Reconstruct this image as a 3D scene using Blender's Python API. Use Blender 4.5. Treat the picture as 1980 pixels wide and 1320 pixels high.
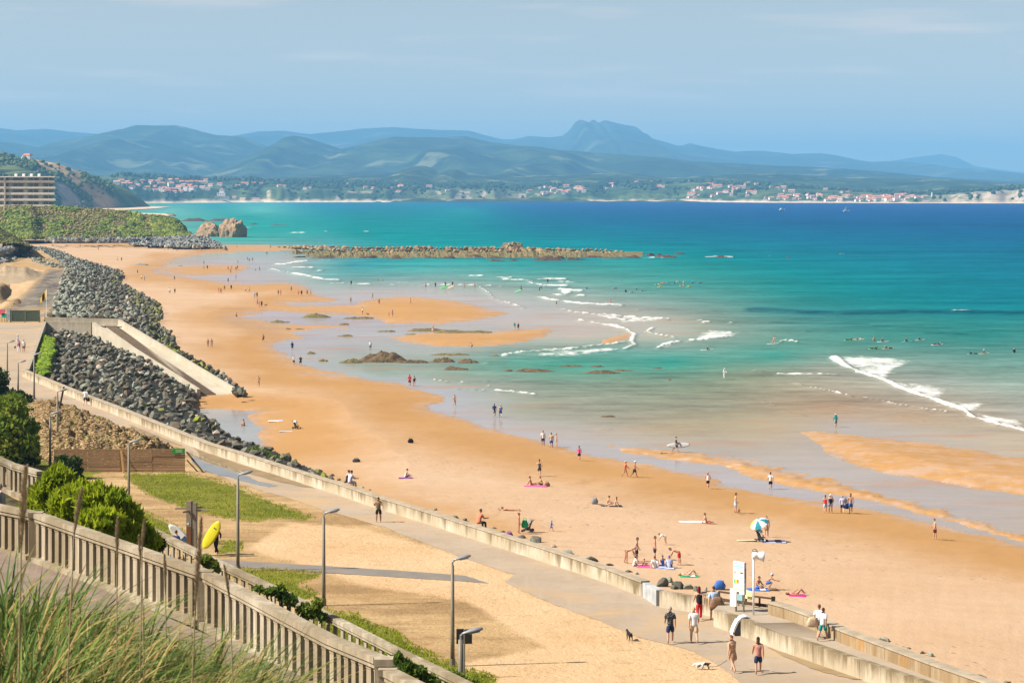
import bpy, bmesh, math, random
import numpy as np
from mathutils import Vector, Matrix, Euler
from mathutils.bvhtree import BVHTree

for o in list(bpy.data.objects):
    bpy.data.objects.remove(o)
SC = bpy.context.scene
COL = SC.collection
rng = random.Random(7)
R = math.radians

# ---------------------------------------------------------------- camera
F, CX, Y0, H = 4800.0, 990.0, 372.0, 30.0      # focal length and horizon in photo pixels, eye height above the sea
cam = bpy.data.cameras.new('camera')
camo = bpy.data.objects.new('camera', cam)
COL.objects.link(camo)
camo.location = (0, 0, H)
camo.rotation_euler = (R(90), 0, 0)
cam.sensor_width = 36
cam.lens = F / 1980 * 36
cam.shift_y = -(660 - Y0) / 1980
cam.clip_start = 0.5
cam.clip_end = 90000
cam.dof.use_dof = True
cam.dof.focus_distance = 170
cam.dof.aperture_fstop = 14.0
SC.camera = camo

# ---------------------------------------------------------------- light
SUN_EL, SUN_AZ = 43.0, -100.0     # azimuth from +Y towards +X: the sun stands on the left, a little behind us
wd = bpy.data.worlds.new('World')
SC.world = wd
wd.use_nodes = True
wt = wd.node_tree
wt.nodes.clear()
def wn(t, **k):
    n = wt.nodes.new(t)
    for a, b in k.items(): setattr(n, a, b)
    return n
w_out = wn('ShaderNodeOutputWorld'); w_bg = wn('ShaderNodeBackground')
sky = wn('ShaderNodeTexSky'); sky.sky_type = 'NISHITA'; sky.sun_disc = False
sky.sun_elevation = R(SUN_EL); sky.sun_rotation = R(SUN_AZ)
sky.air_density = 1.0; sky.dust_density = 0.6; sky.ozone_density = 3.0; sky.altitude = 0
# clear summer sky: the blue reaches low towards the horizon, so the lookup is lifted a little everywhere
tc = wn('ShaderNodeTexCoord'); sep = wn('ShaderNodeSeparateXYZ'); comb = wn('ShaderNodeCombineXYZ')
ml = wn('ShaderNodeMath', operation='MULTIPLY_ADD')
ml.inputs[1].default_value = 1.35; ml.inputs[2].default_value = 0.05
nrm = wn('ShaderNodeVectorMath', operation='NORMALIZE')
L = wt.links.new
L(tc.outputs['Generated'], sep.inputs[0]); L(sep.outputs[0], comb.inputs[0]); L(sep.outputs[1], comb.inputs[1])
L(sep.outputs[2], ml.inputs[0]); L(ml.outputs[0], comb.inputs[2]); L(comb.outputs[0], nrm.inputs[0]); L(nrm.outputs[0], sky.inputs[0])
# thin high cloud, all round
mp = wn('ShaderNodeMapping'); mp.inputs['Scale'].default_value = (9, 9, 110)
ns = wn('ShaderNodeTexNoise'); ns.inputs['Scale'].default_value = 1.0; ns.inputs['Detail'].default_value = 5; ns.inputs['Roughness'].default_value = 0.55
rp = wn('ShaderNodeMapRange'); rp.inputs[1].default_value = 0.54; rp.inputs[2].default_value = 0.80; rp.inputs[3].default_value = 0.0; rp.inputs[4].default_value = 0.40
mx = wn('ShaderNodeMix', data_type='RGBA'); mx.inputs[7].default_value = (6.0, 6.8, 8.0, 1)
L(tc.outputs['Generated'], mp.inputs[0]); L(mp.outputs[0], ns.inputs[0]); L(ns.outputs[0], rp.inputs[0])
L(rp.outputs[0], mx.inputs[0]); L(sky.outputs[0], mx.inputs[6]); hue = wn('ShaderNodeMix', data_type='RGBA', blend_type='MULTIPLY'); hue.inputs[0].default_value = 1; hue.inputs[7].default_value = (1.50, 1.0, .68, 1)
L(mx.outputs[2], hue.inputs[6]); L(hue.outputs[2], w_bg.inputs[0])
w_bg.inputs[1].default_value = 0.082
L(w_bg.outputs[0], w_out.inputs[0])

sun = bpy.data.lights.new('sun', 'SUN')
sun.energy = 4.7; sun.angle = R(0.53); sun.color = (1.0, 0.94, 0.84)
suno = bpy.data.objects.new('sun', sun); COL.objects.link(suno)
sd = Vector((math.sin(R(SUN_AZ)) * math.cos(R(SUN_EL)), math.cos(R(SUN_AZ)) * math.cos(R(SUN_EL)), math.sin(R(SUN_EL))))
suno.rotation_euler = sd.to_track_quat('Z', 'Y').to_euler()
suno.location = (-60, 40, 120)
SC.view_settings.view_transform = 'Standard'; SC.view_settings.look = 'None'
SC.view_settings.exposure = 1.0; SC.view_settings.gamma = 1; SC.view_settings.use_curve_mapping = False
cy = SC.cycles
cy.max_bounces = 6; cy.diffuse_bounces = 2; cy.glossy_bounces = 3; cy.transmission_bounces = 3; cy.transparent_max_bounces = 6; cy.volume_bounces = 0
cy.use_denoising = True
cy.caustics_reflective = False; cy.caustics_refractive = False

# ---------------------------------------------------------------- helpers
def W(px, py, z=0.0):                       # the point at height z that the photo shows at a pixel
    Y = F * (H - z) / (py - Y0)
    return Vector(((px - CX) * Y / F, Y, z))
def WY(px, py, Y):                          # the same for a known distance
    return Vector(((px - CX) * Y / F, Y, H - (py - Y0) * Y / F))
def lin(c):
    return tuple(((v / 255) / 12.92 if v <= 10.3 else ((v / 255 + 0.055) / 1.055) ** 2.4) for v in c)
def C4(c): return (c[0], c[1], c[2], 1)

def setp(o, label=None, cat=None, group=None, kind=None):
    if label: o['label'] = label
    if cat: o['category'] = cat
    if group: o['group'] = group
    if kind: o['kind'] = kind
    return o
def empty(name, loc=(0, 0, 0), rz=0.0, label=None, cat=None, group=None):
    o = bpy.data.objects.new(name, None); COL.objects.link(o)
    o.empty_display_size = 0.3
    o.location = loc; o.rotation_euler = (0, 0, rz)
    return setp(o, label, cat, group)
def link(name, me, mat=None, parent=None, loc=None, rot=None, scale=None):
    o = bpy.data.objects.new(name, me); COL.objects.link(o)
    if mat is not None and me is not None:
        if len(me.materials) == 0: me.materials.append(mat)
        elif me.materials[0] != mat:
            o.material_slots[0].link = 'OBJECT'; o.material_slots[0].material = mat
    if parent is not None: o.parent = parent
    if loc is not None: o.location = loc
    if rot is not None: o.rotation_euler = rot
    if scale is not None: o.scale = scale
    return o
def mesh(name, verts, faces, smooth=False):
    me = bpy.data.meshes.new(name)
    me.from_pydata([tuple(v) for v in verts], [], [tuple(f) for f in faces])
    if smooth: me.polygons.foreach_set('use_smooth', [True] * len(me.polygons))
    me.update()
    return me
def np_mesh(name, V, Q, smooth=True):
    me = bpy.data.meshes.new(name)
    n, m = len(V), len(Q)
    k = Q.shape[1]
    me.vertices.add(n); me.vertices.foreach_set('co', np.asarray(V, dtype=np.float32).ravel())
    me.loops.add(m * k); me.loops.foreach_set('vertex_index', np.asarray(Q, dtype=np.int32).ravel())
    me.polygons.add(m); me.polygons.foreach_set('loop_start', np.arange(0, m * k, k, dtype=np.int32))
    try: me.polygons.foreach_set('loop_total', np.full(m, k, dtype=np.int32))
    except Exception: pass
    me.update(calc_edges=True)
    me.polygons.foreach_set('use_smooth', np.full(m, smooth))
    return me
def fattr(me, name, a):
    at = me.attributes.new(name, 'FLOAT', 'POINT'); at.data.foreach_set('value', np.asarray(a, dtype=np.float32).ravel())
def cattr(me, name, a):
    at = me.attributes.new(name, 'FLOAT_COLOR', 'POINT')
    a = np.asarray(a, dtype=np.float32); a = np.concatenate([a, np.ones((len(a), 1), np.float32)], 1)
    at.data.foreach_set('color', a.ravel())

class MB:                                    # collects simple solids into ONE mesh
    def __init__(s): s.v = []; s.f = []; s.m = []; s.cur = 0
    def add(s, vs, fs):
        b = len(s.v); s.v += [tuple(v) for v in vs]
        for f in fs: s.f.append(tuple(b + i for i in f)); s.m.append(s.cur)
        return s
    def box(s, c, d, M=None):
        x, y, z = d[0] / 2, d[1] / 2, d[2] / 2
        vs = [Vector((sx * x, sy * y, sz * z)) for sz in (-1, 1) for sx, sy in ((-1, -1), (1, -1), (1, 1), (-1, 1))]
        if M is not None: vs = [M @ v for v in vs]
        vs = [v + Vector(c) for v in vs]
        return s.add(vs, [(3, 2, 1, 0), (4, 5, 6, 7), (0, 1, 5, 4), (1, 2, 6, 5), (2, 3, 7, 6), (3, 0, 4, 7)])
    def beam(s, a, b, w, h, up=(0, 0, 1)):   # a bar with a w x h section from a to b
        a, b = Vector(a), Vector(b); d = b - a; n = d.normalized()
        u = Vector(up)
        if abs(n.dot(u)) > 0.98: u = Vector((1, 0, 0))
        r = n.cross(u).normalized(); u = r.cross(n).normalized()
        vs = []
        for p in (a, b):
            for i, j in ((-1, -1), (1, -1), (1, 1), (-1, 1)): vs.append(p + r * (i * w / 2) + u * (j * h / 2))
        return s.add(vs, [(0, 1, 2, 3), (7, 6, 5, 4), (0, 4, 5, 1), (1, 5, 6, 2), (2, 6, 7, 3), (3, 7, 4, 0)])
    def tube(s, pts, rad, n=8, cap=True):
        pts = [Vector(p) for p in pts]
        if not isinstance(rad, (list, tuple)): rad = [rad] * len(pts)
        b = len(s.v); vs = []; fs = []
        ref = None
        for i, p in enumerate(pts):
            d = (pts[min(i + 1, len(pts) - 1)] - pts[max(i - 1, 0)]).normalized()
            u = Vector((0, 0, 1)) if abs(d.z) < 0.9 else Vector((0, 1, 0))
            if ref is not None: u = ref
            r = d.cross(u)
            if r.length < 1e-6: r = d.cross(Vector((1, 0, 0)))
            r.normalize(); u2 = r.cross(d).normalized(); ref = u2
            for k in range(n):
                a = 2 * math.pi * k / n
                vs.append(p + (r * math.cos(a) + u2 * math.sin(a)) * rad[i])
        for i in range(len(pts) - 1):
            for k in range(n):
                k2 = (k + 1) % n
                fs.append((i * n + k2, i * n + k, (i + 1) * n + k, (i + 1) * n + k2))
        if cap:
            fs.append(tuple(range(n))); fs.append(tuple((len(pts) - 1) * n + k for k in reversed(range(n))))
        return s.add(vs, fs)
    def lathe(s, prof, n=12, M=None, cap=True):   # (radius, z) rows about local z
        vs = []; fs = []
        for r, z in prof:
            for k in range(n):
                a = 2 * math.pi * k / n; vs.append(Vector((r * math.cos(a), r * math.sin(a), z)))
        for i in range(len(prof) - 1):
            for k in range(n):
                k2 = (k + 1) % n; fs.append((i * n + k, i * n + k2, (i + 1) * n + k2, (i + 1) * n + k))
        if cap:
            fs.append(tuple(reversed(range(n)))); fs.append(tuple((len(prof) - 1) * n + k for k in range(n)))
        if M is not None: vs = [M @ v for v in vs]
        return s.add(vs, fs)
    def build(s, name, mat=None, parent=None, smooth=False, loc=None, rot=None, mats=None):
        me = mesh(name, s.v, s.f, smooth)
        if mats:
            for m_ in mats: me.materials.append(m_)
            me.polygons.foreach_set('material_index', s.m)
        return link(name, me, mat, parent, loc, rot)

# value noise on arrays
_T = np.random.RandomState(3).rand(256, 256)
def vn(x, y):
    x = np.asarray(x, float); y = np.asarray(y, float)
    xi = np.floor(x).astype(int); yi = np.floor(y).astype(int)
    fx = x - xi; fy = y - yi; fx = fx * fx * (3 - 2 * fx); fy = fy * fy * (3 - 2 * fy)
    g = lambda a, b: _T[a & 255, b & 255]
    return (g(xi, yi) * (1 - fx) + g(xi + 1, yi) * fx) * (1 - fy) + (g(xi, yi + 1) * (1 - fx) + g(xi + 1, yi + 1) * fx) * fy
def fbm(x, y, o=4, g=0.5):
    a = 0; s = 1; t = 0
    for i in range(o):
        a = a + s * (vn(x * 2 ** i + 17.3 * i, y * 2 ** i + 9.1 * i) - 0.5); t += s; s *= g
    return a / t
def inside(px, py, poly):
    px = np.asarray(px, float); py = np.asarray(py, float)
    r = np.zeros(px.shape, bool); n = len(poly)
    for i in range(n):
        x1, y1 = poly[i]; x2, y2 = poly[(i + 1) % n]
        if y1 == y2: continue
        c = ((y1 > py) != (y2 > py)) & (px < (x2 - x1) * (py - y1) / (y2 - y1) + x1)
        r ^= c
    return r
def dist_line(px, py, pts, ay=5.0, closed=False):     # distance to a polyline, rows counting ay times (foreshortened ground)
    px = np.asarray(px, float); py = np.asarray(py, float) * ay
    d = np.full(px.shape, 1e9); n = len(pts)
    for i in range(n if closed else n - 1):
        x1, y1 = pts[i]; x2, y2 = pts[(i + 1) % n]; y1 *= ay; y2 *= ay
        dx, dy = x2 - x1, y2 - y1; l2 = dx * dx + dy * dy + 1e-9
        t = np.clip(((px - x1) * dx + (py - y1) * dy) / l2, 0, 1)
        d = np.minimum(d, np.hypot(px - x1 - t * dx, py - y1 - t * dy))
    return d
def sdf(px, py, poly, ay=5.0):
    d = dist_line(px, py, poly, ay, True)
    return np.where(inside(px, py, poly), d, -d)
def sstep(a, b, x):
    t = np.clip((x - a) / (b - a), 0, 1); return t * t * (3 - 2 * t)

# ---------------------------------------------------------------- materials
class NT:
    def __init__(s, name):
        s.mat = bpy.data.materials.new(name); s.mat.use_nodes = True
        s.t = s.mat.node_tree; s.t.nodes.clear()
        s.out = s.t.nodes.new('ShaderNodeOutputMaterial')
        s.geo = None
    def n(s, t, ins=None, **k):
        nd = s.t.nodes.new(t)
        for a, b in k.items(): setattr(nd, a, b)
        for a, b in (ins or {}).items():
            if hasattr(b, 'node'): s.t.links.new(b, nd.inputs[a])
            else: nd.inputs[a].default_value = b
        return nd
    def pos(s):
        if s.geo is None: s.geo = s.t.nodes.new('ShaderNodeNewGeometry')
        return s.geo.outputs['Position']
    def objc(s): return s.n('ShaderNodeTexCoord').outputs['Object']
    def noise(s, vec, scale, detail=4, rough=0.55, stretch=None, dist=0.0):
        if stretch: vec = s.n('ShaderNodeMapping', {0: vec, 'Scale': stretch}).outputs[0]
        return s.n('ShaderNodeTexNoise', {'Vector': vec, 'Scale': scale, 'Detail': detail, 'Roughness': rough, 'Distortion': dist}).outputs[0]
    def ramp(s, v, a, b, lo=0.0, hi=1.0):
        return s.n('ShaderNodeMapRange', {0: v, 1: a, 2: b, 3: lo, 4: hi}, clamp=True).outputs[0]
    def mix(s, f, a, b, mode='MIX'):
        nd = s.t.nodes.new('ShaderNodeMix'); nd.data_type = 'RGBA'; nd.blend_type = mode
        for i, v in ((0, f), (6, a), (7, b)):
            if hasattr(v, 'node'): s.t.links.new(v, nd.inputs[i])
            else: nd.inputs[i].default_value = C4(v) if i else v
        return nd.outputs[2]
    def scale(s, c, k):
        return s.n('ShaderNodeVectorMath', {0: c, 3: k}, operation='SCALE').outputs[0]
    def math(s, op, a, b=0.0, c=None):
        nd = s.t.nodes.new('ShaderNodeMath'); nd.operation = op
        for i, v in ((0, a), (1, b), (2, c)):
            if v is None: continue
            if hasattr(v, 'node'): s.t.links.new(v, nd.inputs[i])
            else: nd.inputs[i].default_value = v
        return nd.outputs[0]
    def attr(s, name, col=False):
        nd = s.t.nodes.new('ShaderNodeAttribute'); nd.attribute_name = name
        return nd.outputs['Color' if col else 'Fac']
    def rand(s): return s.n('ShaderNodeObjectInfo').outputs['Random']
    def bump(s, h, strength=0.3, dist=0.05):
        return s.n('ShaderNodeBump', {'Height': h, 'Strength': strength, 'Distance': dist}).outputs[0]
    def done(s, col, rough=0.8, normal=None, spec=0.3, metal=0.0, **k):
        b = s.t.nodes.new('ShaderNodeBsdfPrincipled')
        def put(name, v):
            if v is None: return
            if hasattr(v, 'node'): s.t.links.new(v, b.inputs[name])
            else: b.inputs[name].default_value = C4(v) if name == 'Base Color' else v
        put('Base Color', col); put('Roughness', rough); put('Normal', normal); put('Specular IOR Level', spec); put('Metallic', metal)
        for a, v in k.items(): put(a, v)
        s.t.links.new(b.outputs[0], s.out.inputs[0])
        s.bsdf = b
        return s.mat
_mc = {}
def plain(name, c, rough=0.7, spec=0.3, var=0.12, scale=6.0, metal=0.0, bump=0.0):
    """a named single-colour material with a little procedural unevenness (c is a linear colour)"""
    k = (name, tuple(round(x, 4) for x in c), rough)
    if k in _mc: return _mc[k]
    t = NT(name)
    nz = t.noise(t.objc(), scale, 4)
    f = t.ramp(nz, 0.3, 0.7, 1 - var, 1 + var)
    nd = t.n('ShaderNodeVectorMath', {0: tuple(c), 3: f}, operation='SCALE')
    _mc[k] = t.done(nd.outputs[0], rough, t.bump(nz, bump, 0.05) if bump else None, spec, metal)
    return _mc[k]
# ================================================================= sea and beach
# shorelines, sandbanks and foam are drawn as they lie on the ground (traced on the photo, projected on the sea level)
MAIN = [(-400,455),(80,462),(330,470),(437,474),(520,475),(575,477),(580,483),(520,486),(470,487),(400,490),(345,498),(322,512),
 (296,528),(330,533),(380,538),(420,545),(445,549),(560,549),(590,555),(612,570),(664,580),(600,583),(552,584),(560,590),(680,590),(720,578),
 (793,575),(851,578),(927,594),(983,606),(927,619),(851,625),(776,626),(745,625),(715,614),(640,607),(560,602),(520,602),(461,612),(520,622),
 (600,630),(680,632),(620,636),(565,640),(575,646),(592,655),(540,660),(520,664),(545,680),(565,697),(603,712),(689,723),(598,722),(695,731),
 (774,741),(800,752),(840,763),(860,776),(829,784),(847,797),(900,813),(957,827),(975,839),(1022,849),(1062,859),(1123,875),(1183,889),
 (1260,900),(1293,908),(1367,923),(1410,940),(1452,951),(1505,961),(1558,970),(1590,972),(1700,988),(1800,1012),(1900,1038),(1980,1058),
 (2400,1160),(2400,1700),(-400,1700)]
POOL = [(300,770),(340,800),(380,790),(432,790),(485,794),(514,796),(485,802),(480,808),(509,831),(498,839),(510,852),(501,862),(380,850)]
BARS = [
 [(322,517),(400,514),(478,513),(470,522),(440,530),(390,533),(330,528),(305,522)],
 [(745,654),(788,648),(839,643),(952,641),(1028,636),(1076,636),(1058,649),(1003,664),(927,669),(851,669),(788,662)],
 [(1219,644),(1217,657),(1190,662),(1160,666),(1168,656),(1190,650)],
 [(1540,834),(1600,838),(1660,843),(1800,856),(1980,888),(2300,940),(2300,1020),(1980,955),(1850,938),(1700,912),(1660,902),(1620,885),(1596,875),(1588,860),(1567,845)],
]
BAND = [(1180,858),(1304,872),(1388,879),(1452,889),(1516,906),(1558,917),(1622,930),(1700,952),(1820,985),(1980,1032),(2300,1110),(2300,1130),(1980,1050),(1800,1000),(1660,964),(1579,951),(1495,936),(1431,917),(1388,900),(1304,892),(1180,872)]
# what colour the water and the sand under it have
WC = [(1600,392,0,100,168),(1900,392,0,100,168),(1200,392,0,104,170),(900,392,10,120,172),(600,392,40,140,178),(300,394,90,165,175),(1600,430,0,112,166),(1950,450,0,112,164),(1000,402,5,118,170),(700,398,20,135,172),
 (420,398,60,160,175),(500,406,150,200,195),(900,408,60,160,175),(330,407,170,195,190),(700,414,30,150,165),(480,418,60,170,172),(1000,440,5,135,162),(700,450,30,158,165),(500,440,62,178,175),(450,462,80,185,180),(1400,470,5,132,160),
 (1900,490,0,124,158),(1700,530,30,140,158),(1300,520,58,160,160),(1000,520,76,170,170),(800,522,90,176,176),(680,512,70,160,175),(620,512,120,180,182),(560,500,175,172,182),(640,536,120,178,178),(700,546,140,170,170),
 (420,505,182,172,182),(330,512,190,170,165),(480,535,182,172,182),(400,540,186,172,178),(560,540,175,172,178),
 (1500,560,50,150,152),(1900,560,15,138,158),(1250,560,100,165,160),(1100,560,140,172,168),(960,545,130,172,168),(830,560,178,172,178),(960,580,180,174,180),(700,566,180,172,180),(640,576,182,172,180),
 (1600,606,64,148,152),(1760,604,44,144,150),(1980,606,36,140,150),(1480,600,80,152,150),(1900,580,20,132,154),(1760,622,66,150,148),(1950,630,60,150,150),(1900,655,62,155,152),(1700,660,84,157,150),(1500,655,116,162,152),(1400,620,140,168,158),
 (1300,636,178,172,168),(1150,600,176,172,172),(1050,606,182,174,178),(1120,650,190,172,168),(1300,664,150,170,164),(1180,675,120,168,160),(1300,700,52,158,148),(1100,702,78,166,150),(1500,690,66,158,148),(1000,700,100,168,155),(900,702,130,168,158),
 (600,612,178,170,182),(680,622,178,170,182),(720,640,176,170,180),(620,670,178,170,180),(700,672,172,168,172),(850,680,170,170,172),(650,700,165,168,170),(740,720,150,168,162),(650,725,178,172,182),(780,738,176,174,186),
 (1900,720,140,176,166),(1800,735,164,176,170),(1450,722,150,166,146),(1600,712,166,172,162),(1200,742,146,166,150),(1000,740,150,166,156),(860,735,160,166,156),(1200,792,158,162,148),(1000,795,166,162,152),(1400,792,162,162,146),
 (860,755,176,174,186),(900,790,178,172,182),(950,815,182,172,180),(1600,790,190,162,138),(1700,770,178,168,152),(1300,832,178,162,142),(1500,832,184,162,142),(1850,820,190,172,154),(1980,800,176,176,168),(1760,810,190,166,144),
 (1980,862,192,172,156),(1640,826,182,170,172),(1750,842,184,172,172),(1100,850,182,172,178),(1200,872,182,172,178),(1350,850,182,168,158),(1500,880,182,168,165),(1700,930,182,170,172),(1900,975,184,170,172),
 (1300,900,180,172,182),(1450,940,182,172,182),(1600,962,182,170,178),(1900,1040,184,168,165),(430,812,172,170,178),(480,840,172,170,178)]
# foam: lines (points, half height in px, strength) and patches
FL = [
 ([(1614,692),(1631,706),(1657,719),(1707,734),(1745,752),(1796,770),(1833,782),(1864,792),(1874,804),(1909,815),(1980,833),(2100,860)],4.0,1.35),
 ([(1495,725),(1518,724),(1581,724.6),(1631,725)],1.6,1.0),([(1530,738),(1543,742),(1558,748),(1606,757),(1647,767)],1.8,1.0),([(1660,769),(1707,776),(1732,782),(1796,792),(1833,797)],1.4,.85),
 ([(1480,778),(1498,782)],1.3,.9),([(1515,795),(1556,805)],1.2,.55),([(1740,806),(1790,815)],1.0,.6),([(1820,824),(1850,826)],1,.6),
 ([(1335,659),(1368,655),(1403,651)],3.0,1.3),([(1274,673),(1282,667),(1315,661)],2.6,1.2),([(1262,635),(1251,641.6),(1262,646.7),(1297,652),(1307,655.5)],1.6,1.0),
 ([(1138,624),(1188,631.5),(1208,636.6),(1226,646.7),(1221,659),(1226,667),(1208,675.7),(1180,678)],2.6,1.05),([(1100,674),(1176,665.6),(1216,660.5)],1.3,.9),
 ([(973,687),(1003,682),(1104,674.4),(1200,664)],2.0,1.0),([(1100,602.5),(1150,610),(1208,619)],2.0,1.05),([(1208,614),(1251,616),(1292,618)],2.2,1.1),
 ([(1023,547),(1053,553),(1094,553)],2.4,1.2),([(975,540.6),(1028,543)],2.0,1.1),([(1041,540),(1094,540.6)],2.2,1.15),([(1068,545.6),(1119,546)],1.7,1.1),
 ([(1084,559.5),(1098,562),(1124,563)],3.2,1.3),([(1086,561),(1094,568),(1100,566)],2.4,1.2),([(1114,573.4),(1129,572)],2.8,1.3),
 ([(1041,574.7),(1066,581),(1129,588.6),(1200,591)],2.4,1.15),([(1056,569.6),(1094,572)],1.6,1.0),([(1084,598.7),(1129,606),(1200,612.5)],1.8,1.0),([(1119,620),(1139,624),(1200,631)],1.3,.95),
 ([(927,555.8),(945,567),(952,576),(965,582),(990,588.6),(1013,596)],1.5,.95),([(640,548),(700,550),(773,552),(830,552),(897,551),(968,554.5)],1.2,.85),([(773,547),(814,548)],1.3,1.0),
 ([(897,533),(932,534)],2.0,1.15),([(940,536),(990,537)],1.4,.9),([(900,506),(940,506)],1.2,.7),
 ([(532,512),(547,512),(568,508),(593,505)],2.2,1.15),([(560,517.6),(603,518)],1.8,1.1),([(525,520.6),(552,527),(590,533),(626,541),(653,542)],2.4,1.1),([(613,525),(623,523)],1.4,1.0),([(600,503),(640,503)],1.2,.8),
 ([(839,735.6),(864,739)],1.1,.9),([(892,740),(907,741)],1.3,.9),([(882,751.5),(900,753)],.9,.8),([(915,753),(937,755)],1.1,.9),([(957,756.5),(985,758),(1032,763)],1.8,1.1),([(925,736),(945,737)],1,.8),([(942,747),(953,748)],1,.9),
 ([(1159,830),(1179,831)],1.2,.9),([(1246,500),(1274,498),(1287,499.7)],1.8,1.1),([(1365,497.7),(1383,496.4),(1416,497.7)],1.6,1.0),([(560,450.7),(600,449),(633,448)],1.2,.9),([(473,440),(496,441)],1.4,1.0),([(480,426.7),(495,427)],1.1,.9),
 ([(1506,662),(1519,659),(1542,662)],1.6,1.1),([(1232,600),(1250,600)],1.0,.6),([(1360,624),(1372,623)],2.4,1.2),([(1345,621),(1356,620)],1.2,.9),([(1410,625),(1416,625)],1.3,1),([(1810,600.5),(1880,601.5)],.9,.75),([(1690,596),(1720,597)],.7,.5),
 ([(1455,718),(1478,719)],1.1,.8),([(1308,712),(1350,713)],.9,.6),([(934,704),(946,703)],1.2,.9),([(1470,496),(1490,496)],.9,.8),([(300,409),(360,412)],1.0,.7),([(700,447),(715,448)],.8,.7)]
FP = [[(1613,687),(1695,687),(1768,697),(1732,717),(1715,731),(1707,734),(1657,718),(1631,705)],[(1712,734),(1783,742),(1846,750),(1816,767),(1800,770),(1745,752)],
 [(1816,768),(1846,774),(1904,780),(1884,795),(1868,795),(1833,781)],[(1335,659),(1368,635),(1390,636.6),(1440,642),(1403,654),(1368,658)],[(1198,626),(1213,612),(1255,616),(1292,618),(1240,622)],
 [(1274,673),(1282,667),(1318,660),(1302,668)],[(973,688),(1104,676),(1200,668),(1190,680),(1100,690)],[(1023,545),(1060,548),(1100,548),(1094,554),(1053,554)],[(1880,795),(1980,812),(1980,832),(1910,815)]]

gx = np.concatenate([np.arange(-330, 0, 12), np.arange(0, 1980, 4), np.arange(1980, 2330, 12)]).astype(float)
gy = np.concatenate([[376.5, 379, 381.5, 384, 386, 388], np.arange(390, 470, 2.5), np.arange(470, 905, 1.6), np.arange(905, 1075, 2.5), np.arange(1075, 1640, 14)]).astype(float)
PX, PY = np.meshgrid(gx, gy)
jx = PX + 26 * fbm(PX / 60, PY / 9, 3); jy = PY + 5.0 * fbm(PX / 45 + 40, PY / 8 + 7, 3) * np.clip((PY - 380) / 160, .3, 1.6)
S = sdf(jx, jy, MAIN)
S = np.minimum(S, -sdf(PX + 8 * fbm(PX / 20, PY / 8), PY + 2 * fbm(PX / 30, PY / 10 + 3), POOL))
for b in BARS: S = np.maximum(S, sdf(jx, jy, b))
rip = fbm(PX / 26, PY / 3.6, 3)
Sb = sdf(PX, PY + 6 * rip, BAND)
S = np.maximum(S, Sb - 10 + 50 * rip)
HB = np.where(S > 0, 2.6 * (1 - np.exp(-S / 420.0)) + 0.02, 0.0)         # the sand rises gently from the water
HB += np.where(S > 0, 0.05 * fbm(PX / 18, PY / 5 + 30, 3) * np.clip(S / 150, 0, 1), 0)
SC_ = (H - HB) / H
V0x = (PX - CX) * H / (PY - Y0); V0y = F * H / (PY - Y0)
VX, VYY = V0x * SC_, V0y * SC_

def beach_h(px, py):
    i = int(np.clip(np.searchsorted(gx, px) - 1, 0, len(gx) - 2)); j = int(np.clip(np.searchsorted(gy, py) - 1, 0, len(gy) - 2))
    u = min(max((px - gx[i]) / (gx[i + 1] - gx[i]), 0), 1); v = min(max((py - gy[j]) / (gy[j + 1] - gy[j]), 0), 1)
    return float((HB[j, i] * (1 - u) + HB[j, i + 1] * u) * (1 - v) + (HB[j + 1, i] * (1 - u) + HB[j + 1, i + 1] * u) * v)
def G(px, py): return W(px, py, beach_h(px, py))                         # a point on the beach or on the water

# foam, and the swell that carries it
FOAM = np.zeros_like(PX)
for pts, hw, st in FL:
    d = dist_line(PX, PY + 1.2 * fbm(PX / 9, PY / 3), pts, 3.0)
    hv = hw * np.clip(.72 + 1.5 * fbm(PX / 22 + st * 7, PY / 30, 3), .18, 1.3); FOAM = np.maximum(FOAM, st * np.clip(1.25 - d / (hv * 2.0) * 0.75, 0, 1) * (0.80 + 0.9 * fbm(PX / 9, PY / 4 + 5, 3)))
CREST = FOAM.copy()
for poly in FP:
    s = sdf(PX, PY, poly, 3.0)
    FOAM = np.maximum(FOAM, np.clip(0.35 + s / 36, 0, 0.80) * (s > -9) * (0.86 + 0.6 * fbm(PX / 14, PY / 3, 3)))
# colour of the water, a smooth field through the sampled points
K_ILL = 2.15
cp = np.array([(a, b * 4.0) for a, b, *_ in WC]); cv = np.array([lin(c[2:]) for c in WC])
A_ = np.hypot(cp[:, None, 0] - cp[None, :, 0], cp[:, None, 1] - cp[None, :, 1]) + np.eye(len(cp)) * -6
wts = np.linalg.solve(np.block([[A_, np.ones((len(cp), 1))], [np.ones((1, len(cp))), np.zeros((1, 1))]]), np.vstack([cv, np.zeros((1, 3))]))
flat = np.stack([np.clip(PX.ravel(), 150, 2100), PY.ravel() * 4.0], 1)
WCOL = np.zeros((flat.shape[0], 3))
for k in range(len(cp)):
    WCOL += np.hypot(flat[:, 0] - cp[k, 0], flat[:, 1] - cp[k, 1])[:, None] * wts[k]
WCOL += wts[-1]
WCOL = np.clip(WCOL, 0.004, 0.9)
kelp = np.zeros(PX.size)
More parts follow.
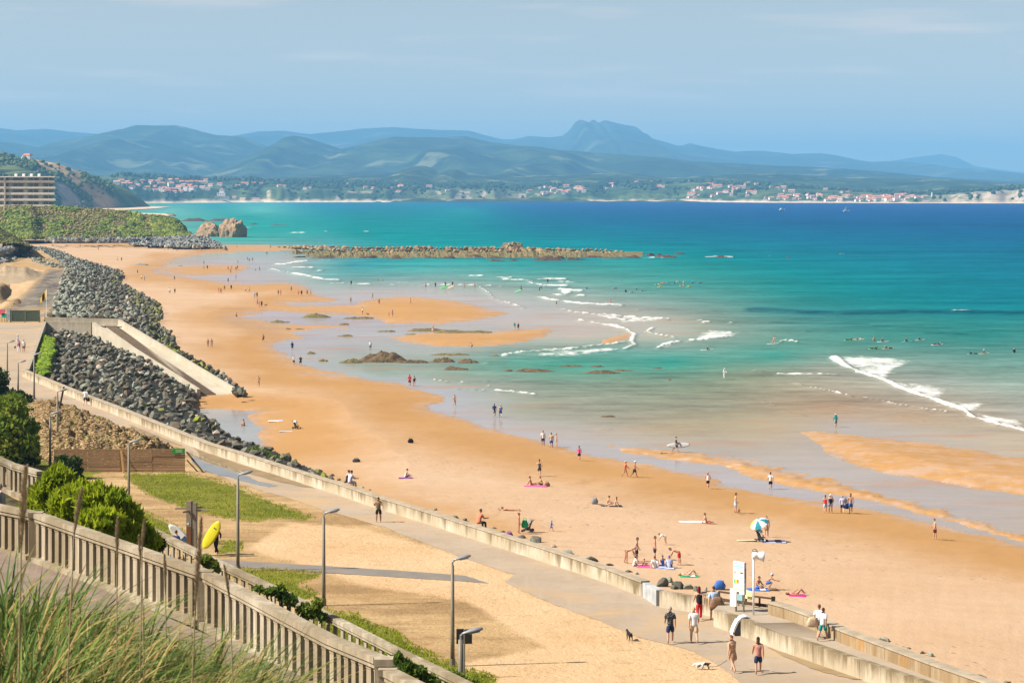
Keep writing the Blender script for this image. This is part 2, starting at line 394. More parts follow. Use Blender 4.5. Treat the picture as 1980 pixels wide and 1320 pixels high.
for pts, hw, st in [([(1450,598),(1600,605),(1760,603),(1990,606),(2300,606)], 5.0, .75), ([(1490,623),(1600,626),(1680,626)], 1.2, .5), ([(1690,630),(1800,633),(1980,640)], 1.3, .5), ([(1560,641),(1620,644)], 1.2, .45), ([(1790,643),(1870,646)], 1.4, .6), ([(700,496),(900,499),(1130,500)], 2.6, .6), ([(1100,682),(1190,678)], 1.6, .5), ([(1380,484),(1700,488),(1990,486)], 3.0, .3), ([(1500,430),(2000,436)], 4, .25)]:
    d = dist_line(PX, PY + 2.2 * fbm(PX / 40, PY / 4, 3), pts, 3.0).ravel(); kelp = np.maximum(kelp, st * np.clip(1.3 - d / (hw * 3), 0, 1) * np.clip(.8 + 1.6 * fbm(PX / 30, PY / 2.5, 3).ravel(), 0, 1))
WCOL = WCOL * (1 - kelp[:, None]) + np.array(lin((22, 78, 112)))[None] * kelp[:, None]
Tz = np.exp(-6.7e-5 * V0y.ravel())[:, None]; WCOL = np.clip((WCOL - np.array([.06, .20, .46])[None] * (1 - Tz) * .75) / Tz, .004, .9) / K_ILL
red = WCOL[:, 0]; FILM = sstep(0.26, 0.40, red * K_ILL) * sstep(-260, -20, -np.abs(S.ravel() + 60) - 0) * 1.0

ZW = np.where(S > 0, 0, 0.55 * np.clip(CREST, 0, 1) * np.clip((H / (PY - Y0) * F) / 600, .3, 1.0))
ny, nx = PX.shape
V = np.stack([VX, VYY, np.where(S > 0, HB, ZW)], -1).reshape(-1, 3)
idx = np.arange(ny * nx).reshape(ny, nx)
Qd = np.stack([idx[1:, :-1], idx[1:, 1:], idx[:-1, 1:], idx[:-1, :-1]], -1)
sand_q = (S[1:, :-1] > 0).astype(int) + (S[1:, 1:] > 0) + (S[:-1, 1:] > 0) + (S[:-1, :-1] > 0) >= 2
def submesh(name, sel):
    q = Qd[sel]; u, inv = np.unique(q.ravel(), return_inverse=True)
    return np_mesh(name, V[u], inv.reshape(-1, 4)), u
SKYR = np.array([.36, .53, .74])                      # what the thin water mirrors
WCOL *= 1 - np.clip((480 - PY.ravel()) / 60, 0, 1)[:, None] * np.array([.6, .14, .10])[None]
WCOL *= 1 + FILM[:, None] * np.array([.12, .23, .19])[None]
GL = .01 + .23 * FILM
WCOL = np.clip(WCOL * K_ILL - GL[:, None] * .95 * SKYR[None], .006, 1) / (1 - GL[:, None]) / K_ILL
me, u = submesh('sea', ~sand_q)
cattr(me, 'col', WCOL[u]); fattr(me, 'film', FILM[u]); fattr(me, 'foam', FOAM.ravel()[u])
t = NT('sea_water')
p = t.pos()
n1 = t.noise(p, 0.030, 5, 0.6, (0.55, 1.0, 1)); n2 = t.noise(p, 0.22, 4, 0.6, (0.5, 1, 1)); n3 = t.noise(p, 0.9, 4, 0.65, (0.55, 1, 1))
film = t.attr('film'); foam = t.attr('foam')
calm = t.math('SUBTRACT', 1.0, film)
var = t.math('ADD', t.ramp(n1, 0.3, 0.7, 0.74, 1.26), t.ramp(n2, 0.3, 0.7, -0.20, 0.20))
var = t.math('ADD', var, t.ramp(n3, 0.3, 0.7, -0.15, 0.15))
var = t.math('MULTIPLY_ADD', t.math('SUBTRACT', var, 1.0), t.ramp(film, 0, 1, 1.0, 0.35), 1.0)
c = t.n('ShaderNodeVectorMath', {0: t.attr('col', True), 3: var}, operation='SCALE').outputs[0]
# sandy warm streaks where the film of water thins out
c = t.mix(t.math('MULTIPLY', film, t.ramp(t.noise(p, 0.11, 4, 0.6, (0.35, 1, 1)), 0.54, 0.66, 0, 0.55)), c, tuple(x / K_ILL * .95 for x in lin((226, 158, 100))))
fn = t.math('ADD', t.math('MULTIPLY', t.noise(p, 0.55, 6, 0.75, (0.8, .28, 1), 0.8), .62), t.math('MULTIPLY', t.noise(p, 0.13, 4, 0.7, (0.8, .35, 1), 0.6), .38))
fmask = t.ramp(t.math('ADD', foam, t.math('MULTIPLY', t.math('SUBTRACT', fn, 0.5), 2.1)), 0.40, 0.80)
c = t.mix(fmask, c, (0.60, 0.60, 0.58))
hgt = t.math('ADD', t.math('MULTIPLY', n3, 0.35), n2)
bp = t.n('ShaderNodeBump', {'Height': hgt, 'Strength': t.math('MULTIPLY_ADD', calm, 0.55, 0.06), 'Distance': 0.5}).outputs[0]
df = t.n('ShaderNodeBsdfDiffuse', {'Color': c, 'Normal': bp}); gl = t.n('ShaderNodeBsdfGlossy', {'Color': (1, 1, 1, 1), 'Roughness': t.ramp(film, 0, 1, 0.28, 0.09), 'Normal': bp})
gf = t.math('MULTIPLY', t.ramp(film, 0, 1, .01, .24), t.math('SUBTRACT', 1.0, fmask))
ms = t.n('ShaderNodeMixShader', {0: gf}); t.t.links.new(df.outputs[0], ms.inputs[1]); t.t.links.new(gl.outputs[0], ms.inputs[2]); t.t.links.new(ms.outputs[0], t.out.inputs[0]); sea_m = t.mat
setp(link('sea', me, sea_m), kind='structure')

me, u = submesh('beach', sand_q)
Sr = S.ravel()
far = np.clip((PY.ravel() - 470) / 60, 0, 1)
bars = np.zeros_like(S)
for b in BARS + [BAND, [(555,588),(720,577),(793,574),(851,577),(930,592),(990,606),(927,620),(851,626),(745,626),(640,609),(520,604),(430,612),(400,606)]]:
    bars = np.maximum(bars, sstep(-60, 20, sdf(PX, PY, b)))
lag = sstep(-30, 60, sdf(PX, PY, [(392,600),(470,590),(560,600),(600,632),(600,655),(520,662),(450,642),(395,622)]))
DAMP = np.clip(np.maximum(np.maximum(1 - sstep(40, 330, (Sr + 60 * fbm(PX / 50, PY / 12, 3).ravel()) / np.clip((PY.ravel() - Y0) / 420, .22, 1.15)), bars.ravel()), lag.ravel()), 0, 1)
near_wall = sstep(0, 1, 1 - dist_line(PX, PY, [(520,875),(640,925),(730,965),(870,1000),(960,1030)], 3.0) / 170).ravel() * (0.75 + 0.8 * fbm(PX / 40, PY / 14, 3).ravel())
DAMP = np.maximum(DAMP, 0.8 * np.clip(near_wall, 0, 1) * (Sr > 60))
WET = np.clip(np.maximum((1 - sstep(4, 34, Sr)), 0.85 * lag.ravel()) + 0.0, 0, 1)
fattr(me, 'damp', DAMP[u]); fattr(me, 'wet', WET[u]); fattr(me, 'ripple', np.clip(np.maximum(sstep(-50, 10, sdf(PX, PY, BAND)), .75 * sstep(-40, 10, sdf(PX, PY, BARS[3]))) + .8 * (1 - sstep(0, 60, S)), 0, 1).ravel()[u])
t = NT('beach_sand')
p = t.pos(); dm = t.attr('damp'); wt_ = t.attr('wet')
n1 = t.noise(p, 0.05, 5, 0.6, (0.6, 1, 1)); n2 = t.noise(p, 0.6, 5, 0.65); n3 = t.noise(p, 5.0, 3, 0.6)
dry = t.mix(t.ramp(n1, 0.35, 0.68), (0.76, 0.50, 0.30), (0.85, 0.60, 0.40))
wetc = t.mix(t.ramp(n1, 0.3, 0.7), (0.62, 0.335, 0.12), (0.68, 0.38, 0.15))
dmn = t.ramp(t.math('ADD', dm, t.math('MULTIPLY', t.math('SUBTRACT', n2, 0.5), 0.35)), 0.1, 0.9)
c = t.mix(dmn, dry, wetc)
c = t.mix(t.ramp(n2, 0.35, 0.75, 0.0, 0.22), c, (0.56, 0.36, 0.17))
c = t.mix(t.ramp(t.noise(p, 0.25, 5, 0.7, (0.3, 1, 1)), 0.6, 0.75, 0.0, 0.16), c, (0.84, 0.60, 0.38))
hgt = t.math('ADD', t.math('MULTIPLY', n2, 1.0), t.math('MULTIPLY', n3, 0.35))
rpl = t.math('MULTIPLY', t.attr('ripple'), t.ramp(t.math('ADD', t.math('MULTIPLY', t.noise(p, .9, 4, .7, (.7, .55, 1)), .6), t.math('MULTIPLY', t.noise(p, .12, 3, .6, (.5, 1, 1)), .4)), .46, .60, 0, .62))
c = t.mix(rpl, c, (0.70, 0.53, 0.44))
vo = t.n('ShaderNodeTexVoronoi', {'Vector': p, 'Scale': .95, 'Randomness': 1.0}).outputs[0]
foot = t.math('MULTIPLY', t.ramp(vo, .10, .26, 1, 0), t.ramp(t.noise(p, .06, 4, .65), .44, .60)); foot = t.math('MULTIPLY', foot, t.ramp(dm, .2, .9, 1, .12))
c = t.mix(t.math('MULTIPLY', foot, .42), c, (0.42, 0.26, 0.13))
trk = t.math('MULTIPLY', t.ramp(t.math('ABSOLUTE', t.math('SUBTRACT', t.noise(p, .035, 3, .5, (.5, 1, 1)), .5)), 0, .006, 1, 0), t.ramp(t.noise(p, .02, 2), .5, .56)); c = t.mix(t.math('MULTIPLY', trk, .30), c, (0.42, 0.26, 0.13))
hgt = t.math('SUBTRACT', hgt, t.math('MULTIPLY', foot, .8))
bp = t.n('ShaderNodeBump', {'Height': hgt, 'Strength': t.ramp(dm, 0, 1, 0.55, 0.12), 'Distance': 0.16}).outputs[0]
wetn = t.math('MULTIPLY', wt_, t.ramp(t.noise(p, 0.10, 4, 0.6, (0.4, 1, 1)), 0.35, 0.62))
sand_m = t.done(t.scale(c, .57), t.math('SUBTRACT', 0.92, t.math('MULTIPLY', wetn, 0.75)), bp, t.ramp(wetn, 0, 1, 0.08, 0.28))
setp(link('beach', me, sand_m), kind='structure')
# ================================================================= mountains, far coast, headland
def interp(pts, x):
    return np.interp(x, [p[0] for p in pts], [p[1] for p in pts])
def ridge(name, sil, Yr, depth, mat, base=0.0, amp=0.35, seed=0, x0=-420, x1=2420, step=7, rows=34, rough=1.0):
    xs = np.arange(x0, x1, step).astype(float)
    zr = H - (interp(sil, xs) + 0.9 * rough * fbm(xs / 14 + seed, xs * 0 + seed, 3) * 2 - Y0) * Yr / F
    v = np.concatenate([[-0.45, -0.2, -0.08], np.linspace(0, 1, rows) ** 1.15])
    XS, VV = np.meshgrid((xs - CX) * Yr / F, v)
    ZR = np.tile(zr, (len(v), 1)); Yg = Yr - depth * VV
    prof = np.where(VV < 0, 1 + VV * 1.4, (1 - VV) ** 1.25)
    wig = fbm(XS / (depth * .30) + seed, Yg / (depth * .45), 5)
    spur = 1 - 2 * np.abs(fbm(XS / (depth * .16) + 3 * seed + 1.6 * wig, Yg / (depth * .55) + seed, 4)) * 2
    ed = np.clip(VV, 0, 1) * (1 - np.clip(VV, 0, 1)) * 4
    Z = base + (ZR - base) * prof + (ZR - base) * amp * ed * ((spur - 0.45) * 0.8 + wig * 1.3)
    Z = np.maximum(Z, base - 5)
    Vt = np.stack([XS, Yg, Z], -1).reshape(-1, 3)
    ny_, nx_ = XS.shape; ix = np.arange(ny_ * nx_).reshape(ny_, nx_)
    Q = np.stack([ix[1:, :-1], ix[1:, 1:], ix[:-1, 1:], ix[:-1, :-1]], -1).reshape(-1, 4)
    me = np_mesh(name, Vt, Q)
    o = link(name, me, mat); setp(o, kind='structure')
    return o, Vt, Q
def mountain_mat(name, wood, meadow, fields, sc):
    t = NT(name); p = t.pos()
    n1 = t.noise(p, sc, 5, 0.6); n2 = t.noise(p, sc * 4.2, 4, 0.65); n3 = t.noise(p, sc * 2.3, 3, 0.5)
    c = t.mix(t.ramp(n1, 0.40, 0.60), wood, meadow)
    c = t.mix(t.ramp(n2, 0.42, 0.66), c, tuple(x * 0.45 for x in wood))
    c = t.mix(t.ramp(n3, 0.60, 0.66, 0, 0.75), c, fields)
    return t.done(c, 0.95, None, 0.05)
MT_far = mountain_mat('far_mountain', (0.022, 0.036, 0.022), (0.055, 0.070, 0.038), (0.12, 0.12, 0.08), 0.0010)
MT_mid = mountain_mat('mid_mountain', (0.016, 0.032, 0.016), (0.060, 0.088, 0.035), (0.17, 0.18, 0.09), 0.0016)
MT_hill = mountain_mat('foothill', (0.014, 0.030, 0.014), (0.06, 0.09, 0.032), (0.22, 0.22, 0.11), 0.0034)
ridge('far_mountains', [(-420,330),(1600,330),(1690,318),(1733,310),(1780,303),(1820,298),(1850,304),(1887,322),(1980,334),(2100,320),(2420,340)], 33000, 5000, MT_far, 0, .2, 5, step=10, rows=14)
ridge('mountains', [(-420,262),(-100,244),(0,248),(33,252),(90,249),(133,255),(187,259),(300,275),(400,270),(457,262),(500,254),(547,253),(600,260),(623,257),(660,254),(697,249),(763,246),(817,250),(907,253),(940,262),(970,270),(993,270),(1023,263),(1060,266),(1087,263),
  (1096,256),(1103,250),(1108,242),(1113,236),(1122,231),(1131,234),(1138,238),(1143,234),(1147,231),(1152,235),(1157,239),(1163,235),(1170,233),(1183,236),(1210,242),(1224,244),(1232,247),(1240,255),(1248,262),(1260,268),(1283,274),(1310,282),(1322,281),(1333,277),(1345,280),(1370,285),(1423,294),(1440,292),(1477,292),(1533,298),(1560,297),(1587,296),(1620,301),(1650,308),(1683,313),(1740,311),(1787,325),(1837,324),(1870,330),(1980,346),(2200,352),(2420,360)], 24000, 9000, MT_far, 0, .34, 1, step=4, rows=46, rough=.5)
ridge('left_mountain', [(-420,300),(-150,270),(0,274),(27,275),(60,283),(87,287),(120,280),(160,270),(200,261),(227,254),(245,247),(263,242),(300,243),(340,242),(358,246),(373,250),(417,261),(467,264),(500,277),(540,291),(600,312),(660,326),(760,345),(2420,372)], 17000, 6500, MT_mid, 0, .40, 2, x1=800, step=4, rows=46, rough=.6)
ridge('middle_hills', [(-420,372),(430,340),(480,312),(520,283),(553,264),(570,262),(590,266),(625,277),(660,288),(690,281),(720,273),(760,265),(793,265),(850,266),(900,264),(930,271),(960,277),(1000,281),(1040,284),(1083,290),(1150,296),(1260,303),(1340,312),(1450,318),(1560,322),(1660,330),(1740,338),(1860,346),(2000,352),(2420,360)], 14500, 5200, MT_mid, 0, .40, 3, step=4, rows=46, rough=.7)
ridge('foothills', [(-420,345),(0,335),(300,342),(480,344),(600,340),(700,338),(760,336),(800,322),(815,320),(835,325),(850,333),(870,327),(885,328),(905,338),(960,342),(1080,338),(1200,334),(1300,344),(1400,338),(1500,336),(1600,342),(1680,344),(1760,346),(1850,348),(1900,352),(1980,356),(2420,350)], 10200, 2600, MT_hill, 0, .35, 4, step=5, rows=30, rough=1.0)

# the near side of the bay: a low green plateau that ends in a strip of beach
TOP = [(-420,345),(150,345),(180,340),(215,342),(240,336),(280,341),(340,343),(420,346),(480,344),(520,349),(560,352),(600,350),(660,354),(720,353),(800,358),(880,356),(960,357),(1020,362),(1050,356),(1120,359),(1180,356),(1240,350),(1300,352),(1360,350),(1440,356),(1520,360),(1600,364),(1660,370),(1720,372),(1780,374),(1850,371),(1900,368),(1980,362),(2420,355)]
SHORE_PY = [(-420,396),(230,394),(330,392.5),(480,391.5),(700,391),(1000,390.5),(1300,390.5),(1500,392),(1800,393),(2420,394)]
xs = np.arange(-420, 2420, 3.5).astype(float)
vv = np.concatenate([[-.25, -.1], np.linspace(0, 1, 26), [1.12]])
XP, VV = np.meshgrid(xs, vv)
Ys = F * H / (interp(SHORE_PY, XP) + 0.5 * fbm(XP / 30, XP * 0, 3) - Y0)
Yt = Ys + 900
zt = H - (interp(TOP, XP) - Y0) * Yt / F
Yg = Yt + (Ys - Yt) * VV
u_ = 1 - np.clip(VV, 0, 1)
cliffy = interp([(-420,.3),(180,.25),(420,.2),(600,.35),(1000,.5),(1060,.2),(1400,.25),(1750,.3),(1850,.75),(2420,.8)], XP)
prof = np.where(u_ < .09, 0.10 * u_ / .09, 0.10 + 0.90 * (cliffy * np.clip((u_ - .09) / .2, 0, 1) + (1 - cliffy) * ((u_ - .09) / .91) ** .8))
Zg = 0.0 + zt * prof * (1 + 0.5 * fbm(XP / 22, u_ * 5, 4) * np.clip(u_ * 5, 0, 1) * (1 - u_)) - np.where(VV > 1, 3, 0) - np.where(VV < 0, 12, 0)
XG = (XP - CX) * Yg / F
Vc = np.stack([XG, Yg, Zg], -1).reshape(-1, 3)
ny_, nx_ = XP.shape; ix = np.arange(ny_ * nx_).reshape(ny_, nx_)
Qc = np.stack([ix[1:, :-1], ix[1:, 1:], ix[:-1, 1:], ix[:-1, :-1]], -1).reshape(-1, 4)
me = np_mesh('coast', Vc, Qc)
fattr(me, 'sand', (np.clip(1 - (u_ - .06 - .05 * fbm(XP / 12, XP * 0 + 3, 3)) / .03, 0, 1)).ravel())
fattr(me, 'cliff', (np.clip((cliffy - .4) * 3, 0, 1) * (u_ < .34) + (cliffy > .28) * (u_ < .25) * (fbm(XP / 18, u_ * 3, 3) > .12)).ravel())
t = NT('coast_land'); p = t.pos()
n1 = t.noise(p, 0.006, 5, 0.6); n2 = t.noise(p, 0.03, 4, 0.65)
c = t.mix(t.ramp(n1, 0.42, 0.58), (0.030, 0.060, 0.022), (0.105, 0.14, 0.045))
c = t.mix(t.ramp(n2, 0.45, 0.7), c, (0.018, 0.034, 0.014))
c = t.mix(t.math('MULTIPLY', t.attr('cliff'), t.ramp(n2, 0.35, 0.55)), c, (0.42, 0.34, 0.25))
c = t.mix(t.attr('sand'), c, (0.62, 0.48, 0.33))
setp(link('far_coast', me, t.done(c, 0.95, None, 0.05)), kind='structure')
BV_coast = BVHTree.FromPolygons([Vector(v) for v in Vc], [tuple(q) for q in Qc])
EYE = Vector((0, 0, H))
def ray(px, py): return Vector(((px - CX) / F, 1, -(py - Y0) / F)).normalized()
def hit(bv, px, py):
    l, n, i, d = bv.ray_cast(EYE, ray(px, py), 90000)
    return l

# many small lumps as one mesh (woods and scrub that read as one mass)
def ico(sub):
    bm = bmesh.new(); bmesh.ops.create_icosphere(bm, subdivisions=sub, radius=1)
    v = np.array([tuple(x.co) for x in bm.verts]); f = np.array([[x.index for x in fc.verts] for fc in bm.faces]); bm.free(); return v, f
ICO1, ICO2 = ico(1), ico(2)
nrs = np.random.RandomState(11)
def lumps(name, P, Sz, mat, sub=1, squash=.8, jag=.28, smooth=False, parent=None, tint=True, kind='stuff', label=None, cat=None):
    v, f = ICO1 if sub == 1 else ICO2
    P = np.asarray(P, float); Sz = np.asarray(Sz, float); n = len(P)
    a = nrs.rand(n) * 6.283; ca, sa = np.cos(a), np.sin(a)
    r = 1 + jag * (nrs.rand(n, len(v)) - .5) * 2
    vx = v[None, :, 0] * r; vy = v[None, :, 1] * r; vz = v[None, :, 2] * r * squash
    X = (vx * ca[:, None] - vy * sa[:, None]) * Sz[:, None] + P[:, 0:1]
    Y = (vx * sa[:, None] + vy * ca[:, None]) * Sz[:, None] + P[:, 1:2]
    Z = vz * Sz[:, None] + P[:, 2:3]
    VV_ = np.stack([X, Y, Z], -1).reshape(-1, 3)
    FF = (f[None] + (np.arange(n) * len(v))[:, None, None]).reshape(-1, 3)
    me = np_mesh(name, VV_, FF, smooth)
    if tint: fattr(me, 'tint', np.repeat(nrs.rand(n), len(v)))
    o = link(name, me, mat, parent); setp(o, label, cat, None, kind)
    return o
def leafy(name, a, b, c3, sc=0.3, rough=.85, bump=0.0, trans=0.0):
    t = NT(name); p = t.pos(); ti = t.attr('tint')
    c = t.mix(t.ramp(ti, 0.15, 0.85), a, b)
    c = t.mix(t.ramp(t.noise(p, sc, 4, 0.6), 0.48, 0.68), c, c3)
    m = t.done(c, rough, t.bump(t.noise(p, sc * 8, 3), bump, .1) if bump else None, 0.15)
    if trans:
        tr = t.n('ShaderNodeBsdfTranslucent', {'Color': t.scale(c, 1.5)}); mxs = t.n('ShaderNodeMixShader', {0: trans})
        t.t.links.new(t.bsdf.outputs[0], mxs.inputs[1]); t.t.links.new(tr.outputs[0], mxs.inputs[2]); t.t.links.new(mxs.outputs[0], t.out.inputs[0])
    return m
LF_far = leafy('far_tree_leaves', (0.014, 0.030, 0.014), (0.030, 0.056, 0.022), (0.05, 0.08, 0.03), 0.01)
P = []; Sz = []
for k in range(5200):
    x = nrs.uniform(-200, 2200); u = nrs.rand()
    wood = vn(x / 35 + 5, u * 4 + 3) + (0.35 if u > .8 else 0) + (0.2 if 560 < x < 1010 else 0) - (0.28 if (1020 < x < 1140 or 1320 < x < 1420 or 1640 < x < 1800) and u < .7 else 0)
    if wood < .52 or (u < .25 and nrs.rand() < .6): continue
    i = min(max(int((x + 420) / 3.5), 0), nx_ - 1); j = 2 + int(round((1 - (u * .88 + .12)) * 25))
    q = Vc[ix[j, i]]
    s = nrs.uniform(3.5, 8.0) * (1.25 if u > .9 else 1)
    P.append((q[0] + nrs.normal() * 4, q[1] + nrs.normal() * 12, q[2] + s * .45)); Sz.append(s)
lumps('far_woods', P, Sz, LF_far, 1, .85, .3, True)

# the towns across the bay
M_white = plain('white_render', (0.78, 0.76, 0.72), .8, .2, .05)
M_cream = plain('cream_render', (0.66, 0.60, 0.50), .8, .2, .05)
M_tile = plain('terracotta_roof', (0.50, 0.19, 0.11), .85, .1, .2)
M_tile2 = plain('weathered_roof', (0.50, 0.28, 0.19), .85, .1, .2)
M_glassd = plain('dark_pane', (0.03, 0.035, 0.04), .25, .5, .05)
def house_mesh(w, d, h, rh, flat=False, nwin=3):
    b = MB()
    b.cur = 0; b.box((0, 0, h / 2), (w, d, h))
    b.cur = 1
    o = .5
    if flat: b.box((0, 0, h + .25), (w + .5, d + .5, .5))
    else:
        z0, z1 = h - .1, h + rh
        vs = [(-w/2-o, -d/2-o, z0), (w/2+o, -d/2-o, z0), (w/2+o, d/2+o, z0), (-w/2-o, d/2+o, z0), (-w/2-o, 0, z1), (w/2+o, 0, z1)]
        b.add(vs, [(0, 1, 5, 4), (2, 3, 4, 5), (1, 2, 5), (3, 0, 4), (3, 2, 1, 0)])
        b.box((w * .28, d * .12, z1 + .2), (.9, .9, 1.8))
    b.cur = 2
    for s in (-1, 1):
        for fl in range(max(1, int(h // 2.9))):
            for k in range(nwin):
                b.box(((k + .5) / nwin * w - w / 2, s * (d / 2 + .02), 1.7 + fl * 2.8), (w / nwin * .38, .1, 1.5))
    return b
HOUSES = [house_mesh(12, 9, 5.6, 2.6), house_mesh(15, 10, 5.8, 3.0, nwin=4), house_mesh(9, 8, 3.4, 2.4, nwin=2), house_mesh(20, 9, 6.0, 2.8, nwin=6), house_mesh(16, 11, 9, .5, True, 4), house_mesh(11, 10, 8.6, 2.4)]
HM = []
for b in HOUSES:
    for mats in ((M_white, M_tile, M_glassd), (M_cream, M_tile2, M_glassd)):
        me = mesh('house', b.v, b.f)
        for m_ in mats: me.materials.append(m_)
        me.polygons.foreach_set('material_index', b.m); HM.append(me)
hrng = random.Random(5)
def far_house(px, py, kind=None, s=1.0, label='', group='', cat='house', name='house'):
    p = hit(BV_coast, px, py)
    if p is None: return None
    k = kind if kind is not None else hrng.choice([0, 0, 1, 2, 2, 5, 3])
    wv = int(hrng.random() < .3)
    if cat == 'house': label = ('white', 'cream')[wv] + ' ' + ('two-storey', 'wide', 'small low', 'long', 'flat-roofed', 'tall narrow')[k] + ' house ' + label
    o = link(name, HM[k * 2 + wv], None, loc=(p.x, p.y, p.z - .6), rot=(0, 0, hrng.uniform(-.5, .5) + (1.57 if hrng.random() < .25 else 0)), scale=(s, s, s))
    return setp(o, label, cat, group)
near_town = [(235,356),(246,354),(262,356),(275,352),(290,354),(300,362),(312,358),(322,352),(330,362),(340,355),(334,367),(325,369),(355,364),(366,364),(378,363),(392,366),(286,364),(398,353),(345,364),(250,359),(305,354),(268,360),(318,365),(360,369),(385,360),(295,358),(280,367),(300,370),(312,371),(322,374),(338,373),(350,372),(372,371),(240,362),(255,366),(352,354),(364,356),(376,355),(388,357),(408,361),(330,350),(342,349),(272,356),(226,357),(310,352),(346,368),(402,368)]
for x, y in near_town: far_house(x, y, None, hrng.uniform(1.15, 1.55), 'in the cliff top village across the bay', 'houses of the village on the cliff top')
far_house(210, 359, 4, 1.15, 'large white flat-roofed block at the seaward end of the cliff top village', 'houses of the village on the cliff top', 'apartment block', 'apartment_block')
for x, y, k in [(425,359,1),(460,362,0),(474,358,3),(490,357,1),(505,357,0),(453,384,0),(470,387,3),(495,388,3),(540,361,0),(549,362,0),(560,361,2),(590,367,0),(600,364,2),(627,361,0),(584,364,2)]:
    far_house(x, y, k, hrng.uniform(.9, 1.2), 'among trees near the tall white sea villa', 'houses around the tall sea villa')
for x, y in [(673,356),(707,364),(723,357),(720,366),(755,366),(775,361),(788,363),(800,362),(830,362),(875,355),(865,370),(770,372)]:
    far_house(x, y, None, hrng.uniform(.8, 1.1), 'alone on the wooded coast between the two far towns', 'scattered houses on the wooded coast')
def cluster(n, x0, x1, y0, y1, label, group):
    for i in range(n):
        x = hrng.uniform(x0, x1); u = (x - x0) / (x1 - x0) if x1 - x0 > 60 else .5
        far_house(x, hrng.uniform(y0, y1), None, hrng.uniform(.95, 1.35), label + (', left part' if u < .25 else (', right part' if u > .75 else (', middle left' if u < .5 else ', middle right'))), group)
L2 = 'in the hillside town above the middle shore'
cluster(34, 1020, 1132, 362, 377, L2, 'houses of the town above the middle shore')
L3 = 'on the slope behind the low headland'
cluster(12, 1150, 1290, 352, 366, L3, 'houses behind the low headland'); cluster(40, 1322, 1470, 357, 384, L3, 'houses behind the low headland')
L4 = 'in the harbour town by the far water'
cluster(22, 1478, 1590, 379, 388, L4, 'houses of the harbour town'); cluster(56, 1592, 1790, 381, 390, L4, 'houses of the harbour town'); cluster(12, 1420, 1640, 362, 374, L4, 'houses of the harbour town')
p = hit(BV_coast, 1802, 382)
b = MB().lathe([(2.2, 0), (1.9, 11), (2.4, 11.2), (2.4, 12)], 10); b.lathe([(1.5, 12), (1.5, 14), (.2, 15.5)], 10)
setp(b.build('lighthouse', M_white, None, False, p), 'slim white lighthouse tower at the right end of the harbour town', 'lighthouse')
p = hit(BV_coast, 972, 357)
setp(MB().box((0, 0, 5), (4, 4, 10)).lathe([(3.4, 10), (3.4, 13), (.3, 14)], 8).build('water_tower', M_white, None, False, p), 'pale water tower on the wooded ridge', 'tower')
# the tall white villa at the water's edge
p = hit(BV_coast, 430, 387)
vil = empty('sea_villa', p, 0, 'tall stepped white villa standing on the rocks at the water across the bay', 'villa')
b = MB().box((0, 0, 6), (40, 16, 12)).box((-4, 4, 17), (24, 14, 10)).box((-2, 6, 26), (14, 11, 10)); b.build('wall', M_white, vil)
b = MB().lathe([(9, 31), (.3, 36)], 4, Matrix.Rotation(R(45), 4, 'Z')).build('roof', M_tile, vil, loc=(-2, 6, 0))
MB().box((0, -1, 12.3), (41, 18, .6)).build('roof', M_tile2, vil)
for k in range(6):
    MB().box((-15 + k * 6, -8.05, 7), (2, .2, 3)).build('window', M_glassd, vil)
for k in range(3): MB().box((-12 + k * 7, -3.05, 18), (2, .2, 3)).build('window', M_glassd, vil)

# two small boats far out
for k, (px, py, lab) in enumerate([(1512, 406, 'small white motor boat far out, leftmost of the two on the deep blue water'), (1636, 409, 'small white sailing dinghy far out, the one nearer the harbour town')]):
    p = W(px, py)
    bt = empty('boat', p, .4, lab, 'boat', 'boats on the far water')
    b = MB(); b.add([(-5, -1.4, 1.3), (4, -1.4, 1.3), (7, 0, 1.9), (4, 1.4, 1.3), (-5, 1.4, 1.3), (-4.6, -1, -.2), (3.6, -.8, -.2), (5.4, 0, -.1), (3.6, .8, -.2), (-4.6, 1, -.2)],
          [(0, 1, 2, 3, 4), (9, 8, 7, 6, 5), (0, 5, 6, 1), (1, 6, 7, 2), (2, 7, 8, 3), (3, 8, 9, 4), (4, 9, 5, 0)]); b.build('hull', M_white, bt)
    if k == 0: MB().box((-1, 0, 2.1), (3.6, 2.0, 1.7)).build('cabin', M_white, bt)
    else:
        MB().tube([(0, 0, 1), (0, 0, 8)], .09, 6).build('mast', M_white, bt)
        mesh_s = MB().add([(-.1, 0, 1.8), (-4.2, .4, 1.8), (-.1, .1, 7.6), (-.1, .06, 1.8), (-4.2, .46, 1.8), (-.1, .16, 7.6)], [(0, 1, 2), (5, 4, 3), (0, 3, 4, 1), (1, 4, 5, 2), (2, 5, 3, 0)]).build('sail', M_white, bt)

# headland with the villa, and its ochre cliff
HS = [(-420,280),(-60,296),(0,297),(20,300),(50,305),(77,310),(110,316),(133,326),(157,339),(180,355),(197,371),(213,391),(222,401),(240,403),(300,403)]
xs = np.arange(-420, 300, 3.0).astype(float); vv = np.linspace(-.3, 1, 44)
XP, VV = np.meshgrid(xs, vv); Yr = 4600.0
zr = np.maximum(H - (interp(HS, xs) - Y0) * Yr / F, -4)
zr = np.where(xs > 224, -6, zr)
ZR = np.tile(zr, (len(vv), 1)); Yg = Yr - 1500 * VV
ridge_n = 1 - 2 * np.abs(fbm(XP / 22, VV * 3, 4)) * 2
Z = np.where(VV < 0, ZR * (1 + VV), ZR * (1 - np.clip(VV, 0, 1)) ** .9 + ZR * .22 * VV * (1 - VV) * 4 * (ridge_n - .5))
XG = (XP - CX) * Yr / F - 210 * np.clip(VV, 0, 1) ** .8 * np.clip((XP + 100) / 200, 0, 1)
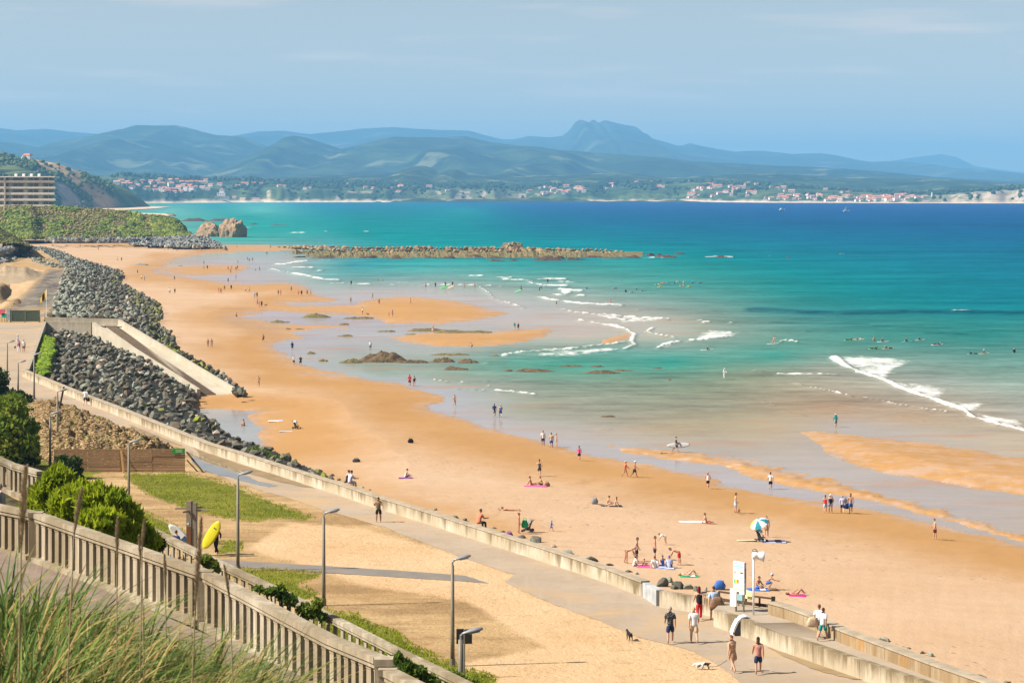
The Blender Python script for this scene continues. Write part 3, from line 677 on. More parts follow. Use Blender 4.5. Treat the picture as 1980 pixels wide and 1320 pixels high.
Vh = np.stack([XG, Yg, Z], -1).reshape(-1, 3)
ny_, nx_ = XP.shape; ix = np.arange(ny_ * nx_).reshape(ny_, nx_)
Qh = np.stack([ix[1:, :-1], ix[1:, 1:], ix[:-1, 1:], ix[:-1, :-1]], -1).reshape(-1, 4)
qx = CX + F * Vh[:, 0] / Vh[:, 1]; qy = Y0 + F * (H - Vh[:, 2]) / Vh[:, 1]
me = np_mesh('headland', Vh, Qh)
och = np.maximum(1 - dist_line(qx, qy, [(80,312),(110,318),(135,334),(165,360),(195,378),(215,396)], 1) / 17, sstep(-4, 3, sdf(qx, qy, [(178,383),(200,376),(226,398),(222,404),(180,402)], 1)))
gry = sstep(-4, 4, sdf(qx, qy, [(104,352),(122,352),(158,386),(160,402),(120,402)], 1))
grs = sstep(-4, 4, sdf(qx, qy, [(-200,316),(20,318),(60,328),(70,338),(40,340),(-200,336)], 1))
fattr(me, 'ochre', np.clip(och * 1.3 + .5 * fbm(qx / 9, qy / 5, 3), 0, 1) * (och > 0)); fattr(me, 'grey', gry); fattr(me, 'meadow', grs)
t = NT('headland_ground'); p = t.pos()
n1 = t.noise(p, 0.01, 5, .6); n2 = t.noise(p, 0.06, 4, .65)
c = t.mix(t.ramp(n1, .4, .6), (0.06, 0.095, 0.03), (0.13, 0.155, 0.055))
c = t.mix(t.ramp(n2, .5, .7), c, (0.02, 0.035, 0.014))
c = t.mix(t.attr('meadow'), c, (0.15, 0.17, 0.06))
c = t.mix(t.attr('ochre'), c, t.mix(t.ramp(n2, .35, .65), (0.62, 0.38, 0.21), (0.45, 0.26, 0.145)))
c = t.mix(t.attr('grey'), c, t.mix(t.ramp(n2, .35, .65), (0.40, 0.34, 0.30), (0.25, 0.21, 0.195)))
setp(link('headland', me, t.done(c, .95, None, .05)), kind='structure')
BV_head = BVHTree.FromPolygons([Vector(v) for v in Vh], [tuple(q) for q in Qh])
P = []; Sz = []
for k in range(2600):
    x, y = nrs.uniform(-80, 220), nrs.uniform(296, 402)
    if inside(x, y, [(104,352),(122,352),(158,386),(160,402),(120,402)]) or inside(x, y, [(178,383),(200,376),(226,398),(222,404),(180,402)]) or inside(x, y, [(-200,316),(20,318),(60,328),(70,338),(40,340),(-200,336)]): continue
    if dist_line(np.array([x]), np.array([y]), [(80,312),(110,318),(135,334),(165,360),(195,378),(215,396)], 1)[0] < 12 and nrs.rand() < .9: continue
    q = hit(BV_head, x, y)
    if q is None: continue
    s = nrs.uniform(2.2, 6.0); P.append((q.x, q.y, q.z + s * .3)); Sz.append(s)
lumps('headland_scrub', P, Sz, leafy('headland_scrub_leaves', (0.035, 0.060, 0.020), (0.085, 0.12, 0.035), (0.13, 0.145, 0.05), 0.02), 1, .8, .3, True)
# sandy shelf at the foot of the headland
b = MB(); pts = [(150,401),(200,398.5),(260,398),(330,400),(300,403),(240,406),(240,411),(320,413),(330,417),(200,420),(100,420)]
vs = [W(x, y, .9) for x, y in pts]
from mathutils.geometry import tessellate_polygon
def sheet(name, pts3, mat, kind='structure', thick=0.0):
    tri = tessellate_polygon([pts3]); vs = [tuple(p) for p in pts3]
    me = mesh(name, vs, [tuple(t_) for t_ in tri])
    bm = bmesh.new(); bm.from_mesh(me); bmesh.ops.recalc_face_normals(bm, faces=bm.faces)
    if sum(f.normal.z for f in bm.faces) < 0: bmesh.ops.reverse_faces(bm, faces=bm.faces)
    bm.to_mesh(me); bm.free()
    o = link(name, me, mat); return setp(o, kind=kind) if kind else o
M_farsand = plain('far_sand', (0.60, 0.44, 0.29), .95, .05, .12, .03)
sheet('sand_flat', vs, M_farsand)
# villa on the headland
p = hit(BV_head, 53, 309)
vi = empty('hilltop_villa', (p.x, p.y, p.z - 1), -.3, 'white villa with red roof standing alone on top of the headland', 'villa')
MB().box((0, 0, 4.5), (15, 12, 9)).box((-8.5, 0, 3), (5, 8, 6)).build('wall', M_white, vi)
MB().add([(-8.3,-6.6,9),(8.3,-6.6,9),(8.3,6.6,9),(-8.3,6.6,9),(-5,0,12.6),(5,0,12.6)], [(0,1,5,4),(1,2,5),(2,3,4,5),(3,0,4),(3,2,1,0)]).build('roof', M_tile, vi)
for k in range(3):
    for z in (2.2, 6.2): MB().box((-5 + k * 5, -6.05, z), (1.3, .12, 1.8)).build('window', M_glassd, vi)
# ================================================================= dune ridge with the apartment block, breakwater, rocks
def grid_mesh(name, P, mat, kind='structure', smooth=True):      # P: rows x cols x 3
    ny_, nx_ = P.shape[:2]; ix = np.arange(ny_ * nx_).reshape(ny_, nx_)
    Q = np.stack([ix[1:, :-1], ix[1:, 1:], ix[:-1, 1:], ix[:-1, :-1]], -1).reshape(-1, 4)
    me = np_mesh(name, P.reshape(-1, 3), Q, smooth)
    o = link(name, me, mat)
    if kind: setp(o, kind=kind)
    return o, P.reshape(-1, 3), Q
DTOP = [(-420,398),(0,400),(43,397),(100,400),(160,402),(213,405),(267,413),(307,417),(340,424),(356,440),(372,458),(420,470)]
DBOT = [(-420,462),(0,462),(30,462),(60,462),(80,461),(200,460),(300,459),(372,459),(420,470)]
xs = np.arange(-420, 400, 3.0); vv = np.concatenate([[-.6, -.2], np.linspace(0, 1, 22)])
XP, VV = np.meshgrid(xs, vv)
Yb = F * (H - 3.2) / (interp(DBOT, XP) - Y0); Yt = Yb + 75
zt = H - (interp(DTOP, XP) - Y0) * Yt / F
c_ = np.clip(VV, 0, 1)
Z = np.where(VV < 0, zt * (1 + .3 * VV), 3.2 + (zt - 3.2) * (1 - c_) ** .95) + 1.6 * fbm(XP / 16, c_ * 6, 4) * (VV > .02) * (c_ < .98)
Yg = Yb + (Yt - Yb) * (1 - VV)
P = np.stack([(XP - CX) * Yg / F, Yg, Z], -1)
t = NT('dune_soil'); p = t.pos()
c = t.mix(t.ramp(t.noise(p, .05, 5, .6), .4, .6), (0.16, 0.13, 0.06), (0.07, 0.09, 0.03))
_, Vd, Qd_ = grid_mesh('dune_bank', P, t.done(c, .95, None, .05))
BV_dune = BVHTree.FromPolygons([Vector(v) for v in Vd], [tuple(q) for q in Qd_])
A = [[], []]; B = [[], []]
for k in range(9000):
    x = nrs.uniform(-60, 380); y = interp(DTOP, x) + (interp(DBOT, x) - interp(DTOP, x)) * nrs.rand()
    q = hit(BV_dune, x, y)
    if q is None: continue
    n_ = fbm(np.array([x / 26]), np.array([y / 13]), 3)[0]
    dry = n_ + (.10 if 60 < x < 230 else -.05) > .05
    if dry and nrs.rand() < .35: continue
    s = nrs.uniform(.5, 1.35) * (.7 if dry else 1.1)
    T = B if dry else A
    T[0].append((q.x, q.y, q.z + s * .25)); T[1].append(s)
lumps('dune_scrub', A[0], A[1], leafy('scrub_leaves', (0.055, 0.085, 0.016), (0.15, 0.19, 0.034), (0.24, 0.26, 0.05), .08), 1, .8, .34)
lumps('dry_dune_scrub', B[0], B[1], leafy('dry_scrub_leaves', (0.16, 0.14, 0.055), (0.30, 0.25, 0.10), (0.13, 0.15, 0.04), .08), 1, .7, .34)

# apartment block
bp = WY(50, 404, 1600); sc_ = 1600 / F
ap = empty('apartment_block', bp, 0, 'long five-storey apartment block with deep white balconies behind the green dune', 'apartment block')
M_balc = plain('balcony_render', (0.74, 0.71, 0.63), .8, .2, .06, .5); M_wallb = plain('brown_wall', (0.52, 0.47, 0.39), .8, .2, .1, .5); M_bglass = plain('balcony_glass', (0.11, 0.13, 0.12), .15, .5, .1, .3)
st = 11.7 * sc_; xr = (103 - 50) * sc_; xl = -60 * sc_
MB().box(((xr + xl) / 2 - 2, 9, st * 2.6), (xr - xl - 2, 12, st * 5.2)).build('wall', M_wallb, ap)
MB().box(((xr + xl) / 2, 7, st * 5.3), (xr - xl + 2.5, 17, .7)).build('roof', M_white, ap)
for k in range(5):
    z = 2.0 + k * st
    MB().box(((xr + xl) / 2 + .6 * (k % 2), 1.6, z - .55), (xr - xl + 1.4, 3.6, .5)).build('balcony_floor', M_balc, ap)
    bl = MB().box(((xr + xl) / 2 + .6 * (k % 2), -.2, z + .15), (xr - xl + 1.6, .3, 1.25)).build('balcony_front', M_balc, ap)
    for i in range(11):
        x = xl + 3 + i * (xr - xl - 5) / 10
        if i % 3 == 2: MB().box((x, 2.9, z + 1.6), (2.2, .3, st - 1.0)).build('wall_panel', M_balc, ap)
        else: MB().box((x, 2.92, z + 1.5), (2.6, .18, 2.3)).build('window', M_bglass, ap)
    MB().box((xl + 6.5, 1, z + 1.5), (1.0, 4, st - .6)).build('pillar', M_wallb, ap)
for i in range(4): MB().box((xl + 12 + i * 5, 8, st * 5.3 + 1.2), (1.6, 1.8, 1.8)).build('chimney', M_white, ap)

# rocks
def rock_mesh(name, seed, sub=1, cuts=7, sq=.66):
    r = np.random.RandomState(seed); v, f = (ICO1 if sub == 1 else ICO2); v = v.copy()
    v *= np.array([1.15, .95, sq])[None]
    for k in range(cuts):
        n = r.normal(size=3); n /= np.linalg.norm(n); d = r.uniform(.30, .70)
        s = v @ n; v -= np.clip(s - d, 0, None)[:, None] * n[None] * .9
    v *= (1 + .10 * (r.rand(len(v), 1) - .5))
    return np_mesh(name, v, f, False)
ROCKS = [rock_mesh('boulder', 100 + k, 1, 6 + k % 4) for k in range(9)]
BIGR = [rock_mesh('boulder', 200 + k, 2, 12) for k in range(6)]
def rock_mat(name, a, b, c3, moss=None, mossf=0.0):
    t = NT(name); p = t.pos()
    ti = t.math('FRACT', t.math('ADD', t.attr('tint'), t.rand()))
    c = t.mix(ti, a, b)
    c = t.mix(t.ramp(ti, .90, .93), c, c3)
    nz = t.noise(p, 1.6, 5, .65)
    c = t.mix(t.ramp(nz, .35, .7, 0, .55), c, tuple(x * .55 for x in a))
    if moss: c = t.mix(t.ramp(t.noise(p, .35, 4, .6), .62 - mossf, .72 - mossf), c, moss)
    return t.done(c, .88, t.bump(t.noise(p, 4.0, 5, .7), .5, .12), .25)
RK = rock_mat('revetment_stone', (0.10, 0.097, 0.070), (0.23, 0.225, 0.175), (0.46, 0.37, 0.28))
RKg = rock_mat('revetment_stone_pale', (0.20, 0.215, 0.165), (0.34, 0.355, 0.285), (0.42, 0.38, 0.30))
RKm = rock_mat('mossy_stone', (0.12, 0.115, 0.07), (0.21, 0.20, 0.13), (0.22, 0.21, 0.10), (0.21, 0.23, 0.026), .12)
RKd = rock_mat('grey_stone', (0.14, 0.145, 0.155), (0.30, 0.30, 0.30), (0.36, 0.32, 0.28))
def zfield(anch, px, py):
    a = np.array(anch, float); px = np.asarray(px, float).ravel(); py = np.asarray(py, float).ravel()
    w = 1 / (((px[:, None] - a[None, :, 0]) ** 2 + ((py[:, None] - a[None, :, 1]) * 1.6) ** 2) + 20) ** 1.6
    return (w * a[None, :, 2]).sum(1) / w.sum(1)
def along(pts, n=14):
    out = []
    for i in range(len(pts) - 1):
        for k in range(n):
            s = k / n; out.append(tuple(pts[i][j] * (1 - s) + pts[i + 1][j] * s for j in range(len(pts[0]))))
    out.append(pts[-1]); return out
def fill(poly, anch, step, seed):                   # jittered foreshortened sampling of an area of the bank
    r = np.random.RandomState(seed); x0, x1 = min(p[0] for p in poly), max(p[0] for p in poly); y0, y1 = min(p[1] for p in poly), max(p[1] for p in poly)
    res = []; y = y0
    while y < y1:
        k = (y - Y0) / 330.0
        dx, dy = step * k, step * .52 * k
        xx = np.arange(x0, x1, dx) + r.uniform(-.38, .38, len(np.arange(x0, x1, dx))) * dx + (dx / 2 if r.rand() < .5 else 0)
        yy = y + r.uniform(-.45, .45, len(xx)) * dy
        m = inside(xx, yy, poly)
        if m.any():
            z = zfield(anch, xx[m], yy[m]); res += [(a, b, c) for a, b, c in zip(xx[m], yy[m], z)]
        y += dy
    return res
def bank(name, poly, anch, mat, parent, step=9):     # the slope the stones lie on
    x0, x1 = min(p[0] for p in poly) - 6, max(p[0] for p in poly) + 6; y0, y1 = min(p[1] for p in poly) - 4, max(p[1] for p in poly) + 4
    XX, YY = np.meshgrid(np.arange(x0, x1 + 1, 4.0), np.arange(y0, y1 + 1, 2.5))
    ZZ = zfield(anch, XX, YY).reshape(XX.shape) - .55
    Yw = F * (H - ZZ) / (YY - Y0); P = np.stack([(XX - CX) * Yw / F, Yw, ZZ], -1)
    m = inside(XX, YY, poly); q = (m[1:, :-1] & m[1:, 1:] & m[:-1, 1:] & m[:-1, :-1])
    ny_, nx_ = XX.shape; ix = np.arange(ny_ * nx_).reshape(ny_, nx_)
    Q = np.stack([ix[1:, :-1], ix[1:, 1:], ix[:-1, 1:], ix[:-1, :-1]], -1)[q]
    u, inv = np.unique(Q.ravel(), return_inverse=True)
    o = link(name, np_mesh(name, P.reshape(-1, 3)[u], inv.reshape(-1, 4)), mat, parent); return o
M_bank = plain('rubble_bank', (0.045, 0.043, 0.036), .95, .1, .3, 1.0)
def revetment(name, label, poly, anch, step, size, matf, seed, limit=300):
    root = empty(name, (0, 0, 0), 0, label, 'rock bank')
    bank('bank', poly, anch, M_bank, root)
    pts = fill(poly, anch, step, seed); r = random.Random(seed)
    pts.sort(key=lambda q: -q[1])
    rest = {}
    for k, (x, y, z) in enumerate(pts):
        p = W(x, y, z); s = size * 1.22 * r.choice([.65, .8, .9, 1, 1, 1.1, 1.25, 1.45]); m = matf(x, y, r)
        if k < limit:
            link('boulder', r.choice(ROCKS), m, root, p, (r.uniform(-.8, .8), r.uniform(-.8, .8), r.uniform(0, 6.28)), (s * r.uniform(.9, 1.3), s, s * r.uniform(.85, 1.15)))
        else: rest.setdefault(m.name, (m, [], []))[1].append(tuple(p)); rest[m.name][2].append(s) if m.name in rest else None
    for nm, (m, P, S_) in rest.items():
        rubble('boulders', P, S_, m, root)
    return root, len(pts)
def rubble(name, P, Sz, mat, parent):
    n = len(P); P = np.asarray(P, float); Sz = np.asarray(Sz, float); Vs = []; Fs = []; T = []; off = 0
    src = []
    for me in ROCKS:
        v = np.zeros(len(me.vertices) * 3, np.float32); me.vertices.foreach_get('co', v); src.append(v.reshape(-1, 3))
    f = ICO1[1]
    for i in range(n):
        v = src[nrs.randint(len(src))]; a, b = nrs.uniform(0, 6.28), nrs.uniform(-.9, .9)
        ca, sa, cb, sb = math.cos(a), math.sin(a), math.cos(b), math.sin(b)
        x = v[:, 0] * ca - v[:, 1] * sa; y = v[:, 0] * sa + v[:, 1] * ca; z = v[:, 2]
        y, z = y * cb - z * sb, y * sb + z * cb
        Vs.append(np.stack([x, y, z], 1) * Sz[i] + P[i]); Fs.append(f + off); off += len(v)
        T.append(np.full(len(v), nrs.rand()))
    me = np_mesh(name, np.concatenate(Vs), np.concatenate(Fs), False); fattr(me, 'tint', np.concatenate(T))
    setp(link(name, me, mat, parent), kind='stuff')

PAR = [(50,714),(185,768),(242,789),(360,836),(411,856),(479,876),(551,899),(666,934),(732,956),(826,984),(868,997),(915,1012),(996,1037),(1117,1074.5),(1186,1097),(1255,1122)]
RAMP_IN = [(178,623,9.0),(381,752,2.7)]; RAMP_OUT = [(228,617.5,9.0),(449,749,2.7)]
# near bank: between the promenade wall and the ramp
polyA = [(85,628),(180,628),(381,758),(372,776),(380,793),(421,818),(438,837),(471,850),(501,858),(527,868),(580,894),(648,924),(655,934),(600,917),(551,901),(479,878),(411,858),(360,838),(242,791),(185,770),(52,716),(62,690)]
anA = along([(85,626,7.6),(60,690,7.7),(52,716,7.7)], 6) + along([(52,716,7.8),(185,770,7.8),(360,838,7.7),(479,878,7.4),(551,901,6.4),(650,930,5.2)], 8) + along([(85,626,7.6),(180,627,7.4)], 4) + along([(181,629,7.2),(381,758,1.9)], 14) + along([(381,758,1.8),(372,776,1.7),(380,793,1.6),(438,837,1.6),(501,858,1.8),(580,894,2.4),(650,924,3.6)], 6)
def mA(x, y, r):
    if dist_line(np.array([x]), np.array([y]), [(215,652),(300,702)], 1.5)[0] < 16: return r.choice([RKg, RKg, RK, RKp])
    return r.choice([RK, RK, RK, RK, RK, RKg, RKb, RKb] + ([RKm] if y > 745 else []))
RKb = rock_mat('brown_stone', (0.12, 0.095, 0.065), (0.21, 0.175, 0.125), (0.32, 0.26, 0.19))
RKp = rock_mat('pinkish_stone', (0.30, 0.22, 0.17), (0.40, 0.33, 0.27), (0.42, 0.36, 0.30))
print('A', revetment('rock_bank', 'dark boulder bank in the triangle between the promenade wall and the concrete ramp', polyA, anA, 10.8, .45, mA, 21)[1])
polyB = [(62,477),(90,477),(117,484),(150,498),(197,512),(233,522),(240,530),(228,543),(250,553),(275,567),(302,580),(313,598),(313,613),(300,618),(317,633),(337,649),(335,667),(386,695),(420,716),(448,737),(477,753),(478,764),(452,766),(440,744),(226,615),(96,611),(117,540),(128,518),(100,516),(70,508),(45,495)]
anB = along([(45,495,8.0),(70,508,8.2),(100,514,8.2),(128,518,8.3),(117,540,8.2),(93,612,8.3)], 6) + along([(93,612,8.3),(226,615,8.0)], 6) + along([(228,617,7.6),(449,749,1.6)], 14) + along([(62,477,6.5),(90,477,3.5),(117,484,2.6),(150,498,2.3),(197,512,2.2),(240,530,2.1),(228,543,2.1),(275,567,2.0),(313,598,1.9),(317,633,1.8),(337,649,1.8),(386,695,1.7),(448,737,1.6),(477,756,1.5)], 5)
def mB(x, y, r):
    d = float(sdf(np.array([x]), np.array([y]), polyB, 1.4)[0])
    lo = dist_line(np.array([x]), np.array([y]), [(240,530),(228,543),(275,567),(313,598),(317,633),(337,649),(386,695),(420,716)], 1.4)[0]
    if y > 575 and lo < 30 and r.random() < .75 and y < 690: return RKm
    if lo < 14 and r.random() < .5: return RKm
    if dist_line(np.array([x]), np.array([y]), [(60,490),(125,530),(110,600)], 1)[0] < 52 and r.random() < .75: return RKg
    return r.choice([RK, RK, RK, RKg, RKb])
print('B', revetment('rock_bank', 'long boulder bank running along the beach beyond the ramp, mossy at its foot', polyB, anB, 10.2, .55, mB, 22)[1])
polyC = [(82,461),(200,460),(300,459),(345,457),(385,456),(410,461),(425,470),(438,479),(380,479),(300,476),(245,472),(250,468),(160,467),(90,467)]
anC = along([(82,459,5.5),(200,458,5.2),(345,455,5.0),(385,455,4.6)], 5) + along([(90,469,2.8),(250,472,2.4),(300,478,2.3),(380,480,2.2),(438,480,1.8)], 5)
print('C', revetment('rock_bank', 'low grey boulder bank at the foot of the green dune, rounded at its water end', polyC, anC, 14, .95, lambda x, y, r: r.choice([RKd, RKd, RKg]), 23, 300)[1])
polyD = [(0,476),(20,473),(45,470),(62,478),(60,490),(42,496),(28,503),(0,510),(-60,520),(-60,482)]
anD = [(0,476,12.0),(20,473,12.0),(45,470,11.5),(62,479,9.0),(60,490,8.3),(42,496,8.2),(28,503,8.2),(0,510,8.2),(-60,520,8.2),(-60,482,12)]
print('D', revetment('rock_bank', 'steep dark boulder wall above the gravel track at the foot of the grassy slope', polyD, anD, 12, .75, lambda x, y, r: r.choice([RKd, RKd, RKg]), 24, 200)[1])

# single boulders along the foot of the promenade wall: centre, size in photo pixels
BL = [(880,999,20,12),(900,1004,14,9),(955,1019,14,8),(972,1026,12,7),(1008,1036,24,12),(1036,1042,40,20),(1070,1054,22,9),(1100,1066,30,12),(1142,1078,46,20),(1176,1090,20,9),(1216,1103,20,8),(1232,1108,14,6),
      (1280,1124,28,30),(1296,1120,24,16),(1316,1128,44,30),(1334,1132,26,20),(1346,1136,24,18),(1364,1138,18,14),(640,918,14,8),(655,926,12,8),(668,931,12,7),(686,936,12,7),(700,941,11,7),(715,946,10,5),(840,984,14,6),(1302,1134,22,12),
      (1714,1234,34,16),(1757,1251,14,7),(1783,1260,16,9),(1800,1264,24,14),(1896,1306,26,11),(1945,1318,20,10)]
for k, (x, y, w, h) in enumerate(BL):
    p = G(x, y + h * .3); p.z += h * .12 * p.y / F; m = rng.choice([RK, RKg, RK])
    pos_ = 'at the corner of the wall beside the rail' if 1270 < x < 1370 else ('beyond the far wall of the slipway' if x > 1700 else 'on the sand side of the promenade wall')
    look = ('big rounded ' if w > 26 else 'small ') + ('pale green-grey boulder ' if m == RKg else 'dark green-grey boulder ')
    o = link('boulder', BIGR[k % 6], m, None, p, (rng.uniform(-.2, .2), rng.uniform(-.2, .2), rng.uniform(0, 6.2)), (w / 2 * p.y / F, w / 2 * p.y / F * .9, h / 2 * p.y / F * 1.6))
    setp(o, look + pos_ + (', half buried in sand' if h < 10 else ''), 'boulder', 'boulders along the wall')

# low tidal rocks: x0, x1, top, bottom in photo pixels
TR = [(579,640,606,614.5,'m'),(521,561,618,624,'m'),(661,724,609,616.6,'m'),(654,675,624,628,'m'),(550,563,634,637,'m'),(568,589,634,637,'m'),(727,765,637,641.6,'m'),(650,684,646.5,650.6,'m'),(592,612,680,684.5,'m'),(614,634,690,699,'m'),
      (652,700,690,702,'m'),(684,790,678,701,'b'),(754,786,681,699,'b'),(760,830,691,702,'b'),(827,882,689,701,'b'),(883,929,692,702,'b'),(859,907,705,715.5,'b'),(831,907,681,687,'m'),(945,968,685.5,689,'m'),(783,870,634,641,'m'),(840,955,636,644,'m'),
      (781,804,643.5,647,'m'),(974,992,714,718,'b'),(994,1076,712.6,719.5,'b'),(1082,1129,703,709,'b'),(1139,1169,705.5,709.5,'b'),(1127,1201,716,722.5,'b'),(1186,1226,713.5,717.5,'b'),(1261,1282,709.5,712.5,'b'),(1160,1192,803.5,806.5,'b'),(1290,1300,732,735,'b'),
      (1385,1409,491,498.5,'d'),(1299,1326,485.5,491.5,'d'),(1246,1267,489,494.5,'d'),(1268,1284,489.5,495,'d'),(945,976,498.5,505,'d'),(982,1001,500,504.5,'d'),(1027,1094,497,504,'d'),(1094,1130,496,503,'d'),(740,800,499,502,'d'),(340,400,421,428,'d'),(395,467,422,427.5,'d'),(520,560,433,436.5,'d'),(322,340,409,418,'o'),(480,500,431,434,'d'),(1520,1530,495.5,497.5,'d'),(258,287,506,512.5,'g'),(340,352,512,515,'g')]
def tide_mat(name, a, b, moss, f):
    t = NT(name); p = t.pos()
    c = t.mix(t.ramp(t.noise(p, .8, 5, .65), .4, .65), a, b)
    c = t.mix(t.ramp(t.noise(p, .3, 4, .6), .62 - f, .74 - f), c, moss)
    return t.done(c, .8, t.bump(t.noise(p, 2.2, 5, .7), .7, .25), .3)
TM = {'m': tide_mat('weedy_rock', (0.11, 0.088, 0.034), (0.19, 0.145, 0.058), (0.165, 0.165, 0.03), .08), 'b': tide_mat('brown_rock', (0.075, 0.05, 0.026), (0.16, 0.105, 0.05), (0.12, 0.11, 0.03), .0),
      'd': tide_mat('dark_wet_rock', (0.055, 0.035, 0.028), (0.11, 0.062, 0.045), (0.10, 0.085, 0.03), -.05), 'o': tide_mat('ochre_rock', (0.26, 0.17, 0.10), (0.36, 0.25, 0.15), (0.2, 0.15, 0.08), -.1), 'g': RKd}
WORD = {'m': 'low weed-covered rock', 'b': 'brown tidal rock', 'd': 'dark wet reef rock', 'o': 'ochre rock stack', 'g': 'grey stones'}
def mound(x0, x1, y0, y1, seed):
    pc = G((x0 + x1) / 2, y1) if y1 > 470 else W((x0 + x1) / 2, y1, 0)
    s = pc.y / F; w = (x1 - x0) * s; h = max((y1 - y0) * s * .8, .18); dpt = min(max(w * .5, 2.0), (y1 - y0) * .45 * s / ((y1 - Y0) / F) + 1.5)
    nx_, ny_ = 26, 12
    u = np.linspace(-1, 1, nx_); v = np.linspace(-1, 1, ny_); U, Vv = np.meshgrid(u, v)
    e = 1 - np.abs(U) ** 2.4 - np.abs(Vv) ** 2.2 + .55 * fbm(U * 2.2 + seed, Vv * 2 + seed * 2, 3)
    Z = h * np.clip(e, -.3, 1.2) ** 1 * (.72 + .9 * fbm(U * 4.5 + seed * 3, Vv * 3 + seed, 4) + .3 * np.cos(U * 2 + seed)) 
    X = U * w / 2 + .04 * w * fbm(U * 3, Vv * 3 + seed, 2); Yy = Vv * dpt / 2
    P = np.stack([X, Yy, np.where(e < 0, -.4, Z)], -1)
    ix = np.arange(ny_ * nx_).reshape(ny_, nx_); Q = np.stack([ix[:-1, :-1], ix[:-1, 1:], ix[1:, 1:], ix[1:, :-1]], -1).reshape(-1, 4)
    return np_mesh('tidal_rock', P.reshape(-1, 3), Q, False), pc + Vector((0, dpt / 2, 0))
def where(px, py):
    if py < 440: return 'in the water by the headland'
    if py < 506 and px > 700: return 'in the sea beside the long breakwater' + (', landward half' if px < 900 else '')
    if py < 530: return 'on the far sand'
    if py < 600: return 'beside the far sandbank'
    if py < 630: return 'in the thin water round the first sandbank' if px < 790 else 'near the small wave'
    if py < 660: return 'in the shallows beside the lens-shaped sandbank'
    if py < 730: return 'in the row of rocks at the edge of the green channel' if px > 600 else 'in the thin water near the waterline'
    return 'in the calm grey shallows'
for k in range(16):
    x_ = 590 + k * 44 + rng.uniform(-15, 15); TR.append((x_, x_ + rng.uniform(18, 50), 492.5 + rng.uniform(-1, 1), 498.5 + rng.uniform(-1, 2), rng.choice('dbd')))
for k, (x0, x1, y0, y1, m) in enumerate(TR):
    me, pc = mound(x0, x1, y0, y1, k * 1.7)
    size = 'long ' if x1 - x0 > 60 else ('small ' if x1 - x0 < 24 else '')
    setp(link('tidal_rock', me, TM[m], None, pc), size + WORD[m] + ' ' + where((x0 + x1) / 2, y1), 'rock', 'tidal rocks in the shallows')
# two-humped rock by the headland
def bigrock(name, x0, x1, y0, y1, mat, label, seed, Yw=None, sub=3):
    bm = bmesh.new(); bmesh.ops.create_icosphere(bm, subdivisions=4, radius=1); V_ = np.array([tuple(v.co) for v in bm.verts]); f = np.array([[v.index for v in fc.verts] for fc in bm.faces]); bm.free()
    r = np.random.RandomState(seed)
    for k in range(14):
        n = r.normal(size=3); n /= np.linalg.norm(n); d = r.uniform(.55, .85); s_ = V_ @ n; V_ -= np.clip(s_ - d, 0, None)[:, None] * n[None] * .85
    V_ *= 1 + .30 * fbm(V_[:, 0] * 2 + V_[:, 2] * 1.3 + seed, V_[:, 1] * 2 + V_[:, 2] * 2, 4)[:, None]
    pc = W((x0 + x1) / 2, y1, .3); s = pc.y / F
    V_[:, 2] = np.sign(V_[:, 2]) * np.abs(V_[:, 2]) ** .62; V_ *= 1 + .22 * fbm(V_[:, 0] * 5 + seed, V_[:, 2] * 5 + V_[:, 1] * 4, 4)[:, None] * 2
    V_[:, 0] /= np.abs(V_[:, 0]).max(); V_[:, 2] = V_[:, 2] / V_[:, 2].max()
    V_ *= np.array([(x1 - x0) / 2 * s, (x1 - x0) / 2 * s * .8, (y1 - y0) * s])[None]
    V_[:, 2] = np.clip(V_[:, 2], -1.5, None)
    o = link(name, np_mesh(name, V_, f, False), mat, None, pc + Vector((0, (x1 - x0) / 2 * s * .7, 0))); setp(o, label, 'rock')
bigrock('sea_rock', 372, 430, 427, 457, TM['o'], 'lower hump of the ochre rock stack standing beside the dune tip, on the dune side', 4)
bigrock('sea_rock', 420, 478, 421, 458, TM['o'], 'taller flat-topped hump of the ochre rock stack, on its seaward side', 9)
bigrock('sea_rock', 968, 1018, 467, 486, TM['o'], 'ochre rock hump rising from the middle of the long breakwater', 12)

# the breakwater of stone blocks
bk = empty('breakwater', (0, 0, 0), 0, 'long low breakwater of weathered stone blocks lying across the bay mouth', 'breakwater')
Mb_ = rock_mat('breakwater_stone', (0.24, 0.155, 0.075), (0.46, 0.325, 0.175), (0.26, 0.20, 0.12), (0.12, 0.12, 0.03), -.04)
BT = [(537,476.5),(628,475),(700,478),(800,476),(900,478),(970,478),(1020,478),(1100,481),(1143,480),(1176,481),(1214,487),(1245,494)]
BBt = [(537,478),(600,482),(700,491),(800,493),(900,494),(1028,493),(1180,496),(1245,497)]
r = random.Random(3); n_ = 0
for row in range(3):
    x = 540.0
    while x < 1238 and n_ < 298:
        w = r.uniform(6, 10.5) * (1.3 if x > 1000 else 1); yt, yb = interp(BT, x), interp(BBt, x); y = yt + (yb - yt) * (row + .55) / 3
        if yb - yt > 2.5 or row == 1:
            Yw = 1225 - row * 9; p = WY(x, y, Yw); s = Yw / F * r.choice([.8, 1, 1, 1.25, 1.5]) * (1 if x < 1130 else .8)
            link('block', r.choice(ROCKS), Mb_, bk, p, (r.uniform(-.15, .15), r.uniform(-.15, .15), r.uniform(-.3, .3)), (w * s * .56, w * s * .6, max((yb - yt) / 3, 3.0) * s * 1.15)); n_ += 1
        x += w * .9
XX = np.arange(560, 1250, 3.0); rows = []
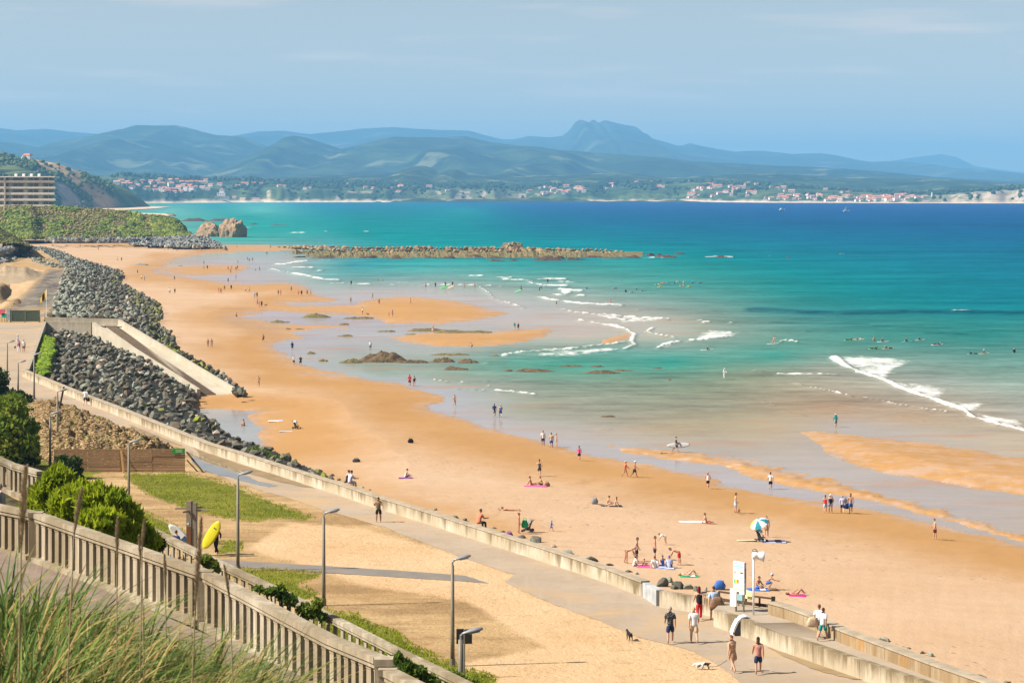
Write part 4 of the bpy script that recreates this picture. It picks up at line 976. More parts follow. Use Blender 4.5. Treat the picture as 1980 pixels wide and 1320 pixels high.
for k, (Yw, z) in enumerate([(1238, -.5), (1232, .8), (1208, 1.0), (1190, .9), (1168, .75), (1148, .45), (1132, -.6)]):
    rows.append(np.stack([(XX - CX) * Yw / F, np.full_like(XX, Yw) + 16 * fbm(XX / 20, XX * 0 + k, 3) + np.where(XX < 640, 16, 0) + np.clip((XX - 1000) / 240, 0, 1) * 18 + 9 * fbm(XX / 5, XX * 0 + 3 * k, 3), z * (1 + 2.6 * fbm(XX / 6, XX * 0 + k * 2, 3)) * np.clip((1262 - XX) / 150, .15, 1) * np.where((XX > 585) | (k < 3), 1, -.5)], -1))
o, _, _ = grid_mesh('reef_shelf', np.array(rows)[::-1], TM['m'], None, False); o.parent = bk
# ================================================================= promenade level (z = 8)
ZP = 8.0
EDGE = [(60,470),(140,518),(129,540),(103,611),(87,622),(66,680),(48,720),(110,748),(185,780),(242,804),(360,853),(411,873),(479,893),(551,917),(666,955),(732,978),(826,1008),(868,1022),(915,1038),(996,1064),(1117,1103),(1186,1127),(1255,1152),(1283,1163),(1345,1172),(1396,1178),(1480,1215),(1577,1250),(1682,1290),(1800,1330),(1960,1390),(2400,1560)]
P8 = [(-500,470)] + EDGE + [(2400,1700),(-500,1700)]
gx8 = np.arange(-500, 2400, 5.0); gy8 = np.concatenate([np.arange(484, 640, 2.0), np.arange(640, 1330, 3.0), np.arange(1330, 1700, 12)])
GX, GY = np.meshgrid(gx8, gy8)
Yw = F * (H - ZP) / (GY - Y0)
GRASS = [[(240,912),(300,914),(355,913),(400,922),(455,938),(520,968),(612,1000),(585,1006),(540,1003),(500,1010),(440,1004),(360,985),(300,962),(250,935)],
         [(270,985),(330,1010),(360,1030),(330,1060),(280,1050),(240,1000)],[(425,1045),(470,1048),(472,1066),(420,1070)],[(455,1098),(540,1101),(628,1107),(612,1118),(580,1130),(620,1150),(560,1170),(500,1140),(440,1110)],
         [(600,1165),(640,1180),(690,1186),(720,1206),(760,1216),(800,1247),(865,1278),(960,1310),(960,1400),(700,1400),(600,1250)],[(60,840),(120,830),(160,880),(200,915),(150,940),(60,920)]]
gm = np.zeros_like(GX)
for g in GRASS: gm = np.maximum(gm, sstep(-16, 26, sdf(GX + 14 * fbm(GX / 18, GY / 9), GY + 6 * fbm(GX / 15 + 9, GY / 8), g, 2.5)))
TRACKG = [(0,600),(60,597),(110,592),(120,540),(128,520),(95,522),(60,560),(20,596)]
dk = sstep(-10, 10, sdf(GX + 12 * fbm(GX / 14, GY / 7), GY, TRACKG, 1.5))
sandm = np.maximum(sstep(-40, 40, sdf(GX, GY, [(700,1020),(800,1046),(900,1078),(1000,1112),(1000,1140),(1090,1172),(1240,1232),(1400,1300),(1500,1400),(900,1400),(860,1330),(900,1280),(1050,1250),(900,1160),(700,1130),(560,1085),(480,1060),(560,1010)], 2.5)), sstep(-20, 10, sdf(GX, GY, [(1100,1160),(1500,1290),(1600,1340),(1500,1500),(1100,1400)], 2.5)))
sandm = np.maximum(sandm, sstep(-6, 6, sdf(GX, GY, [(-300,500),(0,515),(60,520),(90,520),(60,560),(0,600),(-300,640)], 1.5)) * .6)
Zg = ZP - .012 + .018 * fbm(GX / 9, GY / 4, 4)
Zg = np.where(GY < 622, ZP + .3 * fbm(GX / 12, GY / 5, 3) * (GY < 596), Zg)
Pg = np.stack([(GX - CX) * Yw / F, Yw, Zg], -1)
m8 = inside(GX, GY, P8); q = (m8[1:, :-1] & m8[1:, 1:] & m8[:-1, 1:] & m8[:-1, :-1])
ny_, nx_ = GX.shape; ix = np.arange(ny_ * nx_).reshape(ny_, nx_)
Q = np.stack([ix[1:, :-1], ix[1:, 1:], ix[:-1, 1:], ix[:-1, :-1]], -1)[q]
u, inv = np.unique(Q.ravel(), return_inverse=True)
me = np_mesh('ground', Pg.reshape(-1, 3)[u], inv.reshape(-1, 4))
fattr(me, 'grass', gm.ravel()[u]); fattr(me, 'sandy', np.clip(sandm + .25 * fbm(GX / 40, GY / 20, 3), 0, 1).ravel()[u]); fattr(me, 'gravel', dk.ravel()[u])
t = NT('ground_soil'); p = t.pos()
n1 = t.noise(p, .12, 6, .65); n2 = t.noise(p, .9, 5, .7); n3 = t.noise(p, 4.0, 4, .7); ns_ = t.noise(p, .28, 5, .65, (.35, 1, 1))
c = t.mix(t.ramp(n1, .38, .62), (0.48, 0.31, 0.145), (0.63, 0.44, 0.225))
c = t.mix(t.ramp(ns_, .46, .64, 0, .85), c, (0.33, 0.205, 0.095))
c = t.mix(t.ramp(t.noise(p, 1.5, 6, .78, (.45, 1, 1)), .54, .68, 0, .7), c, (0.24, 0.15, 0.07))
sandc = t.mix(t.ramp(n1, .35, .65), (0.66, 0.43, 0.225), (0.72, 0.51, 0.30))
sandc = t.mix(t.ramp(t.noise(p, 1.1, 6, .8, (.6, 1, 1)), .54, .70, 0, .6), sandc, (0.40, 0.25, 0.11))
c = t.mix(t.ramp(t.math('ADD', t.attr('sandy'), t.math('MULTIPLY', t.math('SUBTRACT', n2, .5), .5)), .35, .65), c, sandc)
gv = t.math('ADD', t.attr('grass'), t.math('MULTIPLY', t.math('SUBTRACT', t.noise(p, .7, 5, .7), .5), 1.3))
c = t.mix(t.ramp(gv, .40, .62), c, t.mix(t.ramp(t.noise(p, .35, 5, .65, (.5, 1, 1)), .38, .62), (0.135, 0.15, 0.018), (0.24, 0.235, 0.036)))
gr = t.mix(t.ramp(t.noise(p, .22, 6, .7, (1.6, .5, 1)), .38, .62), (0.115, 0.10, 0.085), (0.33, 0.28, 0.22))
c = t.mix(t.attr('gravel'), c, gr)
hgt = t.math('ADD', n2, t.math('MULTIPLY', n3, .6))
setp(link('ground', me, t.done(t.scale(c, .72), .95, t.n('ShaderNodeBump', {'Height': hgt, 'Strength': .7, 'Distance': .22}).outputs[0], .08)), kind='structure')

# concrete promenade
def dens(pts, n=6, j=0.0):
    o = []
    for i in range(len(pts) - 1):
        for k in range(n):
            s = k / n; a = pts[i]; b = pts[i + 1]
            o.append((a[0] + (b[0] - a[0]) * s + j * 3 * rng.uniform(-1, 1), a[1] + (b[1] - a[1]) * s + j * rng.uniform(-1, 1)))
    o.append(pts[-1]); return o
NEAR = [(-300,640),(-300,800),(30,790),(62,774),(108,775),(165,795),(206,813),(247,834),(283,845),(353,863),(394,908),(420,918),(457,933),(520,952),(578,969),(632,988),(718,1012),(750,1020),(814,1047),(900,1079),(996,1111),(975,1124),(1010,1141),(1072,1168),(1157,1199),(1236,1230),(1341,1259),(1400,1292),(1440,1330),(1500,1400)]
prom = [(-300,624),(86,624)] + EDGE[5:-2] + [(1800,1500),(1500,1450)] + dens(NEAR[::-1], 5, .9)
t = NT('promenade_concrete'); p = t.pos()
n1 = t.noise(p, .15, 5, .6); n2 = t.noise(p, 1.3, 5, .7); n3 = t.noise(p, 6, 3, .6); sm = t.noise(p, .16, 6, .7, (.6, 1, 1))
c = t.mix(t.ramp(n1, .35, .65), (0.50, 0.385, 0.27), (0.58, 0.46, 0.34))
c = t.mix(t.ramp(n2, .5, .75, 0, .55), c, (0.37, 0.285, 0.19)); c = t.mix(t.ramp(t.noise(p, .5, 5, .75, (2.2, .25, 1)), .52, .7, 0, .4), c, (0.66, 0.53, 0.39))
c = t.mix(t.ramp(t.math('ADD', sm, t.math('MULTIPLY', n2, .3)), .66, .78, 0, .85), c, (0.66, 0.455, 0.25))
c = t.mix(t.ramp(n3, .6, .75, 0, .3), c, (0.34, 0.25, 0.16))
M_conc = t.done(t.scale(c, .62), .88, t.bump(n2, .25, .04), .2)
sheet('promenade', [W(x, y, ZP + .004) for x, y in prom], M_conc)
# grey asphalt side path
asp = dens([(395,1079),(483,1085),(623,1093),(782,1103),(900,1112),(945,1127)], 5, .25) + dens([(900,1123),(782,1116),(686,1110),(597,1105),(476,1097),(395,1092)], 5, .3)
sheet('side_path', [W(x, y, ZP + .008) for x, y in asp], plain('grey_asphalt', (0.19, 0.168, 0.145), .9, .15, .12, .6))
# standing water on the promenade
t = NT('puddle_water'); p = t.pos()
M_pud = t.done(t.mix(t.ramp(t.noise(p, .5, 4), .4, .6), (0.14, 0.105, 0.06), (0.22, 0.165, 0.10)), .06, t.bump(t.noise(p, 2.5, 2), .03, .05), .6)
_bz = [0.010]
def blob(pts, j=1.2):
    _bz[0] += .004
    return [W(x, y, ZP + _bz[0]) for x, y in dens(pts + [pts[0]], 5, j)[:-1]]
sheet('puddle', blob([(362,868),(400,880),(440,897),(470,915),(500,930),(540,938),(520,941),(478,932),(440,922),(400,912),(372,893)], .6), M_pud)
sheet('puddle', blob([(250,820),(290,836),(330,852),(355,862),(330,856),(290,846),(262,835)], .5), plain('wet_concrete', (0.25, 0.185, 0.11), .7, .15, .2, .6))
sheet('puddle', blob([(370,862),(430,885),(500,908),(560,925),(610,943),(580,940),(520,926),(450,905),(395,884)], .5), plain('wet_concrete', (0.22, 0.16, 0.09), .7, .15, .2, .6))
sheet('puddle', blob([(1485,1249),(1540,1269),(1600,1289),(1680,1314),(1650,1312),(1580,1295),(1520,1270)], .8), plain('wet_concrete', (0.26, 0.185, 0.10), .7, .15, .2, .6))

# walls of stained concrete panels
def wall_mat(name, base, stain, white, rust=0.0):
    t = NT(name); p = t.pos()
    sx = t.n('ShaderNodeSeparateXYZ', {0: p}).outputs[2]; zr_ = t.ramp(sx, 8.0, 8.85, -.10, .10)
    st_ = t.math('ADD', t.noise(p, 1.0, 5, .7, (1.1, 1.1, .16)), zr_); n1 = t.noise(p, .25, 4, .6); n2 = t.noise(p, 3, 4, .7)
    c = t.mix(t.ramp(n1, .4, .62), base, white)
    md = t.noise(p, .35, 4, .6, (1, 1, .5)); st2 = t.noise(p, 3.4, 4, .7, (1.6, 1.6, .10))
    c = t.mix(t.math('MULTIPLY', t.ramp(st_, .44, .64, 0, .9), t.ramp(md, .32, .56)), c, stain)
    c = t.mix(t.ramp(t.math('ADD', st2, zr_), .52, .70, 0, .55), c, stain)
    c = t.mix(t.ramp(n2, .5, .8, 0, .5), c, tuple(x * .7 for x in base))
    if rust: c = t.mix(t.ramp(t.noise(p, .6, 4, .6, (1.5, 1.5, .4)), .56, .68, 0, rust), c, (0.50, 0.24, 0.055))
    return t.done(t.scale(c, .72), .9, t.bump(n2, .35, .04), .15)
M_wall = wall_mat('stained_concrete', (0.54, 0.45, 0.31), (0.19, 0.140, 0.070), (0.68, 0.60, 0.465))
M_wallc = plain('coping_concrete', (0.33, 0.275, 0.20), .9, .15, .2, 1.2)
M_rwall = wall_mat('slipway_concrete', (0.50, 0.40, 0.26), (0.30, 0.20, 0.10), (0.62, 0.52, 0.38), .75)
M_cream2 = wall_mat('pale_ramp_concrete', (0.56, 0.49, 0.37), (0.43, 0.36, 0.25), (0.64, 0.57, 0.45))
def offset(pts, d):                                # world polyline shifted to its right by d
    out = []
    for i, p in enumerate(pts):
        a = pts[max(i - 1, 0)]; b = pts[min(i + 1, len(pts) - 1)]; n = Vector((b.y - a.y, -(b.x - a.x), 0)).normalized()
        out.append(p + n * d)
    return out
def panel(a, b, ao, bo, z0a, z0b, z1a, z1b):        # a solid wall piece between two base edges
    g = (b - a).normalized() * .012
    m = MB(); P = [a + g, b - g, bo - g, ao + g]; z0 = [z0a, z0b, z0b, z0a]; z1 = [z1a, z1b, z1b, z1a]
    vs = [(q.x, q.y, z) for q, z in zip(P, z0)] + [(q.x, q.y, z) for q, z in zip(P, z1)]
    return m.add(vs, [(0, 1, 2, 3), (7, 6, 5, 4), (0, 4, 5, 1), (1, 5, 6, 2), (2, 6, 7, 3), (3, 7, 4, 0)])
def wall(name, label, pts, th, z0, mat, cope=True, seg=9.0, cat='wall', side=1, ow=0.05):
    """pts: world points along the top of the visible face (z = top height there)"""
    root = empty(name, (0, 0, 0), 0, label, cat)
    fine = []
    for i in range(len(pts) - 1):
        n = max(1, int(round((pts[i + 1] - pts[i]).length / seg)))
        for k in range(n): fine.append(pts[i].lerp(pts[i + 1], k / n))
    fine.append(pts[-1]); off = offset(fine, side * th)
    for i in range(len(fine) - 1):
        a, b, ao, bo = fine[i], fine[i + 1], off[i], off[i + 1]
        ct = .10 if cope else 0
        f = (lambda q: z0(q) if callable(z0) else z0)
        m = panel(a, b, ao, bo, f(a), f(b), a.z - ct, b.z - ct)
        o = m.build('panel', mat, root)
        if side < 0: o.data.flip_normals()
        if cope:
            e = offset([a, b], -side * ow); e2 = offset([ao, bo], side * ow)
            o = panel(e[0], e[1], e2[0], e2[1], a.z - ct + .002, b.z - ct + .002, a.z, b.z).build('coping', M_wallc, root)
            if side < 0: o.data.flip_normals()
    return root
ZT = 8.85
pw = [W(x, y, ZT) for x, y in PAR]
wall('promenade_wall', 'long low stained concrete wall between the promenade and the beach', pw, .42, 1.2, M_wall, True, 9.0)
wall('plaza_wall', 'low concrete wall with a shaded face between the upper plaza and the rock bank', [W(50, 714, 8.9), W(66, 672, 8.9), W(85, 621.5, 8.9)][::-1], .35, 5.0, M_wall, True, 9.0, side=-1)
# blue-grey end piece, and the wall turning towards the slipway
cw = [W(1256, 1125, 8.8), W(1283, 1140, 8.85)]
wall('wall_end', 'short blue-grey painted piece of wall at the corner of the promenade wall', cw, .4, 1.2, plain('blue_grey_paint', (0.36, 0.37, 0.37), .8, .2, .25, 1.5), False, 20)
gw = [W(1284.5, 1140.5, 8.85), W(1345, 1150, 8.85), W(1391, 1163, 8.75), W(1440, 1170, 8.75), W(1496, 1177, 8.75)]
wall('rail_wall', 'brown concrete wall behind the walking pair, carrying the guard rail', gw, .4, 1.2, M_wall, False, 9)
ow_ = [W(1499, 1161, 9.5), W(1530, 1169, 9.5), W(1581, 1187, 9.5), W(1642, 1215, 9.5), W(1727, 1246, 9.5), W(1816, 1279, 9.5), W(1927, 1317, 9.5), W(2060, 1365, 9.5)]
wall('slipway_wall', 'long rust-stained concrete wall on the sea side of the raised slipway', ow_, .45, 1.2, M_rwall, True, 8)
iw = [W(1393, 1177, 8.85), W(1437, 1191.5, 8.85), W(1480, 1206, 8.85), W(1546, 1231, 8.85), W(1677, 1275, 8.85), W(1821, 1323, 8.85), W(1960, 1371, 8.85)]
wall('slipway_wall', 'stained concrete wall on the promenade side of the raised slipway, with a pale patch', iw, .40, 7.0, M_wall, False, 8)
sl_in = offset(iw, .402); sl_out = offset(ow_, -.01)
slab = [Vector((q.x, q.y, 8.846)) for q in sl_in] + [Vector((q.x, q.y, 8.846)) for q in sl_out[::-1]] + [W(1496, 1178, 8.846), W(1440, 1172, 8.846), W(1393, 1166, 8.846)]
t = NT('slipway_floor'); p = t.pos(); n2 = t.noise(p, 1.2, 5, .7); n1 = t.noise(p, .2, 4)
c = t.mix(t.ramp(n1, .35, .65), (0.47, 0.38, 0.28), (0.55, 0.455, 0.345)); c = t.mix(t.ramp(n2, .5, .75, 0, .4), c, (0.36, 0.28, 0.19))
M_slab = t.done(t.scale(c, .66), .9, t.bump(n2, .25, .04), .15)
sheet('slipway', slab, M_slab)
gb = MB()
for k in range(26):                                  # grooved lines across the slab, built as thin ribs of its own concrete
    s = .16 + k * .012
    a = sl_in[1].lerp(sl_in[3], min(s * 2, 1)); b = sl_out[0].lerp(sl_out[3], min(s * 2, 1))
    gb.beam((a.x, a.y, 8.855), (b.x, b.y, 8.855), .05, .03)
setp(gb.build('slipway_ribs', M_slab), kind='structure')

# ---- the ramp down to the beach
rp0, rp1 = RAMP_IN; ro0, ro1 = RAMP_OUT
ri = [W(*rp0), W(*rp1)]; ro = [W(*ro0), W(*ro1)]
rt = empty('beach_ramp', (0, 0, 0), 0, 'long straight concrete ramp with a stepped strip going down to the beach between two walls', 'ramp')
def strip(name, a0, a1, b0, b1, mat, lift=0.0, th=.4):
    m = MB(); vs = [a0, a1, b1, b0]; up = [Vector((v.x, v.y, v.z + lift)) for v in vs]; dn = [Vector((v.x, v.y, v.z + lift - th)) for v in vs]
    m.add(dn + up, [(0, 1, 2, 3), (7, 6, 5, 4), (0, 4, 5, 1), (1, 5, 6, 2), (2, 6, 7, 3), (3, 7, 4, 0)])
    o = m.build(name, mat, rt); return o
z_top, z_bot = 7.9, beach_h(415, 766) + .05
fl = lambda v, z: Vector((v.x, v.y, z))
i0, i1 = fl(W(200, 629, z_top), z_top), fl(W(389, 763, z_bot), z_bot); o0, o1 = fl(W(246, 631, z_top), z_top), fl(W(446, 763, z_bot), z_bot)
bmn = MB(); strip('ramp_floor', i0, i1, o0, o1, M_cream2)
bm_ = bmesh.new(); 
for k in range(90):                                   # stepped strip beside the inner wall
    s = (k + .5) / 90; a = i0.lerp(i1, s); b = o0.lerp(o1, s); d = (b - a)
    p0 = a + d * .06; p1 = a + d * .50
    link_me = MB().beam((p0.x, p0.y, p0.z + .05), (p1.x, p1.y, p1.z + .05), .55, .12)
    if k == 0: M_step = plain('dark_step', (0.155, 0.115, 0.08), .9, .1, .25, 2)
    link_me.build('step', M_step, rt)
bm_.free()
def slope_wall(name, pts, th, drop, mat, side):
    off = offset(pts, side * th)
    for i in range(len(pts) - 1):
        n = 8 if (pts[i + 1] - pts[i]).length > 40 else 2
        for k in range(n):
            a, b = pts[i].lerp(pts[i + 1], k / n), pts[i].lerp(pts[i + 1], (k + 1) / n); ao, bo = off[i].lerp(off[i + 1], k / n), off[i].lerp(off[i + 1], (k + 1) / n)
            o = panel(a, b, ao, bo, a.z - drop, b.z - drop, a.z, b.z).build('wall_panel', mat, rt)
            if side < 0: o.data.flip_normals()
slope_wall('inner', [W(178, 623, 8.9), W(381, 752, z_bot + .95)], .5, 2.0, M_cream2, -1)
slope_wall('outer', [W(228, 617.5, 8.95), W(449, 749, z_bot + 1.0)], .45, 2.2, M_cream2, -1)
slope_wall('back', [W(87, 613, 9.1), W(228, 616.5, 8.95)], .45, 2.4, M_cream2, -1)
slope_wall('front', [W(86, 621.5, 8.9), W(178, 622.8, 8.9)], .4, 2.6, M_cream2, 1)
land = [W(87, 622, 7.9), W(180, 625, 7.9), W(200, 630, 7.9), W(247, 631.5, 7.9), W(230, 622, 7.9), W(87, 615, 7.9)]
o = sheet('landing', land, M_cream2, None); o.parent = rt

# ---- earth mound behind the hoarding, and heaps at the building site
def heap(name, poly, hmax, mat, edge=26, seed=0, zb=ZP, step=(3.0, 2.0), rough=.35, ay=2.0):
    x0, x1 = min(p[0] for p in poly), max(p[0] for p in poly); y0, y1 = min(p[1] for p in poly), max(p[1] for p in poly)
    XX, YY = np.meshgrid(np.arange(x0, x1 + 1, step[0]), np.arange(y0, y1 + 1, step[1]))
    s = sdf(XX, YY, poly, ay); hh = hmax * sstep(0, edge, s) * (1 + rough * fbm(XX / 12 + seed, YY / 7, 4) * 2) + .25 * rough * fbm(XX / 3.2, YY / 2.4 + seed, 3) * (s > 0) - .05
    Yw = F * (H - zb) / (YY - Y0); P = np.stack([(XX - CX) * Yw / F, Yw, zb + hh], -1)
    ny_, nx_ = XX.shape; ix = np.arange(ny_ * nx_).reshape(ny_, nx_); m = s > -4; q = m[1:, :-1] & m[1:, 1:] & m[:-1, 1:] & m[:-1, :-1]
    Q = np.stack([ix[1:, :-1], ix[1:, 1:], ix[:-1, 1:], ix[:-1, :-1]], -1)[q]; u, inv = np.unique(Q.ravel(), return_inverse=True)
    return setp(link(name, np_mesh(name, P.reshape(-1, 3)[u], inv.reshape(-1, 4), True), mat), kind='structure')
t = NT('dug_earth'); p = t.pos()
c = t.mix(t.ramp(t.noise(p, .8, 6, .75), .4, .6), (0.22, 0.135, 0.065), (0.52, 0.37, 0.20))
c = t.mix(t.ramp(t.noise(p, .18, 5, .7), .60, .74, 0, .75), c, (0.17, 0.18, 0.045))
M_earth = t.done(t.scale(c, .75), .95, t.bump(t.noise(p, 2.6, 6, .8), 1.0, .35), .08)
heap('earth_mound', [(50,776),(105,777),(165,798),(206,817),(247,838),(283,850),(345,866),(352,880),(320,905),(110,905),(60,880),(48,830)], 1.35, M_earth, 40, 1, rough=.6)
t = NT('heap_sand'); p = t.pos()
c = t.mix(t.ramp(t.noise(p, .5, 5, .7), .35, .65), (0.34, 0.25, 0.15), (0.54, 0.42, 0.28)); M_heap = t.done(t.scale(c, .80), .95, t.bump(t.noise(p, 1.5, 5, .7), .8, .4), .08)
P = []; MP_ = [(50,776),(105,777),(165,798),(206,817),(247,838),(283,850),(345,866),(352,880),(320,905),(110,905),(60,880),(48,830)]
BVm = None
mo = [o for o in COL.objects if o.name == 'earth_mound'][0]
vv_ = np.zeros(len(mo.data.vertices) * 3, np.float32); mo.data.vertices.foreach_get('co', vv_); vv_ = vv_.reshape(-1, 3)
BVm = BVHTree.FromPolygons([Vector(q) for q in vv_], [tuple(f.vertices) for f in mo.data.polygons])
for k in range(5200):
    q = hit(BVm, nrs.uniform(48, 352), nrs.uniform(774, 906))
    if q is not None: P.append((q.x, q.y, q.z + .03))
t = NT('earth_clod'); ti = t.attr('tint'); c = t.mix(t.ramp(ti, 0, .8), (0.13, 0.078, 0.036), (0.42, 0.30, 0.155)); c = t.mix(t.ramp(ti, .86, .88), c, (0.12, 0.14, 0.03))
lumps('earth_clods', P, nrs.uniform(.04, .17, len(P)), t.done(c, .95, None, .05), 1, .6, .4)
heap('sand_heap', [(-50,525),(0,520),(40,520),(85,522),(92,534),(70,545),(40,548),(-50,548)], 5.2, M_heap, 85, 2, rough=.30, ay=3)
heap('spoil_heap', [(-60,545),(20,550),(25,566),(10,585),(-60,592)], 1.6, M_earth, 20, 5, rough=.6)
heap('kerb_of_soil', [(15,582),(40,578),(42,588),(20,594)], .7, M_earth, 8, 6)
# grassy foot of the slope above the rock wall
xs = np.arange(-300, 66, 4.0); rows = []
for k, (dy, Yw, fz) in enumerate([(0, 830, 1), (.3, 900, 1), (.7, 960, 1), (1, 1030, 1)]):
    yy = interp([(-300,475),(0,472),(30,470),(62,478)], xs) + (interp([(-300,395),(0,440),(20,452),(45,466),(64,478)], xs) - interp([(-300,475),(0,472),(30,470),(62,478)], xs)) * dy
    rows.append(np.stack([(xs - CX) * Yw / F, np.full_like(xs, Yw), H - (yy - Y0) * Yw / F + .6 * fbm(xs / 6, xs * 0 + k, 3)], -1))
slope_o, Vs_, Qs_ = grid_mesh('grassy_slope', np.array(rows), leafy('slope_grass', (0.10, 0.105, 0.03), (0.16, 0.14, 0.05), (0.05, 0.07, 0.02), .1))
BVs = BVHTree.FromPolygons([Vector(v) for v in Vs_], [tuple(q) for q in Qs_]); P = []; Sz = []
for k in range(900):
    q = hit(BVs, nrs.uniform(-40, 62), nrs.uniform(436, 478))
    if q is not None: s = nrs.uniform(.25, .7); P.append((q.x, q.y, q.z + .2 * s)); Sz.append(s)
lumps('slope_scrub', P, Sz, leafy('slope_scrub_leaves', (0.05, 0.075, 0.018), (0.13, 0.13, 0.035), (0.16, 0.14, 0.05), .15), 1, .8, .34)
# ================================================================= hillside, balustrades, lamps, planting
def lerp_line(a, b, s): return Vector(a).lerp(Vector(b), s)
HL = [((-16, 2, 28.4), (4, 1, 28.2)), ((-15, 12, 27.75), (3, 9, 27.1)), ((-15, 20, 26.5), (3, 15, 25.5)), ((-19.5, 65.3, 21.70), (-.5, 35.0, 20.48)), ((-18.5, 66.0, 21.70), (.5, 35.7, 20.48)),
      ((-16.7, 67.1, 21.70), (2.3, 36.8, 20.48)), ((-16.2, 67.5, 21.2), (2.8, 37.1, 20.0)), ((-22.1, 95.3, 18.3), (-1.5, 63.3, 15.5)), ((-19.9, 97.0, 18.3), (.7, 65.1, 15.5)), ((-17, 101, 15), (3, 69, 12.5)), ((-30, 150, 8.0), (5, 95, 8.0)), ((-32, 160, 7.5), (6, 102, 7.5))]
ns_ = 60; rows = []
for a, b in HL:
    rows.append([tuple(lerp_line(a, b, s)) for s in np.linspace(-.55, 1.25, ns_)])
P0 = np.array(rows); fine = []
for i in range(len(P0) - 1):
    for k in range(6): fine.append(P0[i] * (1 - k / 6) + P0[i + 1] * k / 6)
fine.append(P0[-1]); Pf = np.array(fine)
amp_ = np.full(len(Pf), .16); amp_[16:32] = .0
Pf[:, :, 2] += .98 * np.exp(-((Pf[:, :, 0] + 3.3) / 1.5) ** 2 - ((Pf[:, :, 1] - 15) / 4.5) ** 2)
Pf[:, :, 2] += amp_[:, None] * fbm(Pf[:, :, 0] * .7, Pf[:, :, 1] * .5, 4)
t = NT('hillside_soil'); p = t.pos()
c = t.mix(t.ramp(t.noise(p, .9, 5, .7), .4, .62), (0.05, 0.042, 0.02), (0.13, 0.10, 0.05)); c = t.mix(t.ramp(t.noise(p, .5, 5, .65), .5, .65), c, (0.11, 0.125, 0.03))
_, Vhl, Qhl = grid_mesh('hillside', Pf, t.done(c, .95, t.bump(t.noise(p, 5, 5, .7), .8, .1), .08))
BV_hill = BVHTree.FromPolygons([Vector(v) for v in Vhl], [tuple(q) for q in Qhl])
def hill_z(x, y):
    l, n, i, d = BV_hill.ray_cast(Vector((x, y, 60)), Vector((0, 0, -1)), 100)
    return l.z if l is not None else ZP
M_path = plain('pink_grey_pavement', (0.21, 0.16, 0.125), .9, .15, .18, 1.5)
p3a, p3b, p4a, p4b = HL[3][0], HL[3][1], HL[5][0], HL[5][1]
pth = [[tuple(lerp_line(p3a, p3b, s) + Vector((0, 0, .02))) for s in np.linspace(-.5, 1.2, 30)], [tuple(lerp_line(p4a, p4b, s) + Vector((0, 0, .02))) for s in np.linspace(-.5, 1.2, 30)]]
grid_mesh('hill_path', np.array(pth)[::1], M_path)

M_bal = wall_mat('balustrade_concrete', (0.56, 0.475, 0.345), (0.27, 0.21, 0.125), (0.70, 0.62, 0.48))
def balustrade(label, pts, h, spacing, bw, bd, group=None, piers=True, base_h=.08):
    """pts: world points of the rail top"""
    root = empty('balustrade', (pts[0].x, pts[0].y, pts[0].z - h), 0, label, 'balustrade', group)
    o0 = Vector(root.location)
    for i in range(len(pts) - 1):
        a, b = pts[i] - o0, pts[i + 1] - o0; d = b - a; n = max(1, int(d.length / spacing)); dn = Vector((d.x, d.y, 0)).normalized()
        ang = math.atan2(dn.y, dn.x)
        pier_at = lambda j: piers and (len(pts) < 5 or j in (0, 1, 2, len(pts) - 1))
        g = d.normalized() * (.15 if pier_at(i) else .001); ge = d.normalized() * (.15 if pier_at(i + 1) else .001)
        MB().beam(a + g + Vector((0, 0, -.055)), b - ge + Vector((0, 0, -.055)), .28, .11).build('rail', M_bal, root)
        MB().beam(a + g + Vector((0, 0, -.165)), b - ge + Vector((0, 0, -.165)), .24, .05).build('rail_moulding', M_bal, root)
        MB().beam(a + g + Vector((0, 0, -h + base_h / 2)), b - ge + Vector((0, 0, -h + base_h / 2)), .40, base_h + .06).build('plinth', M_bal, root)
        key = ('bal', bw, bd, round(h, 2))
        if key not in _mc:
            z1 = h - .185 - base_h
            m_ = MB(); hw, hd = bw / 2, bd / 2
            vs = [];
            for z, k in ((0, 1.06), (.07, 1.06), (.09, .97), (z1 - .09, .97), (z1 - .07, 1.08), (z1 + .02, 1.08)): vs += [(-hw * k, -hd * k, z), (hw * k, -hd * k, z), (hw * k, hd * k, z), (-hw * k, hd * k, z)]
            fs = [(3, 2, 1, 0)]
            for q in range(5):
                for e in range(4): fs.append((q * 4 + e, q * 4 + (e + 1) % 4, q * 4 + 4 + (e + 1) % 4, q * 4 + 4 + e))
            fs.append((20, 21, 22, 23)); m_.add(vs, fs); _mc[key] = mesh('baluster', m_.v, m_.f)
        for k in range(n):
            s = (k + .5) / n; q = a + d * s
            link('baluster', _mc[key], M_bal, root, (q.x, q.y, q.z - h + base_h), (0, 0, ang + rng.uniform(-.02, .02)))
        if piers:
            for e, pnt in [(i, a)] + ([(i + 1, b)] if i == len(pts) - 2 else []):
                if not pier_at(e): continue
                m_ = MB().box((pnt.x, pnt.y, pnt.z - h / 2 - .03), (.30, .30, h + .06), None); m_.box((pnt.x, pnt.y, pnt.z - .05), (.33, .33, .12))
                m_.build('pier', M_bal, root)
    return root
B1 = [WY(-70, 962, 61.5), WY(70, 990, 58.3), WY(397, 1103, 51.5), WY(480, 1146, 49.4), WY(560, 1189, 47.4), WY(641, 1231, 45.6), WY(742, 1272, 43.4)]
balustrade('weathered concrete balustrade with flat upright balusters crossing the lower left in front of the grass', B1, 1.13, .348, .20, .14)
B1b = [WY(750, 1292, 43.2), WY(836, 1335, 41.0), WY(1000, 1420, 37)]
balustrade('lower continuation of the near balustrade, stepping down below its last pier', B1b, 1.05, .348, .20, .14)
